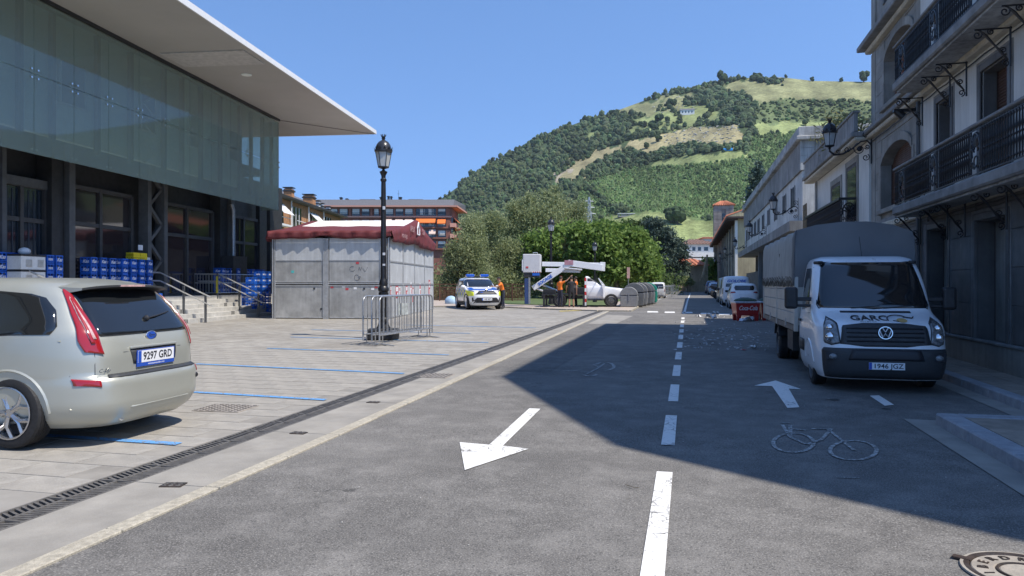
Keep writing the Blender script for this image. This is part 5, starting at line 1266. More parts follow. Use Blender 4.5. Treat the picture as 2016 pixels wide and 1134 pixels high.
# ------------------------------------------------------------------ trees
def leaf_mat(name, c0, c1, trans=.42):
    c0 = tuple(q*1.3 for q in c0); c1 = tuple(q*1.22 for q in c1)
    m = bpy.data.materials.new(name); m.use_nodes = True; N = m.node_tree.nodes; L = m.node_tree.links; p = N['Principled BSDF']
    g = N.new('ShaderNodeNewGeometry'); n = N.new('ShaderNodeTexNoise'); n.inputs['Scale'].default_value = .9; n.inputs['Detail'].default_value = 3; L.new(g.outputs['Position'], n.inputs['Vector'])
    a = N.new('ShaderNodeMath'); a.operation = 'ADD'; L.new(n.outputs['Fac'], a.inputs[0]); 
    rr_ = N.new('ShaderNodeMath'); rr_.operation = 'MULTIPLY_ADD'; rr_.inputs[1].default_value = .5; rr_.inputs[2].default_value = -.5; L.new(g.outputs['Random Per Island'], rr_.inputs[0]); L.new(rr_.outputs[0], a.inputs[1])
    x = N.new('ShaderNodeMix'); x.data_type = 'RGBA'; x.inputs[6].default_value = (*c0, 1); x.inputs[7].default_value = (*c1, 1); L.new(a.outputs[0], x.inputs[0])
    L.new(x.outputs[2], p.inputs['Base Color']); p.inputs['Roughness'].default_value = .6; p.inputs['Specular IOR Level'].default_value = .25
    tr = N.new('ShaderNodeBsdfTranslucent'); L.new(x.outputs[2], tr.inputs[0]); ms = N.new('ShaderNodeMixShader'); ms.inputs[0].default_value = trans
    L.new(p.outputs[0], ms.inputs[1]); L.new(tr.outputs[0], ms.inputs[2]); L.new(ms.outputs[0], N['Material Output'].inputs[0]); M[name] = m
leaf_mat('leaf_willow', (.15,.18,.075), (.40,.43,.25)); leaf_mat('leaf_plane', (.08,.135,.03), (.26,.36,.09)); leaf_mat('leaf_cedar', (.04,.065,.05), (.13,.17,.13), .15); leaf_mat('leaf_dark', (.05,.08,.025), (.14,.2,.06)); leaf_mat('leaf_dry', (.12,.12,.05), (.25,.24,.1))
def leaves(name, blobs, n, size, aspect, m, par, droop=0, shell=.55, clump=.28, per=14):
    bl = np.array(blobs, float); vol = (bl[:, 3]*bl[:, 4]*bl[:, 5])**(2/3); pr = vol/vol.sum()
    nc = max(1, n//per); bi = rng.choice(len(bl), nc, p=pr)
    d = rng.normal(size=(nc, 3)); d /= np.linalg.norm(d, axis=1)[:, None]; rad = (shell+(1-shell)*rng.random((nc, 1)))*(1+rng.normal(0, .06, (nc, 1)))
    cc = bl[bi, :3]+d*rad*bl[bi, 3:6]
    sc = bl[bi, 3:6].mean(1)*clump
    P = np.repeat(cc, per, 0)+rng.normal(size=(nc*per, 3))*np.repeat(sc, per)[:, None]*np.array((1, 1, .75 if not droop else 1.3))
    N_ = len(P); a = rng.normal(size=(N_, 3)); a /= np.linalg.norm(a, axis=1)[:, None]
    if droop: a = a*np.array((.5, .5, 1)); a[:, 2] = -abs(a[:, 2])-droop; a /= np.linalg.norm(a, axis=1)[:, None]
    b = rng.normal(size=(N_, 3)); b -= a*(a*b).sum(1)[:, None]; b /= np.linalg.norm(b, axis=1)[:, None]
    s = size*rng.uniform(.6, 1.3, (N_, 1)); A_ = a*s; B_ = b*s*aspect
    V = np.stack([P-A_, P+B_, P+A_, P-B_], 1).reshape(-1, 3); Fc = np.arange(N_*4).reshape(-1, 4)
    me = bpy.data.meshes.new(name); me.vertices.add(len(V)); me.vertices.foreach_set('co', V.ravel()); me.loops.add(len(V)); me.loops.foreach_set('vertex_index', Fc.ravel()); me.polygons.add(N_)
    me.polygons.foreach_set('loop_start', np.arange(N_)*4); me.update(calc_edges=True); me.materials.append(M[m])
    o = bpy.data.objects.new(name, me); COL.objects.link(o); o.parent = par; return o
defm('bark', (.14,.12,.09), .95, var=.25, vs=4, bump=.8, bs=15); defm('bark_plane', (.2,.19,.14), .9, var=.4, vs=5)
def tree(name, lab, x, y, blobs, n, size, asp, m, bark='bark', tr=.25, th=3, droop=0, grp=None, clump=.28, shell=.5):
    z = gz(y); t = thing(name, lab, 'tree', (x, y, z), 0, grp)
    b = MB(); top = th
    b.tube([(0, 0, -.1), (.05, .03, th*.5), (0, .1, th)], [tr*1.25, tr, tr*.8], 8)
    for bl in blobs[:9]:
        c = Vector(bl[:3]); b.tube([(0, .1, th*.85), (c.x*.4, c.y*.4+.1, th*.85+(c.z-th*.85)*.45), (c.x*.9, c.y*.9, c.z+bl[5]*.3)], [tr*.5, tr*.3, tr*.1], 6)
    b.build('trunk', M[bark], t, smooth=50)
    leaves('crown', blobs, n, size, asp, m, t, droop, clump=clump, shell=shell); return t
def px_tree(name, lab, px, Y, pb, n, size, asp, m, **k):     # crown lobes surveyed as (px, py, r_px[, r_z])
    x, y, _ = AT(px, 560, Y); z0 = gz(y); bl = []
    for q in pb:
        cx = (q[0]-px)/F*Y; cz_ = CH+(HOR-q[1])/F*Y-z0; r = q[2]/F*Y; rz = (q[3] if len(q) > 3 else q[2])/F*Y; dy = random.uniform(-.5, .5)*r
        bl.append((cx*math.cos(TH)-dy*math.sin(TH), cx*math.sin(TH)+dy*math.cos(TH), cz_, r, r, rz))
    return tree(name, lab, x, y, bl, n, size, asp, m, **k)
G_ = 'willows behind the brown railing'
px_tree('willow_tree', 'silvery willow directly behind the police car, leftmost of the willows', 915, 60, [(903,540,28,45),(925,500,30,45),(900,585,26,30),(940,560,30,40),(892,500,16,25),(930,450,22,25),(885,560,14,30)], 26000, .135, .3, 'leaf_willow', grp=G_, tr=.3)
px_tree('willow_tree', 'pale willow with a ragged top left of the tall one', 962, 66, [(950,470,32,35),(985,520,34,42),(960,560,36,40),(935,440,22,22),(1000,560,30,35),(975,440,22,25),(1010,500,26,30)], 28000, .135, .3, 'leaf_willow', grp=G_, tr=.3)
px_tree('willow_tree', 'tallest olive green willow with a pointed top in the middle of the park', 1072, 84, [(1065,440,45,45),(1100,425,36,36),(1035,420,32,32),(1085,392,22,20),(1130,440,30,34),(1010,450,28,32),(1090,372,10,10),(1060,480,50,40),(1140,410,14,16),(1012,412,15,15),(1040,395,16,14)], 40000, .17, .3, 'leaf_willow', grp=G_, tr=.4, th=5)
px_tree('willow_tree', 'low dark willow filling the gap behind the boom lift basket', 1025, 74, [(1030,520,36,40),(1050,560,34,36),(1010,560,30,36),(1045,480,24,26)], 12000, .19, .32, 'leaf_dark', grp=G_)
G_ = 'plane trees along the street'
for px, Y, pb, lab in ((1100, 66, [(1080,490,36,32),(1115,470,34,30),(1060,520,28,28),(1105,525,36,26),(1140,500,28,30),(1050,478,16,20)], 'plane tree with glossy green crown behind the second lamp post'),
    (1172, 62, [(1170,480,36,32),(1150,515,32,26),(1200,500,34,30),(1185,455,24,18),(1210,530,26,20),(1140,460,22,20)], 'plane tree crown above the raised boom arm'),
    (1212, 64, [(1225,480,34,30),(1245,515,30,28),(1205,460,22,18),(1215,535,26,18),(1250,470,20,20)], 'plane tree above the white pickup bonnet'),
    (1252, 78, [(1262,500,26,30),(1272,535,24,24),(1245,470,20,18),(1250,545,20,20)], 'plane tree above the recycling containers'),
    (1277, 92, [(1283,520,17,22),(1279,490,13,14),(1284,550,16,16),(1268,550,14,14)], 'last plane tree of the row, nearest the cedar')):
    px_tree('plane_tree', lab, px, Y, pb, 15000 if Y < 90 else 9000, .19, .6, 'leaf_plane', bark='bark_plane', tr=.22, th=2.6, grp=G_, clump=.3, shell=.45)
px_tree('cedar_tree', 'dark blue green cedar with layered boughs at the end of the park', 1305, 108, [(1300,460,30,12),(1285,440,20,9),(1318,478,30,11),(1330,500,26,11),(1300,515,30,14),(1338,525,22,12),(1290,490,24,12),(1325,545,26,14),(1278,455,14,7),(1340,488,12,6)], 17000, .28, .25, 'leaf_cedar', tr=.4, th=5, clump=.22)
px_tree('broadleaf_tree', 'green tree between the stone house and the long church building', 1397, 128, [(1397,525,14,14),(1400,550,14,16),(1392,568,12,14),(1408,560,12,20)], 8000, .3, .6, 'leaf_plane')
px_tree('broadleaf_tree', 'dark tree crown rising behind the park left of the cedar', 1255, 125, [(1262,455,18,16),(1240,450,16,14),(1275,440,12,12)], 7000, .3, .6, 'leaf_dark')
px_tree('olive_tree', 'small grey olive tree in front of the stone house', 1352, 104, [(1352,553,9,8),(1346,557,6,6),(1360,556,6,6)], 2500, .16, .4, 'leaf_willow', tr=.08, th=.9)
px_tree('laurel_bush', 'round green shrub at the street end left of the stone house', 1305, 100, [(1300,565,9,8),(1312,567,7,6)], 2500, .18, .6, 'leaf_dark', tr=.06, th=.4)
px_tree('round_tree', 'tall slender yellow green tree standing among the plane trees', 1128, 63, [(1127,500,13,30),(1130,535,14,22),(1122,478,9,16)], 5000, .16, .5, 'leaf_dry', tr=.1, th=2)
# background hedge mass below the plane trees
hb = MB()
o = leaves('park_hedge', [(c2w((px-1008)/F*88, 88)[0], c2w((px-1008)/F*88, 88)[1], 1.4, 3.2, 3.2, 1.5) for px in range(1040, 1300, 18)], 16000, .2, .6, 'leaf_dark', None); tag(o, kind='stuff')
o = leaves('park_hedge', [(c2w((px-1008)/F*66, 66)[0], c2w((px-1008)/F*66, 66)[1], 1.2, 2.4, 2.4, 1.5) for px in range(860, 1050, 16)], 12000, .16, .4, 'leaf_willow', None); tag(o, kind='stuff')
# cypress behind the civic block, terrace plants
px_tree('cypress_tree', 'dark cypress rising behind the roof of the white block', 1492, 62, [(1492,360,9,40),(1500,372,9,26),(1488,390,12,25),(1505,385,8,20),(1494,335,5,16)], 5000, .2, .4, 'leaf_cedar', tr=.2, th=9, clump=.3, shell=.3)
t = thing('terrace_plant', 'straggly yellow green shrub spilling over the parapet terrace', 'plant', (5.2, 26.6, 5.87))
leaves('foliage', [(-.1, 0, .9, .5, 1.0, .5), (0, 1.4, .9, .45, .8, .45), (-.15, -1.2, .75, .4, .8, .3)], 1500, .09, .25, 'leaf_dry', t, clump=.4); b = MB(); b.tube([(0, 0, 0), (0, 0, .8)], .04, 5); b.tube([(0, 1.3, 0), (0, 1.3, .8)], .04, 5); b.build('stem', M['bark'], t)
# ------------------------------------------------------------------ railing beyond the police car
defm('rust_paint', (.16,.075,.045), .7, var=.2)
fA, fB = AT(820, 596, 58), AT(1034, 598, 55); L_ = math.hypot(fB[0]-fA[0], fB[1]-fA[1]); az_ = math.atan2(fB[1]-fA[1], fB[0]-fA[0])
t = thing('railing', 'long brown vertical bar railing in front of the willows', 'fence', (fA[0], fA[1], gz(fA[1])+.05), az_)
bm_ = MB(); bm_.box((-.022, -.015, .1), (.022, .015, 1.05)); bme = bm_.mesh('bar', M['rust_paint']); n = int(L_/.115)
for i in range(n): inst('bar', bme, t, (i*.115, 0, 0))
for z in (.12, 1.06, 1.3): b = MB(); b.box((0, -.03, z-.03), (L_, .03, z+.03)); b.build('rail', M['rust_paint'], t)
for i in range(int(L_/2)+1): b = MB(); b.box((i*2-.04, -.04, 0), (i*2+.04, .04, 1.35)); b.build('post', M['rust_paint'], t)
# ------------------------------------------------------------------ market stall
defm('zinc', (.44,.44,.43), .5, metal=.35, var=.12, vs=2, dirt=(.23,.23,.22), dsc=1.2, damt=.6, streak=.15, objvar=.05)
defm('zinc_pale', (.58,.60,.61), .55, metal=.3, var=.12, vs=3, dirt=(.35,.36,.36), dsc=1.5, damt=.5, streak=.15, objvar=.05)
defm('zinc_frame', (.42,.43,.44), .45, metal=.5, var=.12)
defm('canvas_red', (.135,.022,.026), .75, var=.12, vs=2, bump=.35, bs=5, streak=.15); defm('canvas_white', (.75,.73,.7), .8, var=.06, bump=.3, bs=5)
sx, sy, _ = AT(765, 560, 31); ST = thing('market_stall', 'closed galvanised steel market stall with dark red canvas roof beside the stairs', 'stall', (sx, sy, gz(sy)), TH-R(4))
LX, LY = -5.05, 10.6; HZ = 3.42
def panel(x0, x1, y0, y1, z0, z1, m, front=True):
    b = MB(); b.box((x0, y0, z0), (x1, y1, z1)); return b.build('panel', M[m], ST)
cx_ = [0, -.28, -2.32, -2.62, -4.85, -5.05]
def frame(a, c): b = MB(); b.box(a, c); return b.build('frame_bar', M['zinc_frame'], ST, bevel=.004, seg=1)
for a, c in ((-2.55, -.32), (-4.87, -2.75)):
    for z0, z1, m in ((.08, 1.42, 'zinc'), (1.56, 2.46, 'zinc'), (2.5, HZ, 'zinc_pale')): panel(a, c, .02, .05, z0, z1, m)
    for z in (1.38, 1.47, 1.54): frame((a-.05, -.0, z), (c+.05, .06, z+.045))
    frame((a, .0, 2.46), (c, .055, 2.50)); frame((a, 0, .03), (c, .05, .08))
for x in (-.0, -.1, -.24, -.32, -2.6, -2.66, -2.72, -2.78, -4.9, -4.99): frame((x-.035, -.02, 0), (x+.02, .06, HZ))
for x in (-.02, -2.65, -4.98): b = MB(); b.box((x-.12, -.08, 0), (x+.08, .1, .02)); b.build('foot_plate', M['galv'], ST)
for i in range(4):
    y0 = .12+i*(LY-.15)/4; y1 = y0+(LY-.15)/4
    for z0, z1, m in ((.08, 1.42, 'zinc_pale'), (1.5, 2.42, 'zinc_pale'), (2.48, HZ, 'zinc_pale')): 
        b = MB(); b.box((-.03, y0+.06, z0), (-.0, y1-.06, z1)); b.build('panel', M[m], ST)
    for z in (1.43, 2.42, HZ-.02, .03): b = MB(); b.box((-.04, y0, z), (.03, y1, z+.06)); b.build('frame_bar', M['zinc_frame'], ST)
    for yy in (y0+.0, y1-.06): b = MB(); b.box((-.045, yy, 0), (.035, yy+.06, HZ)); b.build('frame_bar', M['zinc_frame'], ST)
b = MB(); b.box((LX, .1, .05), (LX+.05, LY, HZ)); b.box((LX+.05, LY-.05, .05), (-.06, LY, HZ)); b.build('rear_wall', M['zinc'], ST)
# torn posters low on the side panels and stickers
poster = [mat('poster_red', (.45,.05,.06), .6, var=.1), M['plate_white']]
for k, (yy, zz_, w, h) in enumerate(((1.3, .85, .5, .55), (2.0, .95, .2, .4), (3.4, .9, .35, .5), (4.4, .95, .3, .6), (4.9, .6, .25, .7), (6.6, .9, .4, .6), (9.2, .8, .45, .9), (9.4, 1.3, .4, .3), (.3, 1.0, .15, .4))):
    b = MB(); b.box((.002, yy, zz_), (.006, yy+w, zz_+h)); b.cur = 1; b.box((.006, yy+w*.15, zz_+h*.55), (.008, yy+w*.85, zz_+h*.9)); b.box((.006, yy+w*.55, zz_+h*.1), (.008, yy+w*.9, zz_+h*.45)); b.build('poster', poster if k % 2 == 0 else poster[::-1], ST)
for k, (xx, zz_) in enumerate(((-2.5, 1.3), (-2.0, 1.33), (-1.85, 1.22), (-1.5, 1.25), (-.6, 1.3), (-.75, 1.22), (-1.4, 2.32))): b = MB(); b.box((xx, .012, zz_), (xx+.13, .019, zz_+.09)); b.build('sticker', poster[k % 2], ST)
for xx, zz_ in ((-3.2, 1.28), (-2.9, .42), (-1.05, 1.28)): b = MB(); b.cyl((xx, .0, zz_), (xx, .025, zz_), .045, None, 10); b.build('vent_hole', M['steel_dark'], ST)
b = MB()
def scr(pts, w=.008): b.tube([(p[0], .015, p[1]) for p in pts], w, 4)
scr([(-1.55+.12*math.cos(R(a)), 2.12+.1*math.sin(R(a))) for a in range(60, 340, 30)]); scr([(-1.3, 2.05), (-1.25, 2.2), (-1.2, 2.05), (-1.15, 2.2)]); scr([(-1.1, 2.15), (-1.0, 2.0), (-.9, 2.18)]); scr([(-1.35+.12*math.cos(R(a)), 1.75+.12*math.sin(R(a))) for a in range(0, 370, 30)]); scr([(-1.3, 1.8), (-1.25, 1.68), (-1.2, 1.8)]); tag(b.build('scribble', M['steel_mid'], ST), kind='stuff')
b = MB(); b.box((-4.2, .012, 1.95), (-4.08, .018, 2.05)); b.build('paint_splash', mat('teal', (.08,.45,.45), .7), ST)
# canvas roof: grid with sag and hanging wavy valance
NX, NY = 40, 36; zr = 4.62; ze = 3.72
def roofz(u, v):        # u along x, v along y 0..1
    f = 1-abs(v*2-1); return ze+(zr-ze)*f-.07*math.sin(math.pi*f)*(1 if 0 < f < 1 else 0)+.012*math.sin(u*23)*f*(1-f)*4
x0_, x1_, y0_, y1_ = LX-.12, .14, -.12, LY+.12
b = MB(); vs = []; fs = []
for j in range(NY+1):
    for i in range(NX+1): u, v = i/NX, j/NY; vs.append((x0_+(x1_-x0_)*u, y0_+(y1_-y0_)*v, roofz(u, v)))
for j in range(NY):
    for i in range(NX): a = j*(NX+1)+i; fs.append((a, a+1, a+NX+2, a+NX+1))
red = []; wh = []
b = MB(); b.add(vs, fs); b.m = [1 if (abs((k//NX+.5)/NY*2-1) < .42 and 2 < k % NX < 39) else 0 for k in range(len(fs))]
o = b.build('canopy', [M['canvas_red'], M['canvas_white']], ST, smooth=50); so_ = o.modifiers.new('s', 'SOLIDIFY'); so_.thickness = .02
def valance(p0, p1, n, ztop, drop, nrm, gab=False):
    m = MB(); vs = []
    for i in range(n+1):
        f = i/n; x = p0[0]+(p1[0]-p0[0])*f; y = p0[1]+(p1[1]-p0[1])*f; zt_ = ztop(f)
        sag = drop+.035*math.sin(f*math.pi*7+1)+.05*math.sin(f*math.pi*3.3)
        for q, (dz, wv) in enumerate(((0, 0), (.35, .025), (.7, .05), (1, .03))):
            ww = wv*math.sin(f*60+q*.8)+wv*.7*math.sin(f*23+q)
            vs.append((x+nrm[0]*(ww+.02), y+nrm[1]*(ww+.02), zt_+(ze-zt_)*(dz if gab else 0)-(sag*dz)))
    m.add(vs, [(i*4+q, i*4+q+1, (i+1)*4+q+1, (i+1)*4+q) for i in range(n) for q in range(3)])
    o = m.build('valance', M['canvas_red'], ST, smooth=60); s_ = o.modifiers.new('s', 'SOLIDIFY'); s_.thickness = .012; return o
valance((x0_, y0_), (x1_, y0_), 90, lambda f: ze, .30, (0, -1))
valance((x1_, y0_), (x1_, y1_), 90, lambda f: roofz(1, f), .40, (1, 0), True)
valance((x0_, y0_), (x0_, y1_), 30, lambda f: roofz(0, f), .40, (-1, 0), True)
b = MB(); hm = face_mtx((x1_+.08, LY*.5, 4.1), (0, 1, 0), (0, 0, 1))
house_pts = [(-.25, -.2), (-.25, .1), (0, .4), (.25, .1), (.25, -.2)]
b.tube([hm @ Vector((p[0], p[1], 0)) for p in house_pts+[house_pts[0]]], .035, 4); b.build('house_emblem', M['plate_white'], ST)
b = MB(); text_on(b, 'APLIK', face_mtx((x1_+.1, LY*.36, 4.06), (0, 1, 0), (0, 0, 1)), .4); text_on(b, 'OLA', face_mtx((x1_+.1, LY*.62, 4.1), (0, 1, 0), (0, 0, 1)), .4); text_on(b, 'MONTAJES', face_mtx((x1_+.09, LY*.2, 3.62), (0, 1, 0), (0, 0, 1)), .24); tag(b.build('lettering', mat('faded_ink', (.4,.25,.25), .8), ST), kind='stuff')
# ------------------------------------------------------------------ street lamps
pm = bpy.data.materials.new('lamp_glass'); pm.use_nodes = True; q = pm.node_tree.nodes['Principled BSDF']; q.inputs['Base Color'].default_value = (.62, .64, .63, 1); q.inputs['Roughness'].default_value = .25; q.inputs['Transmission Weight'].default_value = .35; M['lamp_glass'] = pm
def lantern(t, z, s=1, x=0):
    for k in range(6):
        a0 = math.pi*2*k/6+.3; a1 = math.pi*2*(k+1)/6+.3; m = MB(); rb, rt, h = .14*s, .215*s, .41*s
        m.add([(x+rb*math.cos(a0), rb*math.sin(a0), z), (x+rb*math.cos(a1), rb*math.sin(a1), z), (x+rt*math.cos(a1), rt*math.sin(a1), z+h), (x+rt*math.cos(a0), rt*math.sin(a0), z+h)], [(0, 1, 2, 3)]); m.build('pane', M['lamp_glass'], t)
        m = MB(); m.tube([(x+rb*1.02*math.cos(a0), rb*1.02*math.sin(a0), z), (x+rt*1.02*math.cos(a0), rt*1.02*math.sin(a0), z+h)], .01*s, 5); m.build('glazing_bar', IRON, t)
    m = MB(); m.lathe([(.03*s, -.12*s), (.05*s, -.1*s), (.03*s, -.06*s), (.15*s, -.02*s), (.15*s, .01*s), (.13*s, .01*s)], 12, (x, 0, z)); m.build('lantern_base', IRON, t, smooth=40)
    m = MB(); m.lathe([(.215*s, .40*s), (.245*s, .42*s), (.25*s, .47*s), (.22*s, .48*s), (.21*s, .55*s), (.19*s, .62*s), (.14*s, .69*s), (.06*s, .74*s), (.035*s, .76*s), (.06*s, .79*s), (.03*s, .81*s), (.05*s, .84*s), (0.0, .86*s)], 16, (x, 0, z)); m.build('lantern_roof', mat('iron_gloss', (.03,.03,.034), .3, var=.1), t, smooth=50)
    m = MB()
    for k in range(12): a = math.pi*2*k/12; m.add([(x+.24*s*math.cos(a-.2), .24*s*math.sin(a-.2), z+.46*s), (x+.24*s*math.cos(a+.2), .24*s*math.sin(a+.2), z+.46*s), (x+.275*s*math.cos(a), .275*s*math.sin(a), z+.55*s)], [(0, 1, 2)])
    for k in range(8): a = math.pi*2*k/8; m.tube([(x+.03*s*math.cos(a), .03*s*math.sin(a), z+.80*s), (x+.075*s*math.cos(a), .075*s*math.sin(a), z+.9*s)], .012*s, 4)
    m.build('crest', IRON, t)
    if s > 0: 
        o = MB(); o.sphere((x, 0, z+.16*s), .055*s, 8, 6); o.build('bulb', M['plate_white'], t)
def street_lamp(lab, x, y, H):
    t = thing('street_lamp', lab, 'street lamp', (x, y, gz(y)), 0, 'cast iron street lamps'); k = H/5.6
    m = MB(); m.lathe([(.24, 0), (.24, .08), (.2, .12), (.19, .3), (.15, .4), (.13, .5), (.15, .55), (.13, .6)], 12); m.M = None; m.build('pedestal', IRON, t, smooth=35)
    m = MB(); m.lathe([(.125, .6), (.12, 1.3), (.15, 1.34), (.15, 1.4), (.11, 1.46), (.12, 1.54), (.1, 1.62), (.085, 1.66), (.082, 1.7), (.066, 4.1), (.062, 4.35), (.085, 4.38), (.085, 4.42), (.06, 4.45), (.06, 4.52), (.1, 4.6), (.11, 4.63), (.05, 4.66)], 14); m.build('column', IRON, t, smooth=35)
    m = MB()
    for i in range(12): a = math.pi*2*i/12; m.tube([(.125*math.cos(a), .125*math.sin(a), .62), (.122*math.cos(a), .122*math.sin(a), 1.28)], .014, 4)
    m.build('fluting', IRON, t)
    lantern(t, 4.76); t.scale = (k, k, k); return t
lx, ly = G(755, 667); L1 = street_lamp('tall cast iron street lamp standing behind the crowd barriers', lx, ly, 5.6)
for z, w, c_ in ((3.62, .09, 'plate_white'), (2.35, .07, 'plate_white'), (2.05, .05, 'plate_white')): b = MB(); b.cbox((.045, -.075, z), (.07, .012, w)); b.build('sticker', M[c_], L1)
x2, y2 = G(1085, 602); street_lamp('cast iron street lamp in front of the boom lift', x2, y2, 5.65)
x3, y3 = G(1171, 597.5); street_lamp('smaller looking far street lamp behind the boom arm', x3, y3, 4.4)
def wall_lamp(lab, x, y, z, xw):
    t = thing('wall_lamp', lab, 'wall lamp', (x, y, z), 0, 'wall lanterns on scrolled brackets'); w = xw-x
    lantern(t, .12, .85)
    b = MB(); P = lambda p: (p[0], 0, p[1])
    b.tube([P((0, .05)), P((.0, -.03)), P((.12, -.14)), P((.35, -.12)), P((w*.55, .02)), P((w*.75, .2)), P((w*.9, .22)), P((w, .1))], [.02, .03, .03, .028, .026, .022, .02, .02], 6); b.build('arm', IRON, t, smooth=50)
    b = MB(); b.tube([P((w, .62)), P((w, -.42))], .018, 5); b.build('wall_plate', IRON, t)
    for cx, cz, r, a, d in ((w*.72, .0, .17, 90, 1), (w-.13, .38, .13, -60, 1), (w*.42, .0, .09, 40, -1), (w*.2, -.04, .06, 30, -1), (w-.14, -.24, .1, 60, -1), (w*.9, .05, .07, 200, 1)):
        b = MB(); b.tube([P(q_) for q_ in spiral(cx, cz, r, 1.4, R(a), d=d)], .014, 5); b.build('scroll', IRON, t)
    b = MB(); b.sphere((w*.72, 0, 0), (.075, .02, .075), 8, 5); b.build('rosette', IRON, t)
wall_lamp('scrolled wall lantern at the corner of the tall house', 3.86, 22.05, 5.35, 4.93)
for lab, pl, y_, z_ in (('scrolled wall lantern on the white block, nearest the terrace house', 3.9, 36.3, 5.0), ('scrolled wall lantern on the white block, middle of its length', 3.95, 50.5, 4.9), ('scrolled wall lantern at the far end of the white block', 4.0, 66.5, 4.8), ('scrolled wall lantern on the first buttress of the church building', 4.1, 86, 5.0), ('second scrolled wall lantern on the church building', 4.1, 99, 5.0), ('farthest scrolled wall lantern on the church building', 4.1, 118, 5.0)):
    wall_lamp(lab, pl, y_, z_, 5.0)
# ------------------------------------------------------------------ crowd barriers
def barrier():
    t = thing('crowd_barrier', 'x', 'barrier', (0, 0, 0), 0, 'galvanised crowd barriers by the lamp post'); Lb, Hb, r = 2.3, 1.08, .12
    pts = [(0, 0, .12), (0, 0, Hb-r)]+[(r-r*math.cos(R(a)), 0, Hb-r+r*math.sin(R(a))) for a in (22, 45, 68, 90)]+[(Lb-r+r*math.sin(R(a)), 0, Hb-r+r*math.cos(R(a))) for a in (0, 22, 45, 68, 90)]+[(Lb, 0, .12)]
    b = MB(); b.tube(pts, .019, 8); b.tube([(0, 0, .24), (Lb, 0, .24)], .016, 8); b.build('frame', M['galv'], t, smooth=50)
    m = MB(); m.cyl((0, 0, .24), (0, 0, Hb), .0105, None, 6); mm = m.mesh('bar', M['galv'])
    for i in range(15): inst('bar', mm, t, (.15+i*.143, 0, 0))
    for x in (.12, Lb-.12):
        m = MB(); m.tube([(x, 0, .24), (x, 0, .05), (x, -.28, .015)], .014, 6); m.tube([(x, 0, .05), (x, .28, .015)], .014, 6); m.build('foot', M['galv'], t)
    return t
ba = G(716, 681); bc = G(852, 664); a_ = math.atan2(bc[1]-ba[1], bc[0]-ba[0])
B0 = barrier(); 
def putb(o, p, a, lab): o.location = (p[0], p[1], gz(p[1])+.0); o.rotation_euler = (0, 0, a); o['label'] = lab
for i, (p, aa, lab) in enumerate(((G(747, 682.5), 0, 'front crowd barrier, nearest the camera, with a grey notice plate tied on'), (G(732, 681.5), .06, 'middle crowd barrier between the front and rear ones'), (G(715, 680), .03, 'rear crowd barrier, its left end sticking out farthest'))):
    o = B0 if i == 0 else copy_tree(B0, (0, 0, 0)); 
    e = G(*((851, 663.5), (846, 663), (829, 662.5))[i]); putb(o, p, math.atan2(e[1]-p[1], e[0]-p[0]), lab)
    o.scale = (math.hypot(e[1]-p[1], e[0]-p[0])/2.3, 1.12, 1.13)
defm('weight_rubber', (.012,.012,.013), .6, var=.2)
p = G(755, 668); b = MB(); b.box((-.42, -.3, .0), (.42, .3, .30)); o = b.build('rubber_base', M['weight_rubber'], bevel=.05, seg=3); o.location = (p[0]+.04, p[1]-.1, gz(p[1])); o.rotation_euler = (0, 0, TH+.1); tag(o, 'black rubber ballast block around the foot of the near lamp post', 'ballast')
p = G(800, 674); b = MB(); b.box((-.23, -.01, 0), (.23, .01, .3)); o = b.build('notice_plate', mat('faded_plate', (.35,.38,.38), .6, var=.3, vs=8)); o.location = (p[0]-.1, p[1]+.0, gz(p[1])+.72); o.rotation_euler = (0, 0, a_); tag(o, 'scratched grey notice plate hanging on the front barrier', 'plate')
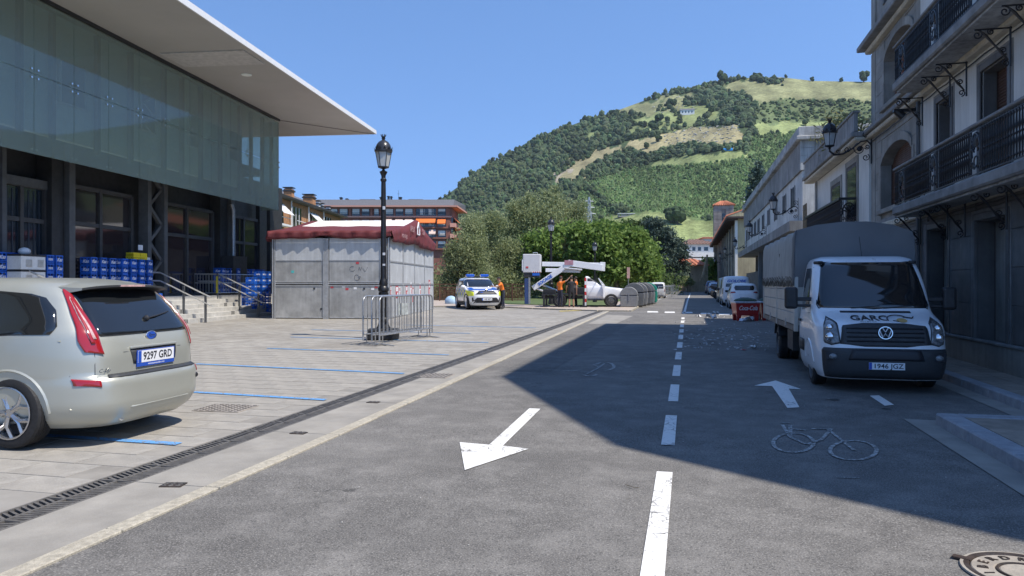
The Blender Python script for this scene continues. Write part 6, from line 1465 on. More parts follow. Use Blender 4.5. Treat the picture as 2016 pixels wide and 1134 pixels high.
# ------------------------------------------------------------------ vehicles
def pchip(xs, ys):
    xs = np.array(xs, float); ys = np.array(ys, float); h = np.diff(xs); d = np.diff(ys)/h; m = np.zeros(len(xs))
    for i in range(1, len(xs)-1):
        if d[i-1]*d[i] > 0: w1 = 2*h[i]+h[i-1]; w2 = h[i]+2*h[i-1]; m[i] = (w1+w2)/(w1/d[i-1]+w2/d[i])
    m[0] = d[0]; m[-1] = d[-1]
    def f(x):
        x = min(max(x, xs[0]), xs[-1]); i = min(int(np.searchsorted(xs, x, side='right'))-1, len(xs)-2); i = max(i, 0); t = (x-xs[i])/h[i]
        return float(ys[i]*(1+2*t)*(1-t)**2+h[i]*m[i]*t*(1-t)**2+ys[i+1]*t*t*(3-2*t)+h[i]*m[i+1]*t*t*(t-1))
    return f
class Body:
    def __init__(s, st, taper=0.0):      # stations: z, xf, xr, w, nf, nr
        z = [q[0] for q in st]; s.f = [pchip(z, [q[i] for q in st]) for i in range(1, 6)]; s.z0, s.z1 = z[0], z[-1]; s.tp = taper
        zs = [z[0]]
        for a, c in zip(z, z[1:]):
            n = max(2, int((c-a)/.03)); zs += [a+(c-a)*k/n for k in range(1, n+1)]
        s.zs = zs
    def pt(s, t, z, off=0):              # t degrees: 0 front, 90 left (+y), 180 rear
        xf, xr, w, nf, nr = (f(z) for f in s.f); w += off; xm = (xf+xr)/2; a = (xf-xr)/2+off; t = R(t); c, sn = math.cos(t), math.sin(t); n = nf if c >= 0 else nr
        x = xm+a*math.copysign(abs(c)**(2/n), c); y = w*math.copysign(abs(sn)**(2/n), sn)
        return (x, y, z)
    def side(s, x, z, sg, off=0):
        xf, xr, w, nf, nr = (f(z) for f in s.f); xm = (xf+xr)/2; a = (xf-xr)/2; u = min(abs(x-xm)/a, .9999); n = nf if x > xm else nr
        return (x, sg*((w)*(1-u**n)**(1/n)+off), z)
    def end(s, y, z, sg, off=0):         # sg +1 front, -1 rear
        xf, xr, w, nf, nr = (f(z) for f in s.f); xm = (xf+xr)/2; a = (xf-xr)/2; u = min(abs(y)/w, .9999); n = nf if sg > 0 else nr
        return (xm+sg*(a*(1-u**n)**(1/n)+off), y, z)
    def mesh(s, N=96):
        b = MB(); vs = []; tt = []
        for k in range(N):
            q = k/N*4; i = int(q); f = q-i; f = .5-.5*math.cos(f*math.pi) if False else f
            tt.append(90*i+90*f)
        tt = sorted(set([round(q, 3) for q in tt]+[e+d for e in (90, 270) for d in (-.02, .02, -.3, .3, -1, 1)]))
        for z in s.zs:
            for t in tt: vs.append(s.pt(t, z))
        n = len(tt); fs = []
        for i in range(len(s.zs)-1):
            for k in range(n): l = (k+1) % n; fs.append((i*n+k, i*n+l, (i+1)*n+l, (i+1)*n+k))
        fs.append(tuple(range(n))[::-1]); fs.append(tuple((len(s.zs)-1)*n+k for k in range(n))); b.add(vs, fs); return b
    def build(s, par, m, arches, r, name='body', sc=1, depth=.32, wmax=1.0, hole=None):
        o = s.mesh().build(name, m, par, smooth=38)
        if arches:
            c = MB()
            for x in arches:
                for sg in (-1, 1): c.lathe([(r, sg*(wmax-depth)), (r, sg*(wmax+.3))] if sg > 0 else [(r, sg*(wmax+.3)), (r, sg*(wmax-depth))], 40, (x, 0, r*.93), axis='y')
            if hole: c.prism(hole, lambda p, q: (p, -1.4, q), lambda p, q: (p, .55, q))
            co = c.build('cut', M['plastic_black']); md = o.modifiers.new('b', 'BOOLEAN'); md.object = co; md.operation = 'DIFFERENCE'; md.solver = 'EXACT'; md.material_mode = 'TRANSFER' if hasattr(md, 'material_mode') else 'INDEX'
            bpy.context.view_layer.update(); dg = bpy.context.evaluated_depsgraph_get(); me = bpy.data.meshes.new_from_object(o.evaluated_get(dg)); o.modifiers.clear(); o.data = me
            if len(me.materials) < 2: me.materials.append(M['plastic_black'])
            for p in me.polygons:
                q = p.center
                if any(math.hypot(q.x-x, q.z-r*.93) < r+.004 and abs(q.y) > wmax-depth-.01 and abs(abs(q.y)-s.side(q.x, max(q.z, s.z0), 1)[1]) > .004 for x in arches): p.material_index = 1
                if hole and .09 < q.x < .93 and -.78 < q.y < .56 and .59 < q.z < 1.61: p.material_index = 1
            me.shade_smooth(); me.set_sharp_from_angle(angle=R(38)); bpy.data.objects.remove(co)
        return o
    def patch(s, name, poly, mode, m, par, sg=1, off=.004, rows=10, cols=10, th=.006, smooth=45):
        zs_ = [p[1] for p in poly]; za, zb_ = min(zs_)+1e-4, max(zs_)-1e-4; vs = []; fs = []
        for i in range(rows+1):
            z = za+(zb_-za)*i/rows; xs = []
            for (x0, z0), (x1, z1) in zip(poly, poly[1:]+poly[:1]):
                if (z0 <= z < z1) or (z1 <= z < z0): xs.append(x0+(x1-x0)*(z-z0)/(z1-z0))
            if len(xs) < 2: xs = xs*2 or [poly[0][0]]*2
            a, c = min(xs), max(xs)
            for k in range(cols+1):
                q = a+(c-a)*k/cols
                vs.append(s.side(q, z, sg, off) if mode == 'side' else s.end(q, z, sg, off) if mode == 'end' else s.pt(q, z, off))
        for i in range(rows):
            for k in range(cols): a = i*(cols+1)+k; fs.append((a, a+1, a+cols+2, a+cols+1))
        b = MB(); b.add(vs, fs); o = b.build(name, m if isinstance(m, list) else M[m], par, smooth=smooth)
        sd = o.modifiers.new('s', 'SOLIDIFY'); sd.thickness = th; sd.offset = 0; return o
    def line(s, pts, mode, sg, r, b, off=.002):
        P = [s.side(x, z, sg, off) if mode == 'side' else s.end(x, z, sg, off) if mode == 'end' else s.pt(x, z, off) for x, z in pts]; b.tube(P, r, 4)
def wheel(par, x, y, r, w, sg, style='alloy', name='wheel', spokes=5, rimf=.68):
    t = MB(); R_ = r
    pr = [(R_*rimf, -w/2+.01), (R_*.86, -w/2), (R_*.96, -w/2+.012), (R_, -w/2+.035)]
    k = 6
    for i in range(k): a = -w/2+.035+(w-.07)*i/k; pr += [(R_, a), (R_, a+(w-.07)/k*.7), (R_*.985, a+(w-.07)/k*.72), (R_*.985, a+(w-.07)/k*.98)]
    pr += [(R_, w/2-.035), (R_*.96, w/2-.012), (R_*.86, w/2), (R_*rimf, w/2-.01)]
    t.lathe(pr, 36, (x, y, r), axis='y', cap=False); o = t.build(name, M['rubber'], par, smooth=35)
    rm = MB(); rr = R_*rimf; yo = sg*(w/2-.02)
    rm.lathe([(rr*1.02, sg*(w/2)), (rr*.97, sg*(w/2+.002)), (rr*.93, sg*(w/2-.03)), (rr*.9, -sg*(w/2-.03))], 32, (x, y, r), axis='y', cap=False)
    rm.lathe([(0, yo+sg*.005), (rr*.16, yo+sg*.004), (rr*.2, yo-sg*.01), (rr*.2, yo-sg*.03)], 20, (x, y, r), axis='y', cap=False)
    if style == 'alloy':
        for i in range(spokes):
            for da in (-.19, .19):
                a = 2*math.pi*i/spokes+math.pi/2; a1 = a+da*1.0; c0 = (x+rr*.16*math.sin(a), r+rr*.16*math.cos(a)); c1 = (x+rr*.55*math.sin(a+da*.5), r+rr*.55*math.cos(a+da*.5)); c2 = (x+rr*.95*math.sin(a+da*1.9), r+rr*.95*math.cos(a+da*1.9))
                rm.tube([(c0[0], y+yo-sg*.008, c0[1]), (c1[0], y+yo-sg*.006, c1[1]), (c2[0], y+yo-sg*.02, c2[1])], [rr*.11, rr*.085, rr*.1], 6)
    else:
        rm.lathe([(rr*.2, yo-sg*.01), (rr*.45, yo-sg*.0), (rr*.7, yo-sg*.03), (rr*.9, yo-sg*.05)], 28, (x, y, r), axis='y', cap=False)
        for i in range(8): a = i*math.pi/4; rm.sphere((x+rr*.62*math.sin(a), y+yo-sg*.012, r+rr*.62*math.cos(a)), rr*.07, 6, 4)
    rm.build('rim', M['alloy'] if style == 'alloy' else M['rim_grey'], o, smooth=40)
    bk = MB(); bk.lathe([(0, yo-sg*.07), (rr*.88, yo-sg*.075)], 24, (x, y, r), axis='y', cap=False)
    bk.build('brake_disc', M['steel_dark'], o)
    nb = MB()
    for i in range(5): a = 2*math.pi*(i+.5)/5; nb.cyl((x+rr*.3*math.sin(a), y+yo-sg*.03, r+rr*.3*math.cos(a)), (x+rr*.3*math.sin(a), y+yo+sg*.004, r+rr*.3*math.cos(a)), .011, None, 6)
    nb.build('wheel_nuts', M['steel_dark'], o)
    return o
defm('rim_grey', (.12,.12,.12), .5, metal=.4)
defm('lamp_red', (.30,.008,.01), .12, var=.05, coat=1); defm('lamp_clear', (.55,.36,.34), .12, var=.3, vs=30, coat=1); defm('lamp_head', (.16,.165,.17), .08, var=.5, vs=18, coat=1)
defm('trim_dark', (.035,.037,.04), .55, var=.06)
def plate(par, mtx, txt, w=.52, h=.115, yellow=False):
    b = MB(); b.M = mtx; b.box((-w/2, -h/2, 0), (w/2, h/2, .006)); p = b.build('number_plate', M['plate_white'], par)
    b = MB(); b.M = mtx; b.box((-w/2+.002, -h/2+.002, .006), (-w/2+.045, h/2-.002, .0075)); b.build('country_band', M['plate_blue'], p)
    b = MB(); text_on(b, txt, mtx @ Matrix.Translation((.02, -.002, .0075)), .105, 0, .0008, .0015, width=w*.8); tag(b.build('lettering', M['ink'], p), kind='stuff')
    return p
# ---- silver family car
SIL = mat('silver_paint', (.44,.445,.39), .36, metal=.45, var=.02, vs=1.5, coat=.35)
FC = thing('parked_car', 'pale silver green family car seen from behind at the left edge', 'car', (-6.2+1.42, 6.52, gz(6.5)+.012), R(180)+R(1.5), scale=1.07)
FC.location = (-7.53, 6.56, gz(6.5)+.012); FC.scale = (1.07, 1.05, 1.045)
FB = Body([(.17, 2.02, -1.92, .78, 4, 5), (.26, 2.1, -2.02, .86, 4, 5), (.40, 2.15, -2.075, .9, 4, 5), (.56, 2.15, -2.075, .905, 4, 5), (.63, 2.12, -2.05, .905, 4, 5), (.66, 2.10, -1.985, .905, 4, 5.5), (.80, 2.04, -1.98, .905, 4, 5.5), (.93, 1.86, -1.95, .90, 4, 5.5), (1.03, 1.35, -1.91, .88, 4, 5.5), (1.10, 1.0, -1.865, .845, 4, 5.5), (1.25, .72, -1.755, .785, 5, 5.5), (1.38, .42, -1.635, .725, 5, 5.5), (1.46, .16, -1.54, .68, 5, 5), (1.52, -.1, -1.37, .60, 5, 5), (1.555, -.35, -1.05, .45, 4, 4)])
FB.build(FC, SIL, (-1.19, 1.32), .36, wmax=.9)
o = FB.patch('rear_window', [(-.60, 1.01), (-.64, 1.05), (-.56, 1.45), (.56, 1.45), (.64, 1.05), (.60, 1.01)], 'end', 'glass_dark', FC, -1, .005, 14, 20)
for sg in (-1, 1):
    # tail lamp: tall leaning cluster wrapping the corner
    ang = lambda t: 180-sg*t if False else (180-t if sg > 0 else 180+t)
    FB.patch('tail_light', [(ang(20), .85), (ang(34), .86), (ang(39), .98), (ang(42), 1.22), (ang(42), 1.46), (ang(35), 1.465), (ang(30), 1.28), (ang(22), 1.03)], 'ang', 'lamp_red', FC, 1, .014, 24, 8)
    FB.patch('tail_light_clear', [(ang(24), .99), (ang(30), .99), (ang(36), 1.18), (ang(38.5), 1.36), (ang(37), 1.38), (ang(31), 1.20)], 'ang', 'lamp_clear', FC, 1, .021, 16, 6)
    FB.patch('tail_light_core', [(ang(25.5), .95), (ang(28.5), .95), (ang(35.5), 1.2), (ang(37.5), 1.36), (ang(36.2), 1.36), (ang(33), 1.2)], 'ang', 'lamp_red', FC, 1, .025, 16, 3)
    FB.patch('reflector', [(ang(29), .555), (ang(47), .57), (ang(47), .635), (ang(29), .625)], 'ang', 'lamp_red', FC, 1, .006, 4, 8)
    FB.patch('quarter_window', [(-1.44, 1.01), (-1.56, 1.03), (-1.60, 1.10), (-1.54, 1.25), (-1.40, 1.37), (-1.15, 1.425), (-.72, 1.44), (-.72, 1.0)], 'side', 'glass_dark', FC, sg, .004, 12, 12)
    FB.patch('rear_side_window', [(-.66, 1.0), (-.66, 1.44), (.05, 1.46), (.12, 1.02)], 'side', 'glass_dark', FC, sg, .004, 8, 8)
    FB.patch('front_side_window', [(.18, 1.10), (.12, 1.50), (.2, 1.49), (.86, 1.12)], 'side', 'glass_dark', FC, sg, .004, 8, 8)
    b = MB(); FB.line([(-1.66, .975), (.9, .985)], 'side', sg, .008, b); b.build('belt_trim', SIL, FC)
    b = MB(); pts = [(-.7, .3), (-.7, .62), (-.72, 1.07)]; FB.line(pts, 'side', sg, .003, b, .0); FB.line([(.14, .3), (.14, 1.07)], 'side', sg, .003, b, 0); FB.line([(1.0, .3), (1.02, .9)], 'side', sg, .003, b, 0); b.build('panel_gap', M['ink'], FC)
    for x in (-.3, .55): b = MB(); p = FB.side(x, .9, sg, .02); b.cbox(p, (.2, .03, .03)); b.build('door_handle', SIL, FC, bevel=.01)
    b = MB(); p = FB.side(.85, 1.08, sg, .1); b.sphere(p, (.09, .12, .075), 10, 8); b.build('door_mirror', SIL, FC, smooth=60)
    for k, (x, n_) in enumerate(((-1.19, 'wheel'), (1.32, 'wheel'))): wheel(FC, x, sg*.795, .325, .215, sg, spokes=5, rimf=.72)
    # arch lip
    for x_ in (-1.19, 1.32): b = MB(); FB.line([(x_+.375*math.cos(R(a)), .335+.375*math.sin(R(a))) for a in range(-8, 189, 9)], 'side', sg, .014, b, .0); b.build('arch_lip', SIL, FC, smooth=60)
    
# spoiler
b = MB(); n = 16; top = []; vs = []
for i in range(n+1):
    y = -.59+1.18*i/n; e = abs(y)/.59
    vs += [(-1.25-.03*(1-e*e), y, 1.535-.05*e**4-.012*e*e), (-1.68-.05*(1-e*e), y, 1.485-.03*e**3), (-1.68-.05*(1-e*e), y, 1.465-.03*e**3), (-1.53, y, 1.43-.02*e**3)]
b.add(vs, [(i*4+q, i*4+q+1, (i+1)*4+q+1, (i+1)*4+q) for i in range(n) for q in range(3)]+[(0, 1, 2, 3), (n*4+3, n*4+2, n*4+1, n*4)]); b.m = [1 if (q % 3) and q < n*3 else 0 for q in range(len(b.f))]
b.build('spoiler', [SIL, M['trim_dark']], FC, smooth=30)
b = MB(); b.cbox((-1.737, 0, 1.477), (.012, .34, .018)); b.build('high_brake_light', M['lamp_clear'], FC)
b = MB(); FB.line([(-.62, .86), (-.4, .85), (.4, .85), (.62, .86)], 'end', -1, .0035, b, -.001); FB.line([(-.80, .66), (.80, .66)], 'end', -1, .006, b, 0); FB.line([(x_, z_) for x_, z_ in ((180-27.5, .66), (180-27, .86))], 'ang', 1, .004, b, 0); FB.line([(180+27.5, .66), (180+27, .86)], 'ang', 1, .004, b, 0); b.build('hatch_gap', M['ink'], FC)
FB.patch('bumper_step', [(-.62, .635), (-.6, .66), (.6, .66), (.62, .635)], 'end', 'trim_dark', FC, -1, .012, 2, 12)
b = MB(); FB.line([(-.8, .36), (-.4, .34), (.4, .34), (.8, .36)], 'end', -1, .012, b, .0); b.build('bumper_crease', SIL, FC, smooth=60)
FB.patch('rear_valance', [(-.5, .17), (-.55, .27), (.55, .27), (.5, .17)], 'end', 'trim_dark', FC, -1, .003, 3, 8) if False else None
FB.patch('plate_recess', [(-.30, .735), (-.33, .872), (.33, .872), (.30, .735)], 'end', SIL and [M['trim_dark']], FC, -1, .004, 4, 8)
e = FB.end(0, .79, -1, .016)
PM = face_mtx(e, (0, -1, 0), (-.02, 0, 1)); plate(FC, PM, '9297 GRD')
b = MB(); b.M = PM; b.box((-.27, -.095, -.004), (.27, .064, .004)); b.build('plate_holder', M['plate_blue'], FC)
b = MB(); text_on(b, 'www.automoviles.com', PM @ Matrix.Translation((0, -.077, .0045)), .026, 0, .0005); tag(b.build('small_print', M['plate_white'], FC), kind='stuff')
b = MB(); b.cbox(FB.end(0, .885, -1, .012), (.03, .66, .026)); b.build('handle_bar', SIL, FC, bevel=.01)
m_ = face_mtx(FB.end(0, .985, -1, .01), (0, -1, 0), (-.05, 0, 1))
b = MB(); b.M = m_ @ Matrix.Diagonal((1.75, 1, 1, 1)); b.lathe([(0, .006), (.038, .006), (.042, 0)], 24); bd = b.build('badge', M['plate_blue'], FC); b = MB(); b.M = m_ @ Matrix.Diagonal((1.75, 1, 1, 1)); b.tube([(.041*math.cos(R(a)), .041*math.sin(R(a)), .004) for a in range(0, 360, 15)], .004, 5, close=True); b.build('badge_ring', M['chrome'], bd)
b = MB(); text_on(b, 'Ford', m_ @ Matrix.Translation((0, 0, .007)), .05, .35, .001, .001); tag(b.build('lettering', M['chrome'], FC), kind='stuff')
b = MB(); text_on(b, 'C-MAX', face_mtx(FB.end(.60, .70, -1, .012), (0, -1, 0), (0, 0, 1)), .05, .3, .001, .0, width=.22); tag(b.build('model_letters', M['chrome'], FC), kind='stuff')
b = MB(); p0 = FB.end(-.05, 1.15, -1, .02); b.sphere(p0, .03, 8, 6); b.tube([p0, FB.end(-.2, 1.17, -1, .03), FB.end(-.42, 1.2, -1, .02)], [.012, .009, .006], 5); b.tube([FB.end(-.12, 1.155, -1, .018), FB.end(-.46, 1.205, -1, .012)], .006, 4); b.build('rear_wiper', M['plastic_black'], FC)
b = MB(); p0 = FB.end(-.60, .52, -1, .0); b.lathe([(.0, -.012), (.022, -.012), (.028, -.003)], 12, p0, axis='x'); b.build('tow_eye_hole', M['ink'], FC)
b = MB(); b.box((-1.6, -.62, .17), (1.8, .62, .3)); b.build('underbody', M['plastic_black'], FC)
b = MB(); b.cyl((-1.98, .45, .24), (-1.8, .45, .24), .03); b.build('tailpipe', M['steel'], FC)
# ---- white flatbed truck
TK = thing('flatbed_truck', 'white dropside truck with grey canvas cover parked in the shade on the right', 'truck', (2.72, 11.3, gz(11.4)), R(-90))
WP = mat('van_white', (.78,.79,.80), .32, var=.03, vs=2, coat=.6)
TB = Body([(.22, -.12, -2.3, .90, 6, 14), (.36, -.02, -2.3, .96, 5, 14), (.62, .0, -2.3, .985, 5, 14), (.80, -.04, -2.3, .99, 5, 14), (1.0, -.08, -2.3, .99, 5, 14), (1.10, -.14, -2.3, .985, 5, 14), (1.18, -.30, -2.3, .975, 5, 14), (1.27, -.58, -2.3, .96, 5, 14), (1.36, -.80, -2.3, .95, 6, 14), (1.70, -1.0, -2.3, .915, 7, 14), (2.0, -1.2, -2.3, .875, 7, 14), (2.18, -1.36, -2.3, .84, 6, 12), (2.27, -1.5, -2.28, .79, 6, 10), (2.32, -1.66, -2.2, .66, 5, 6)])
cab = bpy.data.objects.new('cab', None); 
CS = .90
n0 = set(o.name for o in bpy.data.objects)
TB.build(TK, WP, (-1.02,), .42, wmax=.98)
TB.patch('windscreen', [(-.83, 1.385), (-.865, 1.44), (-.74, 2.16), (-.70, 2.2), (.70, 2.2), (.74, 2.16), (.865, 1.44), (.83, 1.385)], 'end', 'glass_dark', TK, 1, .006, 12, 20)
b = MB(); TB.line([(-.845, 1.375), (-.87, 1.44), (-.74, 2.16), (-.70, 2.205), (.70, 2.205), (.74, 2.16), (.87, 1.44), (.845, 1.375), (0, 1.372), (-.845, 1.375)], 'end', 1, .012, b, .004); b.build('windscreen_seal', M['plastic_black'], TK)
TB.patch('sunlit_reflection_decal', [(0, 0)], 'end', 'ink', TK) if False else None
TB.patch('grille', [(-.66, .80), (-.62, 1.11), (-.3, 1.15), (.3, 1.15), (.62, 1.11), (.66, .80), (.3, .77), (-.3, .77)], 'end', 'trim_dark', TK, 1, .006, 10, 20)
for z in (.86, .93, 1.0, 1.07):
    b = MB(); TB.line([(y, z) for y in np.linspace(-.56, .56, 12)], 'end', 1, .014, b, .016); b.build('grille_bar', M['plastic_black'], TK)
TB.patch('bonnet_vent', [(-.54, 1.305), (-.54, 1.335), (.54, 1.335), (.54, 1.305)], 'end', 'ink', TK, 1, .006, 3, 12)
TB.patch('bumper', [(52, .24), (52, .72), (47, .74), (-47, .74), (-52, .72), (-52, .24)], 'ang', 'trim_dark', TK, 1, .012, 10, 30, th=.02)
TB.patch('lower_intake', [(-.55, .55), (-.5, .72), (.5, .72), (.55, .55)], 'end', 'ink', TK, 1, .028, 5, 12)
for sg in (-1, 1):
    TB.patch('headlight', [(sg*21, .83), (sg*33, .80), (sg*46, .84), (sg*45, 1.10), (sg*36, 1.22), (sg*24, 1.14)], 'ang', 'lamp_head', TK, 1, .010, 14, 10)
    TB.patch('headlight_housing', [(sg*20, .81), (sg*33, .78), (sg*48, .82), (sg*47, 1.12), (sg*37, 1.25), (sg*23, 1.165)], 'ang', 'trim_dark', TK, 1, .004, 14, 10)
    for z, rr_ in ((.92, .075), (1.07, .06)):
        p = TB.pt(sg*34, z, .012); b = MB(); b.sphere(p, (.035, rr_, rr_), 12, 8); b.build('lamp_lens', M['chrome'], TK, smooth=60)
    p = TB.pt(sg*30, .60, .02); b = MB(); b.sphere(p, (.03, .075, .05), 10, 6); b.build('fog_lamp', M['lamp_head'], TK, smooth=60)
    b = MB(); q = TB.pt(sg*30, .60, .018); b.cbox((q[0], q[1], q[2]), (.02, .24, .13), rz=sg*.25); b.build('fog_surround', M['ink'], TK, bevel=.02)
    TB.patch('side_window', [(-1.22, 1.36), (-1.28, 1.5), (-1.46, 2.02), (-1.55, 2.1), (-2.05, 2.1), (-2.05, 1.40), (-1.95, 1.32)], 'side', 'glass_dark', TK, sg, .004, 12, 10)
    b = MB(); TB.line([(-1.12, .5), (-1.12, 1.35), (-1.44, 2.12), (-2.1, 2.14), (-2.12, .42)], 'side', sg, .005, b, 0); TB.line([(-1.1, 1.28), (-2.2, 1.28)], 'side', sg, .006, b, .001); b.build('door_gap', M['ink'], TK)
    TB.patch('side_moulding', [(-1.5, .56), (-1.5, .78), (-2.28, .78), (-2.28, .56)], 'side', 'trim_dark', TK, sg, .012, 3, 4)
    b = MB(); p = TB.side(-1.95, 1.12, sg, .02); b.cbox(p, (.2, .03, .05)); b.build('door_handle', M['plastic_black'], TK, bevel=.01)
    # long arm mirror
    q = TB.side(-1.2, 1.55, sg, .0); b = MB(); b.cbox((q[0], q[1]+sg*.12, q[2]-.02), (.1, .26, .07)); b.cbox((q[0], q[1]+sg*.12, q[2]-.14), (.08, .26, .05)); b.build('mirror_arm', M['plastic_black'], TK, bevel=.015)
    b = MB(); b.cbox((q[0]+.02, q[1]+sg*.33, q[2]+.0), (.14, .22, .40)); b.build('door_mirror', M['plastic_black'], TK, bevel=.05, seg=3)
    wheel(TK, -1.02, sg*.84, .345, .22, sg, 'steel')
    b = MB(); TB.line([(-1.02+.43*math.cos(R(a)), .39+.43*math.sin(R(a))) for a in range(8, 173, 9)], 'side', sg, .016, b, 0); b.build('arch_lip', WP, TK, smooth=60)
    b = MB(); b.cbox(TB.pt(sg*50, 2.2, .0), (.18, .1, .06), rz=sg*-.4); b.build('corner_marker', M['plastic_black'], TK, bevel=.02)
e = TB.end(0, 1.0, 1, .04); m_ = face_mtx(e, (0, 1, 0), (-.08, 0, 1))
b = MB(); b.M = m_; b.tube([(.1*math.cos(R(a)), .1*math.sin(R(a)), 0) for a in range(0, 360, 12)], .011, 6, close=True); b.build('badge_ring', M['chrome'], TK, smooth=60)
b = MB(); b.M = m_; b.tube([(-.042, .082, 0), (0, .012, 0), (.042, .082, 0)], .011, 5); b.tube([(-.085, .04, 0), (-.04, -.078, 0), (0, -.01, 0), (.04, -.078, 0), (.085, .04, 0)], .011, 5); b.build('badge_letters', M['plate_white'], TK)
plate(TK, face_mtx(TB.end(0, .46, 1, .045), (0, 1, 0), (0, 0, 1)), '1946 JGZ')
hm = face_mtx(TB.end(-.16, 1.225, 1, .03), (0, 1, 0), (-.93, 0, .36))
b = MB(); text_on(b, 'GARC', hm, .30, 0, .002, .005, width=.56); tag(b.build('lettering', M['ink'], TK), kind='stuff')
hm2 = face_mtx(TB.end(.26, 1.215, 1, .03), (0, 1, 0), (-.93, 0, .36))
b = MB(); b.M = hm2; b.tube([(.13*math.cos(R(a))*1.2, .17*math.sin(R(a)), 0) for a in range(200, 20, -15)], .009, 5); b.tube([(.1, .1, 0), (.22, .05, 0), (.25, .1, 0)], .012, 5); b.tube([(.0, -.1, 0), (-.08, -.06, 0)], .008, 5); b.build('logo_stroke', M['ink'], TK)
b = MB(); b.M = hm2; b.sphere((.05, -.05, 0), (.08, .09, .004), 10, 6); b.build('logo_spot', mat('logo_ochre', (.55,.35,.12), .5), TK)
b = MB(); text_on(b, 'www.garc.com', face_mtx(TB.end(-.2, 1.17, 1, .012), (0, 1, 0), (-.6, 0, .8)), .04, .2, .001); tag(b.build('small_print', M['ink'], TK), kind='stuff')
b = MB(); p = TB.end(.02, 2.3, 1, -.15); b.sphere(p, (.05, .03, .025), 8, 6); b.tube([p, (p[0]-.12, p[1]-.02, p[2]+.4)], .005, 4); b.build('aerial', M['plastic_black'], TK)
for sg in (-1, 1): b = MB(); b.tube([TB.end(sg*.25-.1, 1.385, 1, .02), TB.end(sg*.25+.35, 1.42, 1, .012)], .01, 4); b.build('wiper', M['plastic_black'], TK)
for o in list(bpy.data.objects):
    if o.name not in n0 and o.parent == TK: o.scale = (CS, CS*.995, CS*.955)
# chassis, dropside bed, canvas (real metres in truck frame)
def tb(name, a, c, m, **k): b = MB(); b.box(a, c); return b.build(name, M[m] if isinstance(m, str) else m, TK, **k)
X0, X1, HW = -2.12, -7.35, .93
tb('chassis_rail', (-1.9, .25, .5), (X1+.2, .38, .68), 'plastic_black'); tb('chassis_rail', (-1.9, -.38, .5), (X1+.2, -.25, .68), 'plastic_black')
tb('deck', (X0, -HW, .74), (X1, HW, .84), 'steel_mid')
tb('underrun_box', (-2.5, -HW+.02, .38), (-3.2, -HW+.4, .72), 'plastic_black'); tb('underrun_box', (-2.5, HW-.4, .38), (-3.2, HW-.02, .72), 'plastic_black')
defm('dropside', (.50,.49,.45), .5, metal=.2, var=.08, vs=2, dirt=(.33,.31,.27), dsc=1.2, damt=.4)
for sg in (-1, 1):
    for k, (xa, xb_) in enumerate(((X0-.06, -4.65), (-4.78, X1+.06))):
        for j in range(4):
            z0 = .85+j*.205; tb('side_plank', (xa, sg*(HW-.03), z0), (xb_, sg*HW, z0+.198), 'dropside', bevel=.006, seg=1)
    for x in (X0, -4.71, X1+.03): tb('side_post', (x-.05, sg*(HW-.05), .74), (x+.05, sg*(HW+.012), 1.70), 'dropside')
    for x in (-3.3, -5.9): tb('hinge', (x-.04, sg*HW, .78), (x+.04, sg*(HW+.015), .92), 'galv')
    for q in (0, 1): wheel(TK, -4.85, sg*(.80-.2*q), .345, .19, sg, 'steel')
    b = MB(); b.prism([(.45*math.cos(R(a)), .45*math.sin(R(a))) for a in range(20, 161, 14)]+[(.42*math.cos(R(a)), .42*math.sin(R(a))) for a in range(160, 19, -14)], lambda p, q: (-4.85+p, sg*.55, .36+q), lambda p, q: (-4.85+p, sg*.92, .36+q)); b.build('mudguard', M['plastic_black'], TK)
for y in np.arange(-HW+.04, HW-.1, .46): tb('headboard', (X0+.02, float(y), .85), (X0-.01, float(y)+.45, 1.68), 'dropside')
defm('canvas_grey', (.15,.155,.16), .7, var=.08, vs=1, bump=.4, bs=4); defm('canvas_side', (.36,.37,.35), .7, var=.1, vs=1, streak=.2, bump=.3, bs=4)
# canvas body: arched section swept along the bed with sagging skin
sec = [(-HW-.01, 1.52), (-HW-.015, 1.9), (-HW+.0, 2.34), (-HW+.03, 2.47), (-.6, 2.555), (-.2, 2.60), (.2, 2.60), (.6, 2.54), (HW-.04, 2.42), (HW+.0, 2.3), (HW+.015, 1.9), (HW+.01, 1.52)]
ns = 40; b = MB(); vs = []
fine = []
for (a, c), (d, e_) in zip(sec, sec[1:]):
    for k in range(3): fine.append((a+(d-a)*k/3, c+(e_-c)*k/3))
fine.append(sec[-1])
for i in range(ns+1):
    f = i/ns; x = X0+.04+(X1-X0-.02)*f
    for j, (y, z) in enumerate(fine):
        w = .02*math.sin(f*55+y*3)*max(0, 1-abs(z-1.7)/.8)+.012*math.sin(f*17+z*7); sag = -.03*math.sin(f*math.pi*5)**2 if z > 2.45 else 0
        vs.append((x, y+math.copysign(w, y) if abs(y) > .8 else y, z+sag+(.02*math.sin(f*70) if z < 1.55 else 0)))
nj = len(fine)
b.add(vs, [(i*nj+j, i*nj+j+1, (i+1)*nj+j+1, (i+1)*nj+j) for i in range(ns) for j in range(nj-1)]); b.m = [1 if (abs(fine[k % (nj-1)][0]) > .85 and k//(nj-1) > 1) else 0 for k in range(len(b.f))]
o = b.build('canvas_cover', [M['canvas_grey'], M['canvas_side']], TK, smooth=50); s_ = o.modifiers.new('s', 'SOLIDIFY'); s_.thickness = .008
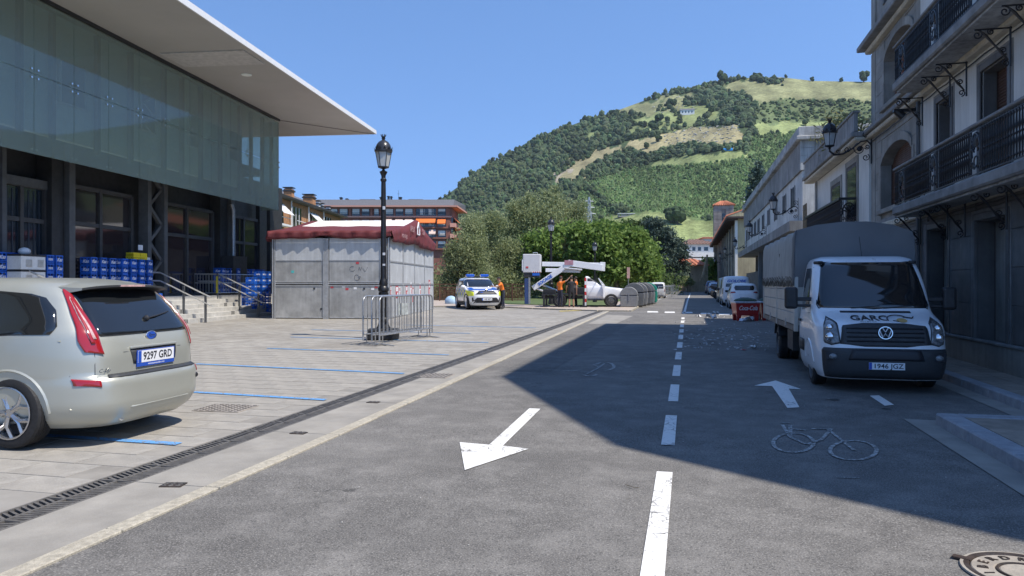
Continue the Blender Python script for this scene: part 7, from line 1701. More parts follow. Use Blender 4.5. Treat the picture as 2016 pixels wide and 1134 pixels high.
for xe, nm in ((X0+.05, 'canvas_front'), (X1+.02, 'canvas_rear')):
    b = MB(); vs = []; nr_ = 10
    for k in range(nr_+1):
        f = k/nr_
        for (y, z) in fine: yy = y*.999; vs.append((xe+.05*math.sin(yy*5+f*3)*f*(1-f)*2+.02*math.sin(yy*9+f*6)*(1-f), yy, 1.5+(z-1.5)*f))
    b.add(vs, [(k*nj+j, k*nj+j+1, (k+1)*nj+j+1, (k+1)*nj+j) for k in range(nr_) for j in range(nj-1)]); o = b.build(nm, M['canvas_grey'], TK, smooth=60)
b = MB(); random.seed(3)
for i in range(30):
    x = X0-.1-i*.172; z = 1.56+random.uniform(-.02, .03)
    b.tube([(x, -HW-.03, z+.05), (x-.04, -HW-.045, z-.05), (x-.12, -HW-.03, z+.06)], .0045, 4); b.tube([(x, -HW-.035, z+.06), (x-.02, -HW-.05, z+.12)], .005, 4)
tag(b.build('lacing_rope', mat('rope', (.1,.085,.065), .9), TK), kind='stuff')
b = MB(); b.box((-4.2, -HW-.018, 1.75), (-4.15, -HW-.01, 2.15)); b.build('canvas_strap', M['trim_dark'], TK)
# ---- generic far cars
def far_car(name, lab, cat, loc, rz, sc, st, paint, wheels, r, feats, w=.9, grp=None, style='alloy'):
    t = thing(name, lab, cat, (loc[0], loc[1], gz(loc[1])), rz, grp, sc); B_ = Body(st); B_.build(t, paint, wheels, r*1.12, wmax=w)
    for x in wheels:
        for sg in (-1, 1): wheel(t, x, sg*(w-.11), r, .22, sg, style)
    b = MB(); b.box((wheels[0]-.3, -w+.15, .16), (wheels[1]+.3, w-.15, .4)); b.build('underbody', M['plastic_black'], t)
    feats(t, B_); return t
SUV = [(.22, 2.1, -2.1, .82, 4, 5), (.4, 2.25, -2.22, .91, 4, 5), (.62, 2.28, -2.25, .925, 4, 5), (.85, 2.22, -2.2, .925, 4, 5), (.98, 2.0, -2.16, .915, 4.5, 5), (1.06, 1.5, -2.12, .9, 5, 5), (1.13, 1.12, -2.08, .875, 5, 5), (1.3, .8, -1.98, .82, 5, 5), (1.48, .4, -1.86, .765, 5, 5), (1.60, .05, -1.7, .69, 5, 5), (1.66, -.25, -1.4, .5, 4, 4)]
defm('police_blue', (.012,.10,.5), .3, var=.03, coat=.5); defm('police_yellow', (.62,.68,.02), .35, var=.03, coat=.5); defm('beacon_blue', (.02,.1,.5), .15, var=.1, vs=20, coat=1)
def police(t, B_):
    B_.patch('windscreen', [(-.76, 1.15), (-.66, 1.56), (.66, 1.56), (.76, 1.15)], 'end', 'glass_dark', t, 1, .005, 10, 14)
    B_.patch('bonnet_panel', [(-.74, .985), (-.8, 1.02), (-.78, 1.125), (.78, 1.125), (.8, 1.02), (.74, .985)], 'end', 'police_blue', t, 1, .005, 10, 14)
    B_.patch('bonnet_stripe', [(-.55, 1.05), (-.55, 1.125), (.55, 1.125), (.35, 1.05)], 'end', 'white_car', t, 1, .009, 6, 12)
    B_.patch('grille', [(-.5, .84), (-.38, .96), (.38, .96), (.5, .84), (.58, .78), (-.58, .78)], 'end', 'ink', t, 1, .008, 6, 12)
    B_.patch('lower_grille', [(-.8, .32), (-.5, .62), (.5, .62), (.8, .32)], 'end', 'ink', t, 1, .008, 8, 12)
    B_.patch('lip', [(-.75, .30), (-.7, .345), (.7, .345), (.75, .30)], 'end', 'plate_white', t, 1, .016, 3, 12)
    b = MB(); b.lathe([(0, .01), (.07, .01), (.085, 0)], 16, (0, 0, 0)); b.v = [tuple(face_mtx(B_.end(0, .95, 1, .01), (0, 1, 0), (0, 0, 1)) @ Vector(v)) for v in b.v]; b.build('badge', M['chrome'], t)
    plate(t, face_mtx(B_.end(0, .53, 1, .02), (0, 1, 0), (0, 0, 1)), '1408 MFX')
    b = MB(); b.cbox(B_.end(-.26, .88, 1, .015), (.02, .14, .06)); b.build('flash_unit', M['beacon_blue'], t)
    for sg in (-1, 1):
        B_.patch('headlight', [(sg*24, .90), (sg*50, .97), (sg*50, 1.02), (sg*24, .95)], 'ang', 'lamp_head', t, 1, .014, 4, 8)
        B_.patch('yellow_wing', [(sg*30, .68), (sg*62, .66), (sg*74, .96), (sg*68, 1.0), (sg*28, .90)], 'ang', 'police_yellow', t, 1, .005, 8, 8)
        B_.patch('fog_recess', [(sg*30, .45), (sg*38, .42), (sg*38, .62), (sg*32, .62)], 'ang', 'ink', t, 1, .008, 5, 4)
        B_.patch('front_side_window', [(.1, 1.14), (.05, 1.55), (.25, 1.53), (.92, 1.15)], 'side', 'glass_dark', t, sg, .005, 8, 8)
        B_.patch('rear_side_window', [(.02, 1.14), (-.03, 1.55), (-1.0, 1.54), (-.95, 1.14)], 'side', 'glass_dark', t, sg, .005, 8, 8)
        B_.patch('quarter_window', [(-1.05, 1.16), (-1.1, 1.52), (-1.3, 1.48), (-1.6, 1.2)], 'side', 'glass_dark', t, sg, .005, 6, 6)
        for i in range(7):
            for j in range(2): B_.patch('checker', [(1.1-i*.36-.0, .72+j*.16), (1.1-i*.36, .88+j*.16), (.93-i*.36, .88+j*.16), (.93-i*.36, .72+j*.16)], 'side', 'police_blue' if (i+j) % 2 else 'police_yellow', t, sg, .004, 2, 2)
        B_.patch('sill', [(-1.0, .25), (-1.0, .42), (1.0, .42), (1.0, .25)], 'side', 'trim_dark', t, sg, .008, 2, 6)
        for x0_ in (-1.35, 1.35): b = MB(); B_.line([(x0_+.42*math.cos(R(a)), .36+.42*math.sin(R(a))) for a in range(0, 181, 12)], 'side', sg, .035, b, 0); b.build('arch_trim', M['trim_dark'], t, smooth=60)
        q = B_.side(.75, 1.16, sg, .14); b = MB(); b.sphere(q, (.09, .14, .09), 10, 6); b.build('door_mirror', M['white_car'], t, smooth=60)
    b = MB(); b.box((-.25, -.15, 1.68), (.0, .15, 1.75)); b.build('lightbar_base', M['plastic_black'], t)
    for sg in (-1, 1): b = MB(); b.box((-.27, sg*.16, 1.69), (.02, sg*.62, 1.83)); b.build('beacon', M['beacon_blue'], t, bevel=.04, seg=2)
    b = MB(); b.box((-.24, .14, 1.69), (.0, .3, 1.80)); b.build('beacon_clear', M['plate_white'], t, bevel=.02)
px_, py_ = AT(950, 560, 40.6)[:2]
far_car('police_car', 'white police car with blue and yellow livery and roof beacons facing the camera', 'police car', AT(940, 560, 43)[:2], TH+R(-90+15), 1.09, SUV, M['white_car'], (-1.35, 1.35), .35, police)
def rear_feats(win, lamp, pl=None, side=True, logo=None):
    def f(t, B_):
        B_.patch('rear_window', win, 'end', 'glass_dark', t, -1, .006, 8, 14)
        for sg in (-1, 1):
            B_.patch('tail_light', [(180+sg*a, z) for a, z in lamp], 'ang', 'lamp_red', t, 1, .010, 6, 6)
            if side: B_.patch('side_window', [(.8, 1.12), (.35, B_.z1-.16), (-1.2, B_.z1-.18), (-1.55, 1.18)], 'side', 'glass_dark', t, sg, .005, 8, 12)
            q = B_.side(.8, 1.12, sg, .12); b = MB(); b.sphere(q, (.08, .12, .08), 8, 6); b.build('door_mirror', M['plastic_black'], t, smooth=60)
        plate(t, face_mtx(B_.end(0, .72, -1, .012), (0, -1, 0), (0, 0, 1)), pl or '4127 LBN')
        B_.patch('bumper', [(-.7, .24), (-.75, .42), (.75, .42), (.7, .24)], 'end', 'trim_dark', t, -1, .012, 3, 10)
        if logo:
            b = MB(); text_on(b, logo, face_mtx(B_.end(0, 1.68, -1, .012), (0, -1, 0), (0, 0, 1)), .24, .2, .002, .008, width=1.25); tag(b.build('lettering', M['police_blue'], t), kind='stuff')
    return f
VAN = [(.22, 2.3, -2.3, .85, 4, 9), (.5, 2.4, -2.4, .93, 4, 9), (.9, 2.35, -2.4, .95, 4, 9), (1.1, 2.0, -2.38, .94, 5, 9), (1.2, 1.6, -2.36, .93, 5, 9), (1.7, 1.1, -2.3, .88, 5, 8), (1.95, .8, -2.2, .82, 5, 7), (2.02, .5, -2.0, .6, 4, 5)]
HAT = [(.2, 1.95, -1.9, .8, 4, 5), (.4, 2.05, -2.0, .88, 4, 5), (.65, 2.05, -2.0, .89, 4, 5), (.85, 1.9, -1.95, .885, 4, 5), (.95, 1.4, -1.9, .87, 4, 5), (1.05, 1.0, -1.86, .84, 5, 5), (1.3, .5, -1.65, .76, 5, 5), (1.42, .15, -1.4, .66, 5, 5), (1.48, -.2, -1.1, .48, 4, 4)]
RP = R(90); S9 = .88
far_car('parked_car', 'white compact SUV with dark rear window parked nearest, beyond the red bins', 'car', (3.08, 44.6), RP, S9, SUV, M['white_car'], (-1.35, 1.35), .35, rear_feats([(-.55, 1.2), (-.62, 1.36), (-.55, 1.5), (.55, 1.5), (.62, 1.36), (.55, 1.2)], [(14, 1.04), (52, 1.0), (52, 1.12), (20, 1.12)], '6382 KVM'), grp='cars parked along the right kerb')
far_car('parked_van', 'white van with blue lettering on its rear, second of the parked line on the right', 'van', (3.0, 50.6), RP, .93, VAN, M['van_white'] if 'van_white' in M else WP, (-1.5, 1.5), .34, rear_feats([(-.7, 1.30), (-.66, 1.52), (.66, 1.52), (.7, 1.30)], [(40, .8), (52, .8), (52, 1.2), (40, 1.2)], '0953 HTR', True, 'GOLOBE'), w=.93, grp='cars parked along the right kerb')
far_car('parked_van', 'silver beige small van, third of the parked line on the right', 'van', (3.0, 57.4), RP, .9, VAN, SIL, (-1.5, 1.5), .34, rear_feats([(-.7, 1.2), (-.6, 1.75), (.6, 1.75), (.7, 1.2)], [(38, .8), (56, .8), (56, 1.25), (40, 1.25)], '2217 GFD'), w=.93, grp='cars parked along the right kerb')
far_car('parked_car', 'pale blue hatchback at the far end of the right kerb beyond the motorbikes', 'car', (3.1, 88), RP, .95, HAT, mat('pale_blue_car', (.42,.5,.6), .3, coat=.6), (-1.25, 1.25), .31, rear_feats([(-.55, 1.05), (-.5, 1.32), (.5, 1.32), (.55, 1.05)], [(35, .8), (52, .8), (52, 1.0), (38, 1.0)], '7710 DCB'), grp='cars parked along the right kerb')
far_car('parked_car', 'dark blue car behind the pale blue hatchback at the street end', 'car', (3.0, 96), RP, .95, SUV, mat('navy_car', (.03,.06,.14), .3, coat=.6), (-1.35, 1.35), .33, rear_feats([(-.6, 1.2), (-.55, 1.5), (.55, 1.5), (.6, 1.2)], [(35, .9), (52, .9), (52, 1.1), (38, 1.1)], '5548 CNK'), grp='cars parked along the right kerb')
# left side beyond containers
def front_feats(t, B_):
    B_.patch('windscreen', [(-.7, 1.1), (-.62, B_.z1-.12), (.62, B_.z1-.12), (.7, 1.1)], 'end', 'glass_dark', t, 1, .005, 8, 12); B_.patch('grille', [(-.4, .55), (-.45, .75), (.45, .75), (.4, .55)], 'end', 'ink', t, 1, .01, 3, 8)
    for sg in (-1, 1):
        B_.patch('headlight', [(sg*30, .72), (sg*50, .74), (sg*52, .86), (sg*32, .82)], 'ang', 'lamp_head', t, 1, .01, 4, 6)
        B_.patch('side_window', [(.8, 1.1), (.35, B_.z1-.14), (-1.1, B_.z1-.14), (-1.4, 1.15)], 'side', 'glass_dark', t, sg, .005, 8, 12)
    plate(t, face_mtx(B_.end(0, .42, 1, .012), (0, 1, 0), (0, 0, 1)), '3071 FZS')
def rear_simple(t, B_): rear_feats([(-.55, 1.1), (-.5, B_.z1-.16), (.5, B_.z1-.16), (.55, 1.1)], [(36, .8), (54, .8), (54, 1.05), (38, 1.05)])(t, B_)
X_, Y_, _ = AT(1283, 560, 58); far_car('parked_car', 'white car parked right behind the recycling containers', 'car', (X_-.6, Y_), RP, .85, HAT, M['white_car'], (-1.25, 1.25), .31, rear_simple, grp='cars parked on the left beyond the containers')
X_, Y_, _ = AT(1292, 560, 68); far_car('parked_van', 'white van with rear window parked on the left beyond the containers', 'van', (X_+.15, Y_+1), RP, .72, VAN, M['white_car'], (-1.5, 1.5), .34, rear_feats([(-.75, 1.2), (-.68, 1.8), (.68, 1.8), (.75, 1.2)], [(40, .8), (54, .8), (54, 1.2), (40, 1.2)], '9904 HHL'), w=.93, grp='cars parked on the left beyond the containers')
X_, Y_, _ = AT(1321, 560, 118); far_car('parked_car', 'small silver car parked near the end of the street on the left', 'car', (X_, Y_), R(-90), 1.0, HAT, SIL, (-1.25, 1.25), .31, front_feats, grp='cars parked on the left beyond the containers')
X_, Y_, _ = AT(1272, 560, 74)
# barriers in distance
for i in range(4):
    X_, Y_, _ = AT(1296+i*7, 560, 66+i*9); o = copy_tree(B0, (X_, Y_, gz(Y_)), R(60)); o['label'] = ('first', 'second', 'third', 'fourth')[i]+' distant crowd barrier standing along the left kerb beyond the containers'; o['group'] = 'crowd barriers along the far left kerb'; o.scale = (1, 1, 1)
# motorbikes and scooters
def motorbike(lab, x, y, rz, col):
    t = thing('motorbike', lab, 'motorbike', (x, y, gz(y)), rz, 'motorbikes parked on the right'); 
    for xx in (-.65, .65):
        b = MB(); b.lathe([(.2, -.05), (.3, -.05), (.31, 0), (.3, .05), (.2, .05)], 16, (xx, 0, .3), axis='y', cap=False); b.lathe([(0, -.02), (.2, -.02)], 16, (xx, 0, .3), axis='y', cap=False); b.build('wheel', M['rubber'], t)
    b = MB(); b.sphere((.15, 0, .78), (.32, .15, .16), 10, 6); b.sphere((.1, 0, .45), (.3, .18, .2), 8, 6); b.build('tank', mat(col[0], col[1], .3, coat=.5), t, smooth=60)
    b = MB(); b.sphere((-.4, 0, .8), (.38, .14, .08), 10, 5); b.build('seat', M['plastic_black'], t, smooth=60)
    b = MB(); b.tube([(.65, .08, .3), (.45, .08, .95)], .025, 5); b.tube([(.65, -.08, .3), (.45, -.08, .95)], .025, 5); b.build('fork', M['steel'], t)
    b = MB(); b.tube([(.4, -.35, 1.0), (.48, 0, .98), (.4, .35, 1.0)], .015, 5); b.build('handlebar', M['plastic_black'], t)
    b = MB(); b.sphere((.58, 0, .85), (.1, .12, .12), 8, 6); b.build('headlight', M['lamp_head'], t, smooth=60)
    b = MB(); b.box((-.85, -.16, .85), (-.55, .16, 1.1)); b.build('top_box', M['plastic_black'], t, bevel=.04)
for i, (yy, c, l) in enumerate(((64, ('moto_black', (.02,.02,.02)), 'nearest black motorbike of the parked row'), (67, ('moto_red', (.25,.03,.03)), 'second motorbike of the row, with a red tank'), (70.5, ('moto_grey', (.3,.3,.3)), 'third motorbike of the row, with a grey tank'), (74, ('moto_white', (.6,.6,.6)), 'fourth scooter of the row, white'), (78, ('moto_black', (.02,.02,.02)), 'fifth motorbike, black, farthest of the row'))):
    motorbike(l, 2.75, yy, R(60), c)
# ---- white pickup with boom lift
PU = thing('boom_lift_truck', 'white pickup with a folded boom lift and open door parked side on', 'truck', (0, 0, 0), TH-R(6), scale=1.06)
X_, Y_, _ = AT(1153, 560, 44.5); PU.location = (X_, Y_, gz(Y_)+.03)
PB = Body([(.45, 2.2, .0, .80, 4, 20), (.62, 2.32, -.02, .88, 4, 20), (.85, 2.34, -.02, .9, 4, 20), (1.02, 2.2, -.02, .89, 4, 20), (1.12, 1.5, -.02, .87, 4, 20), (1.18, 1.1, -.02, .84, 5, 20), (1.45, .6, -.02, .78, 5, 16), (1.66, .25, -.02, .7, 5, 12), (1.74, .15, .0, .58, 4, 8)])
PB.build(PU, M['white_car'], (1.42,), .42, wmax=.88, hole=[(.1, .6), (.92, .6), (.92, 1.14), (.5, 1.58), (.1, 1.6)])
for sg in (-1, 1):
    if sg > 0: PB.patch('side_window', [(.1, 1.15), (.08, 1.60), (.35, 1.58), (.85, 1.15)], 'side', 'glass_dark', PU, sg, .005, 12, 8)
    wheel(PU, 1.42, sg*.8, .38, .24, sg, 'steel'); wheel(PU, -1.45, sg*.8, .38, .24, sg, 'steel')
    PB.patch('headlight', [(sg*30, .85), (sg*52, .86), (sg*52, 1.02), (sg*32, 1.0)], 'ang', 'lamp_head', PU, 1, .01, 4, 6)
    b = MB(); b.sphere(PB.side(.95, 1.22, sg, .16), (.07, .12, .1), 8, 6); b.build('door_mirror', M['white_car'], PU, smooth=60)
    b = MB(); b.box((.1, sg*.83, .38), (1.0, sg*.9, .46)); b.build('side_step', M['trim_dark'], PU)
PB.patch('bumper', [(-55, .45), (-55, .7), (55, .7), (55, .45)], 'ang', 'white_car', PU, 1, .02, 4, 16); PB.patch('windscreen', [(-.72, 1.22), (-.6, 1.62), (.6, 1.62), (.72, 1.22)], 'end', 'glass_dark', PU, 1, .005, 8, 12)
b = MB(); b.add([(.95, -.88, .55), (1.05, -1.55, .55), (1.05, -1.5, 1.2), (.95, -.85, 1.2)], [(0, 1, 2, 3)]); o = b.build('open_door', M['white_car'], PU); s_ = o.modifiers.new('s', 'SOLIDIFY'); s_.thickness = .08
b = MB(); b.tube([(.95, -.85, 1.2), (.7, -.8, 1.62), (.72, -1.25, 1.6), (1.05, -1.5, 1.2)], .025, 5); b.build('door_window_frame', M['white_car'], PU)
b = MB(); b.box((.3, -.75, .7), (.75, -.2, .95)); b.cbox((.3, -.45, 1.2), (.14, .5, .6), ry=-.15); b.build('seat', mat('seat_grey', (.1,.1,.1), .8), PU, bevel=.05)
b = MB(); b.cbox((.62, -.6, 1.0), (.3, .3, .3), rz=.4); b.build('red_bundle', mat('red_cloth', (.6,.06,.03), .7), PU, bevel=.1, seg=3)
b = MB(); b.box((-2.5, -.35, .5), (0, .35, .65)); b.box((-2.45, -.85, .68), (-.05, .85, .76)); b.build('flatbed', M['steel_dark'], PU)
b = MB(); b.box((-1.0, -.8, .76), (-.1, .8, 1.1)); b.box((-2.4, -.6, .76), (-1.7, .6, 1.0)); b.build('machinery_box', M['plastic_black'], PU, bevel=.03)
b = MB(); b.cyl((-.7, 0, .76), (-.7, 0, 1.25), .3, .26, 12); b.build('turntable', M['steel_mid'], PU)
for x, y in ((-2.3, -1.25), (-2.3, 1.2), (-.1, -1.3), (.0, 1.2)):
    b = MB(); b.box((x-.05, min(y, 0)*1.0, .62), (x+.05, max(y, 0), .74)); b.box((x-.06, y-.06, .05), (x+.06, y+.06, .75)); b.box((x-.2, y-.2, 0), (x+.2, y+.2, .05)); b.build('outrigger', M['plastic_black'], PU)
wb = [M['plate_white'], mat('stripe_red', (.55,.03,.03), .5)]
for x, h0, h1 in ((-1.35, .8, 1.75), (.0, .1, 1.65)):
    b = MB()
    for k in range(8): b.cur = k % 2; z0 = h0+(h1-h0)*k/8; b.cbox((x, -1.15, z0+(h1-h0)/16), (.1, .04, (h1-h0)/8))
    b.build('striped_board', wb, PU)
BM = M['white_car']
def beam(name, p, q, w, m=BM):
    p, q = Vector(p), Vector(q); d = q-p; b = MB(); b.cbox((p+q)/2, (d.length, w*.8, w), ry=-math.atan2(d.z, d.x)); return b.build(name, m, PU, bevel=.02)
beam('lower_arm', (-3.0, -.1, 1.05), (-.9, -.1, 2.45), .30); beam('upper_arm', (-1.0, -.1, 2.5), (.95, -.1, 2.22), .36); beam('telescopic_arm', (-2.5, .22, 2.45), (.95, .2, 2.38), .26); beam('inner_arm', (-2.3, .22, 2.1), (-.3, .2, 2.05), .22); beam('end_bracket', (.8, .05, 2.3), (1.1, .05, 2.28), .5)
for p, q in (((-2.9, -.1, 1.1), (-2.2, -.1, .8)), ((-2.6, .1, 1.3), (-1.6, .1, .9)), ((-1.2, -.3, 2.2), (-.2, -.3, 2.1))): b = MB(); b.tube([p, q], .06, 8); b.build('hydraulic_ram', M['steel'], PU)
b = MB(); text_on(b, 'SOCAGE', face_mtx((-2.3, -.235, 1.52), (.83, 0, .556), (-.556, 0, .83)), .24, 0, .002, .01); tag(b.build('lettering', M['police_blue'], PU), kind='stuff')
b = MB(); b.cbox((-.95, -.26, 2.52), (.5, .01, .26)); b.build('maker_plate', mat('maker_pink', (.42,.22,.27), .6), PU)
b = MB(); b.box((-3.55, -.55, 1.95), (-2.55, .55, 3.0)); b.build('work_basket', mat('basket_grey', (.55,.56,.58), .5, var=.05), PU, bevel=.04)
b = MB(); b.box((-3.5, -.5, 1.68), (-2.6, .5, 1.94)); b.build('basket_floor', M['steel_dark'], PU); b = MB(); b.box((-3.0, -.57, 1.78), (-2.6, -.5, 1.92)); b.build('blue_panel', M['police_blue'], PU)
b = MB()
for k in range(8): b.cur = k % 2; b.cbox((-3.0+k*.06, -.56, 1.98), (.05, .02, .05))
b.build('hazard_strip', wb, PU); b = MB(); b.tube([(-3.0, 0, 3.0), (-3.0, 0, 3.1), (-2.75, 0, 3.1), (-2.75, 0, 3.0)], .02, 5); b.build('basket_handle', M['steel'], PU)
b = MB(); b.cbox((-3.3, -.56, 2.25), (.14, .01, .1)); b.build('sticker', poster[0], PU)
# blue totem and parking sign by it
X_, Y_, _ = AT(1038, 560, 48); t = thing('totem_sign', 'tall blue and grey panel post standing left of the boom lift', 'sign', (X_, Y_, gz(Y_)), TH)
b = MB(); b.box((-.18, -.1, 0), (.08, .1, 1.75)); b.build('panel', mat('totem_blue', (.03,.06,.18), .4), t, bevel=.03); b = MB(); b.box((.08, -.1, 0), (.2, .1, 2.2)); b.build('post', M['galv'], t)
X_, Y_, _ = AT(1034, 560, 50); t = thing('road_sign', 'square blue and white sign peeping out left of the lift basket', 'sign', (X_, Y_, gz(Y_)), TH)
b = MB(); b.cyl((.25, .05, 0), (.25, .05, 2.8), .035, None, 6); b.build('post', M['galv'], t); b = MB(); b.box((-.22, 0, 2.3), (.5, .03, 3.05)); b.build('plate', M['plate_white'], t); b = MB(); b.prism([(-.1, 2.62), (.1, 2.95), (.3, 2.95), (.3, 2.62)], lambda p, q: (p, -.012, q), lambda p, q: (p, -.002, q)); b.box((-.15, -.012, 2.38), (.3, -.002, 2.5)); b.build('symbol', M['police_blue'], t)
# small road signs and poles among the trees
for px, Y, h, lab, c in ((1237, 60, 2.7, 'thin pole with a narrow red and white sign before the plane trees', 'poster_red'), (1259, 66, 2.3, 'bare thin grey pole right of the narrow sign', None), (1218, 62, 2.2, 'dark thin pole left of the narrow sign', None)):
    X_, Y_, _ = AT(px, 560, Y); t = thing('sign_pole', lab, 'pole', (X_, Y_, gz(Y_)), TH); b = MB(); b.cyl((0, 0, 0), (0, 0, h), .035, None, 6); b.build('post', M['galv' if px != 1218 else 'black_iron'], t)
    if c: b = MB(); b.box((-.12, -.06, h-.9), (.12, -.04, h)); b.build('plate', mat('sign_faded', (.45,.27,.24), .6, var=.25, vs=8), t)
b = MB(); b.sphere((0, 0, .0), (.45, .35, .4), 12, 8); 
X_, Y_, _ = AT(888, 560, 50); o = b.build('blue_sack', mat('sack_blue', (.35,.5,.65), .6, var=.1), smooth=60); o.location = (X_, Y_, gz(Y_)+.2); tag(o, 'small pale blue sack on the ground left of the police car', 'sack')
# ---- recycling containers
def container(lab, x, y, col, sc=1):
    t = thing('recycling_container', lab, 'container', (x, y, gz(y)), 0, 'recycling containers in a row', sc); W2, D2 = .85, .62
    prof = [(-W2, 0), (-W2*1.02, .75)]; n = 12
    b = MB(); b.prism([(-D2, .08), (D2, .08), (D2*1.08, .95), (-D2*1.08, .95)], lambda p, q: (-W2, p, q), lambda p, q: (W2, p, q)); b.build('bin_body', M[col], t, bevel=.06, seg=2)
    b = MB(); b.prism([(D2*1.08*math.cos(math.pi*i/n), .97+.62*math.sin(math.pi*i/n)) for i in range(n+1)], lambda p, q: (-W2*1.02, p, q), lambda p, q: (W2*1.02, p, q)); b.build('lid', M[col], t, smooth=35, bevel=.03)
    for k in range(5): b = MB(); b.box((-W2+.15+k*.35, -D2*1.09, .2), (-W2+.2+k*.35, -D2*1.02, .85)); b.build('rib', M[col], t)
    b = MB(); b.box((-.2, -D2*1.12, .55), (.2, -D2*1.05, .85)); b.build('label_panel', mat('label_pale', (.45,.48,.52), .5), t)
    b = MB(); b.cyl((-W2*1.03, 0, .5), (-W2*1.03, 0, 1.15), .03, None, 6); b.cyl((W2*1.03, 0, .5), (W2*1.03, 0, 1.15), .03, None, 6); b.build('lift_pivot', M['galv'], t)
    return t
defm('bin_grey', (.13,.135,.14), .5, var=.08); defm('bin_green', (.02,.26,.19), .45, var=.06); defm('bin_light', (.2,.205,.21), .5, var=.08)
p = G(1243, 607)
for i, (dx, dy, c, lab) in enumerate(((0, 0, 'bin_light', 'front small grey container, nearest the pickup bonnet'), (.12, 1.9, 'bin_grey', 'second container, dark grey with the highest hump'), (.2, 3.9, 'bin_light', 'third recycling container of the row, light grey'), (.3, 5.9, 'bin_grey', 'fourth recycling container of the row, mid grey'), (.38, 7.9, 'bin_light', 'fifth container, light grey beside the green one'), (.45, 9.9, 'bin_green', 'tall green recycling container at the end of the row'))):
    container(lab, p[0]-.2+dx*1.5, p[1]+.9+dy*.9, c, .78 if i == 0 else .93).rotation_euler = (0, 0, R(90+3))
# ---- red drinks bins
defm('cola_red', (.42,.02,.018), .4, var=.05, coat=.3); defm('net_green', (.015,.05,.03), .6, var=.2)
def cola(lab, x, y, rz):
    t = thing('drinks_bin', lab, 'bin', (x, y, gz(y)), rz, 'red drinks bins by the truck'); w, d, h = .62, .5, .86
    def ring(z, k): return [(-w*k, -d*k, z), (w*k, -d*k, z), (w*k, d*k, z), (-w*k, d*k, z)]
    b = MB(); b.add(ring(.28, .88)+ring(h, 1.0), [(0, 1, 2, 3), (0, 1, 5, 4), (1, 2, 6, 5), (2, 3, 7, 6), (3, 0, 4, 7)]); b.build('tub', M['cola_red'], t, bevel=.04, seg=2)
    b = MB(); b.box((-w*1.06, -d*1.06, h-.02), (w*1.06, d*1.06, h+.06)); b.build('rim', M['foil'], t, bevel=.02)
    for sx in (-1, 1):
        for sy in (-1, 1): b = MB(); b.add([(sx*w*.9, sy*d*.9, .3), (sx*w*.5, sy*d*.9, .3), (sx*w*.5, sy*d*.5, .3), (sx*w*.9, sy*d*.5, .3), (sx*w*.85, sy*d*.85, 0), (sx*w*.6, sy*d*.85, 0), (sx*w*.6, sy*d*.6, 0), (sx*w*.85, sy*d*.6, 0)], [(0, 1, 2, 3), (4, 5, 6, 7), (0, 1, 5, 4), (1, 2, 6, 5), (2, 3, 7, 6), (3, 0, 4, 7)]); b.build('leg', M['cola_red'], t)
    for k in range(3): b = MB(); b.box((-w*.5, -d*.9, .1+k*.07), (w*.5, -d*.86, .14+k*.07)); b.build('pallet_bar', M['cola_red'], t)
    b = MB(); b.sphere((0, 0, h+.08), (w*.95, d*.95, .16), 16, 6); o = b.build('bottle_load', M['net_green'], t); 
    b = MB(); text_on(b, 'Coca-Cola', face_mtx((0, -d*.965, .6), (1, 0, 0), (0, -.1, 1)), .3, .35, .003, .004, width=.92); tag(b.build('lettering', M['plate_white'], t), kind='stuff')
    return t
p = G(1470, 632); cola('red branded drinks bin full of bottles, left of the two by the truck', p[0]-.02, p[1]+.4, TH-R(2)).scale = (.78, .8, .84); cola('red drinks bin partly hidden behind the truck bed', p[0]+.98, p[1]+1.0, TH).scale = (.78, .8, .84)
b = MB(); b.sphere((0, 0, 0), (.035, .035, .14), 8, 5); b.cyl((0, 0, .1), (0, 0, .26), .015, None, 6); o = b.build('bottle', M['lamp_glass'], smooth=50); q = G(1494, 630); o.location = (q[0], q[1], gz(q[1])+.14); tag(o, 'clear bottle standing between the two red bins', 'bottle')
# ---- litter
defm('paper', (.68,.68,.67), .8, var=.08)
def scrap(name, lab, px, py, w, h, m='paper', grp=None, cat='litter'):
    x, y = G(px, py); b = MB(); n = 4; vs = []
    for j in range(n+1):
        for i in range(n+1): vs.append(((i/n-.5)*w, (j/n-.5)*h, abs(random.gauss(0, .35))*min(w, h)*.5+.004))
    b.add(vs, [(j*(n+1)+i, j*(n+1)+i+1, (j+1)*(n+1)+i+1, (j+1)*(n+1)+i) for i in range(n) for j in range(n)]); o = b.build(name, M[m]); o.location = (x, y, gz(y)+.008); o.rotation_euler = (0, 0, random.uniform(0, 3)); s_ = o.modifiers.new('s', 'SOLIDIFY'); s_.thickness = .003; tag(o, lab, cat, grp); return o
scrap('plastic_bag', 'crumpled white and blue carrier bag lying in the sun by the centre line', 1400, 629, .28, .45).scale = (1, 1, 2.2)
scrap('plastic_bag', 'small white bag on the give way line left of the red bins', 1409, 617, .25, .35)
scrap('paper_sheet', 'long pale flattened wrapper on the sunlit road right of the centre line', 1375, 624, .25, .3)
scrap('paper_bag', 'white crumpled bag on the shaded road beside the truck rear wheel', 1484, 687, .2, .16).scale = (1, 1, 2)
scrap('wrapper', 'small reddish wrapper left of the white bag near the truck wheel', 1464, 690, .12, .08, 'cola_red')
scrap('plastic_sack', 'pale blue plastic sack lying under the left red bin', 1470, 633, .5, .3, 'foil').scale = (1, 1, 2)
b = MB()
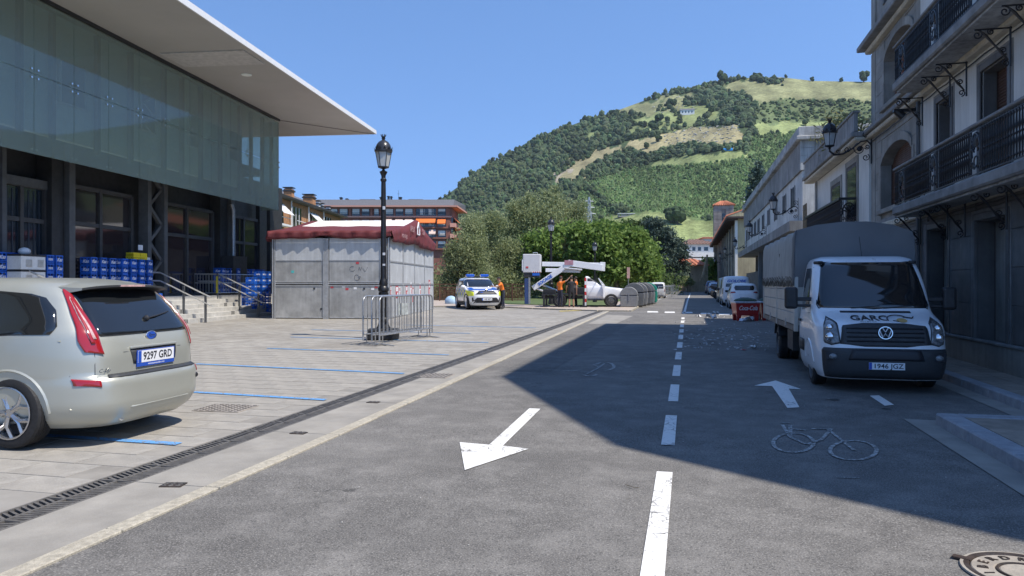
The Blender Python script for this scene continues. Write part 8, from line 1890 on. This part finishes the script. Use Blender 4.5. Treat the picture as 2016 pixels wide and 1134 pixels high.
for i in range(200):
    px = random.gauss(1440, 45) if i % 3 else random.gauss(1380, 60); py = random.uniform(645, 690) if i % 5 else random.uniform(620, 640)
    if px > 1515 or px < 1300: continue
    x, y = G(px, py); s_ = random.uniform(.015, .06); a = random.uniform(0, 3)
    c, sn = math.cos(a)*s_, math.sin(a)*s_; z = gz(y)+.006; b.add([(x-c, y-sn, z), (x+sn, y-c*.6, z+random.uniform(0, .02)), (x+c, y+sn, z+.004), (x-sn, y+c*.6, z+random.uniform(0, .03))], [(0, 1, 2, 3)])
tag(b.build('litter', M['paper']), kind='stuff')
b = MB()
for i in range(60): px = random.gauss(1400, 40); py = random.uniform(650, 685); x, y = G(px, py); s_ = random.uniform(.05, .2); b.add([(x-s_, y, gz(y)+.0045), (x, y-s_*.5, gz(y)+.0045), (x+s_, y, gz(y)+.0045), (x, y+s_*.6, gz(y)+.0045)], [(0, 1, 2, 3)])
tag(b.build('damp_stains', M['asphalt_dark']), kind='stuff')
x, y = G(1245, 962); b = MB(); b.tube([(-.06, .05, .01), (-.01, .0, .014), (.02, -.03, .012), (.05, -.05, .02)], .003, 4); o = b.build('twig', M['bark']); o.location = (x, y, gz(y)+.004); tag(o, 'thin dark twig lying on the sunlit asphalt left of the centre line', 'twig')
b = MB()
for i in range(90): x = random.uniform(-3.3, 3.5); y = random.uniform(3.5, 14); s_ = random.uniform(.002, .006); b.sphere((x, y, gz(y)+s_*.6), (s_, s_*1.3, s_*.7), 5, 3)
tag(b.build('grit', M['rock']), kind='stuff')
# ------------------------------------------------------------------ people
defm('skin', (.36,.2,.13), .55, var=.05); defm('cloth_orange', (.85,.2,.02), .75, var=.08, vs=20); defm('cloth_navy', (.022,.026,.045), .85, var=.1, vs=20); defm('cloth_black', (.02,.02,.024), .85, var=.1, vs=20); defm('shoe', (.03,.028,.028), .6); defm('hair', (.025,.018,.014), .7)
def person(lab, x, y, rz, J, top, legs, shorts=False, long_sleeve=False, cap=None, H=1.78, scale=1.06):
    """J: joint dict in metres; y is forward for the figure"""
    t = thing('person', lab, 'person', (x, y, gz(y)+.0), rz, None, scale)
    P = dict(pel=(0, 0, .95), sp=(0, 0, 1.12), ch=(0, .0, 1.32), nk=(0, .0, 1.47), hb=(0, .02, 1.55), hc=(0, .03, 1.65), ht=(0, .01, 1.74),
      lh=(-.09, 0, .91), lk=(-.11, .02, .5), la=(-.12, -.02, .09), lt=(-.13, .15, .035), rh=(.09, 0, .91), rk=(.11, .02, .5), ra=(.12, -.02, .09), rt=(.14, .15, .035),
      ls=(-.18, 0, 1.42), le=(-.24, .0, 1.14), lw=(-.26, .08, .89), rs=(.18, 0, 1.42), re=(.24, 0, 1.14), rw=(.26, .08, .89))
    P.update(J); names = list(P); V = [Vector(P[n]) for n in names]; I = {n: i for i, n in enumerate(names)}
    E = [('pel','sp'),('sp','ch'),('ch','nk'),('nk','hb'),('hb','hc'),('hc','ht'),('pel','lh'),('lh','lk'),('lk','la'),('la','lt'),('pel','rh'),('rh','rk'),('rk','ra'),('ra','rt'),('ch','ls'),('ls','le'),('le','lw'),('ch','rs'),('rs','re'),('re','rw')]
    rad = dict(pel=(.15, .115), sp=(.135, .1), ch=(.16, .115), nk=(.058, .058), hb=(.066, .075), hc=(.078, .095), ht=(.055, .065), lh=(.095, .095), lk=(.06, .06), la=(.042, .042), lt=(.038, .03), ls=(.062, .062), le=(.043, .043), lw=(.028, .024))
    for n in ('h', 'k', 'a', 't', 's', 'e', 'w'): rad['r'+n] = rad['l'+n]
    Rr = [rad[n] for n in names]; Ed = [(I[a], I[c]) for a, c in E]
    for s in 'lr':      # hands: palm and five fingers
        w = Vector(P[s+'w']); d = (w-Vector(P[s+'e'])).normalized(); sd = d.cross(Vector((0, 1, .2))).normalized()
        V.append(w+d*.05); Rr.append((.03, .018)); Ed.append((I[s+'w'], len(V)-1)); pm_ = len(V)-1
        for k, (o_, l) in enumerate(((-.027, .07), (-.009, .08), (.009, .075), (.026, .06))):
            V.append(w+d*.085+sd*o_); Rr.append((.009, .009)); Ed.append((pm_, len(V)-1)); V.append(w+d*(.085+l*.5)+sd*o_+Vector((0, .006, 0))); Rr.append((.008, .008)); Ed.append((len(V)-2, len(V)-1)); V.append(w+d*(.085+l*.9)+sd*o_+Vector((0, .022, 0))); Rr.append((.006, .006)); Ed.append((len(V)-2, len(V)-1))
        V.append(w+d*.045-sd*.04+Vector((0, .02, 0))); Rr.append((.01, .01)); Ed.append((pm_, len(V)-1)); V.append(w+d*.08-sd*.05+Vector((0, .03, 0))); Rr.append((.008, .008)); Ed.append((len(V)-2, len(V)-1))
    me = bpy.data.meshes.new('body'); me.from_pydata([tuple(v) for v in V], Ed, []); o = bpy.data.objects.new('body', me); COL.objects.link(o)
    md = o.modifiers.new('skin', 'SKIN'); md.use_smooth_shade = True
    for i, r_ in enumerate(Rr): me.skin_vertices[0].data[i].radius = r_
    for i in range(len(V)): me.skin_vertices[0].data[i].use_root = (i == I['pel'])
    sb = o.modifiers.new('s', 'SUBSURF'); sb.levels = 2; sb.render_levels = 2
    bpy.context.view_layer.update(); dg = bpy.context.evaluated_depsgraph_get(); m2 = bpy.data.meshes.new_from_object(o.evaluated_get(dg)); bpy.data.objects.remove(o)
    m2.name = 'body'
    for k in ('skin', legs, top, 'shoe'): m2.materials.append(M[k])
    segs = [(Vector(P[a]), Vector(P[c]), a, c) for a, c in E]
    zk = P['lk'][2]
    for p in m2.polygons:
        c = p.center; best = min(segs, key=lambda s: (lambda a, b_: (c-(a+(b_-a)*max(0, min(1, (c-a).dot(b_-a)/max(1e-6, (b_-a).length_squared))))).length)(s[0], s[1])); a, e = best[2], best[3]; k = 0
        if a in ('ch', 'sp') or e == 'sp': k = 2 if c.z > P['pel'][2]+.05 else 1
        if (a, e) in (('ch', 'nk'),): k = 2 if (c-Vector(P['nk'])).length > .06 else 0
        if a in ('nk', 'hb', 'hc'): k = 0
        if a == 'pel' and e != 'sp': k = 1
        if a in ('lh', 'rh'): k = 1
        if a in ('lk', 'rk'): k = 0 if shorts else 1
        if a in ('la', 'ra') or (a in ('lk', 'rk') and c.z < .11): k = 3
        if a in ('ls', 'rs'): f = (c-best[0]).length/(best[1]-best[0]).length; k = 2 if (f < .62 or long_sleeve) else 0
        if a in ('le', 're'): k = 2 if long_sleeve and (c-best[1]).length > .03 else 0
        p.material_index = k
    m2.shade_smooth(); b_ = bpy.data.objects.new('body', m2); COL.objects.link(b_); b_.parent = t
    hc = Vector(P['hc']); b = MB(); n = 12
    b.sphere((hc.x, hc.y-.012, hc.z+.025), (.085, .1, .1), 14, 10); b.v = [(v[0], min(v[1], hc.y+.055) if v[2] < hc.z+.06 else v[1], max(v[2], hc.z-.03 if v[1] < hc.y else hc.z+.035)) for v in b.v]
    b.build('hair', M['hair'] if not cap else M[cap], t, smooth=60)
    if cap: b = MB(); b.cbox((hc.x, hc.y+.12, hc.z+.06), (.13, .1, .012), rx=-.2); b.build('cap_peak', M[cap], t, bevel=.004)
    b = MB(); b.sphere((hc.x, hc.y+.098, hc.z-.01), (.013, .022, .022), 8, 6); b.build('nose', M['skin'], t, smooth=60)
    b = MB(); b.sphere((hc.x, hc.y+.083, hc.z-.05), (.024, .008, .006), 8, 4); b.build('mouth', mat('lips', (.3,.1,.08), .5), t)
    for s in (-1, 1):
        b = MB(); b.sphere((hc.x+s*.03, hc.y+.082, hc.z+.018), (.011, .008, .008), 8, 5); b.build('eye', M['ink'], t); b = MB(); b.sphere((hc.x+s*.08, hc.y+.01, hc.z-.005), (.012, .02, .03), 8, 5); b.build('ear', M['skin'], t, smooth=60)
    return t
def head(o): return dict(nk=(o[0]*.6, o[1]*.6, 1.47+o[2]), hb=(o[0]*.8, o[1]*.8+.02, 1.55+o[2]), hc=(o[0], o[1]+.03, 1.65+o[2]), ht=(o[0], o[1]+.01, 1.74+o[2]))
def fig(px, Y): x, y, _ = AT(px, 560, Y); return x, y
x, y = fig(990, 41.5); person('officer in orange top and dark trousers leaning on the police car window', x, y, TH+R(115), dict(sp=(0, .05, 1.1), ch=(0, .14, 1.28), **{k: (v[0], v[1]+.12, v[2]-.04) for k, v in head((0, .1, 0)).items()}, ls=(-.17, .17, 1.37), le=(-.2, .4, 1.2), lw=(-.15, .6, 1.22), rs=(.18, .14, 1.37), re=(.22, .2, 1.08), rw=(.2, .3, .85)), 'cloth_orange', 'cloth_navy', cap='cloth_black')
x, y = fig(1103, 43.2); person('man in orange shirt raising his right arm beside the pickup', x, y, TH+R(-50), dict(rs=(.18, .02, 1.42), re=(.36, .15, 1.52), rw=(.48, .3, 1.72), **head((0, .02, 0))), 'cloth_orange', 'cloth_navy')
x, y = fig(1125, 43.0); person('man in black t-shirt and black shorts standing with his back to the camera', x, y, TH+R(8), dict(ls=(-.19, 0, 1.43), le=(-.27, .03, 1.16), lw=(-.25, .16, .96), rs=(.19, 0, 1.43), re=(.28, -.02, 1.15), rw=(.3, .03, .88)), 'cloth_black', 'cloth_black', shorts=True)
x, y = fig(1134, 45.6); person('third worker in orange half hidden behind the man in black', x, y, TH+R(70), {}, 'cloth_orange', 'cloth_navy')
# ------------------------------------------------------------------ air
hm_ = bpy.data.materials.new('air'); hm_.use_nodes = True; N = hm_.node_tree.nodes; N.remove(N['Principled BSDF']); pv = N.new('ShaderNodeVolumePrincipled')
pv.inputs['Color'].default_value = (.80, .88, 1.0, 1); pv.inputs['Density'].default_value = .00006; pv.inputs['Anisotropy'].default_value = .2
hm_.node_tree.links.new(pv.outputs[0], N['Material Output'].inputs['Volume'])
b = MB(); b.box((-2600, -60, -3), (2600, 2600, 520)); o = b.build('haze', hm_); tag(o, kind='stuff')
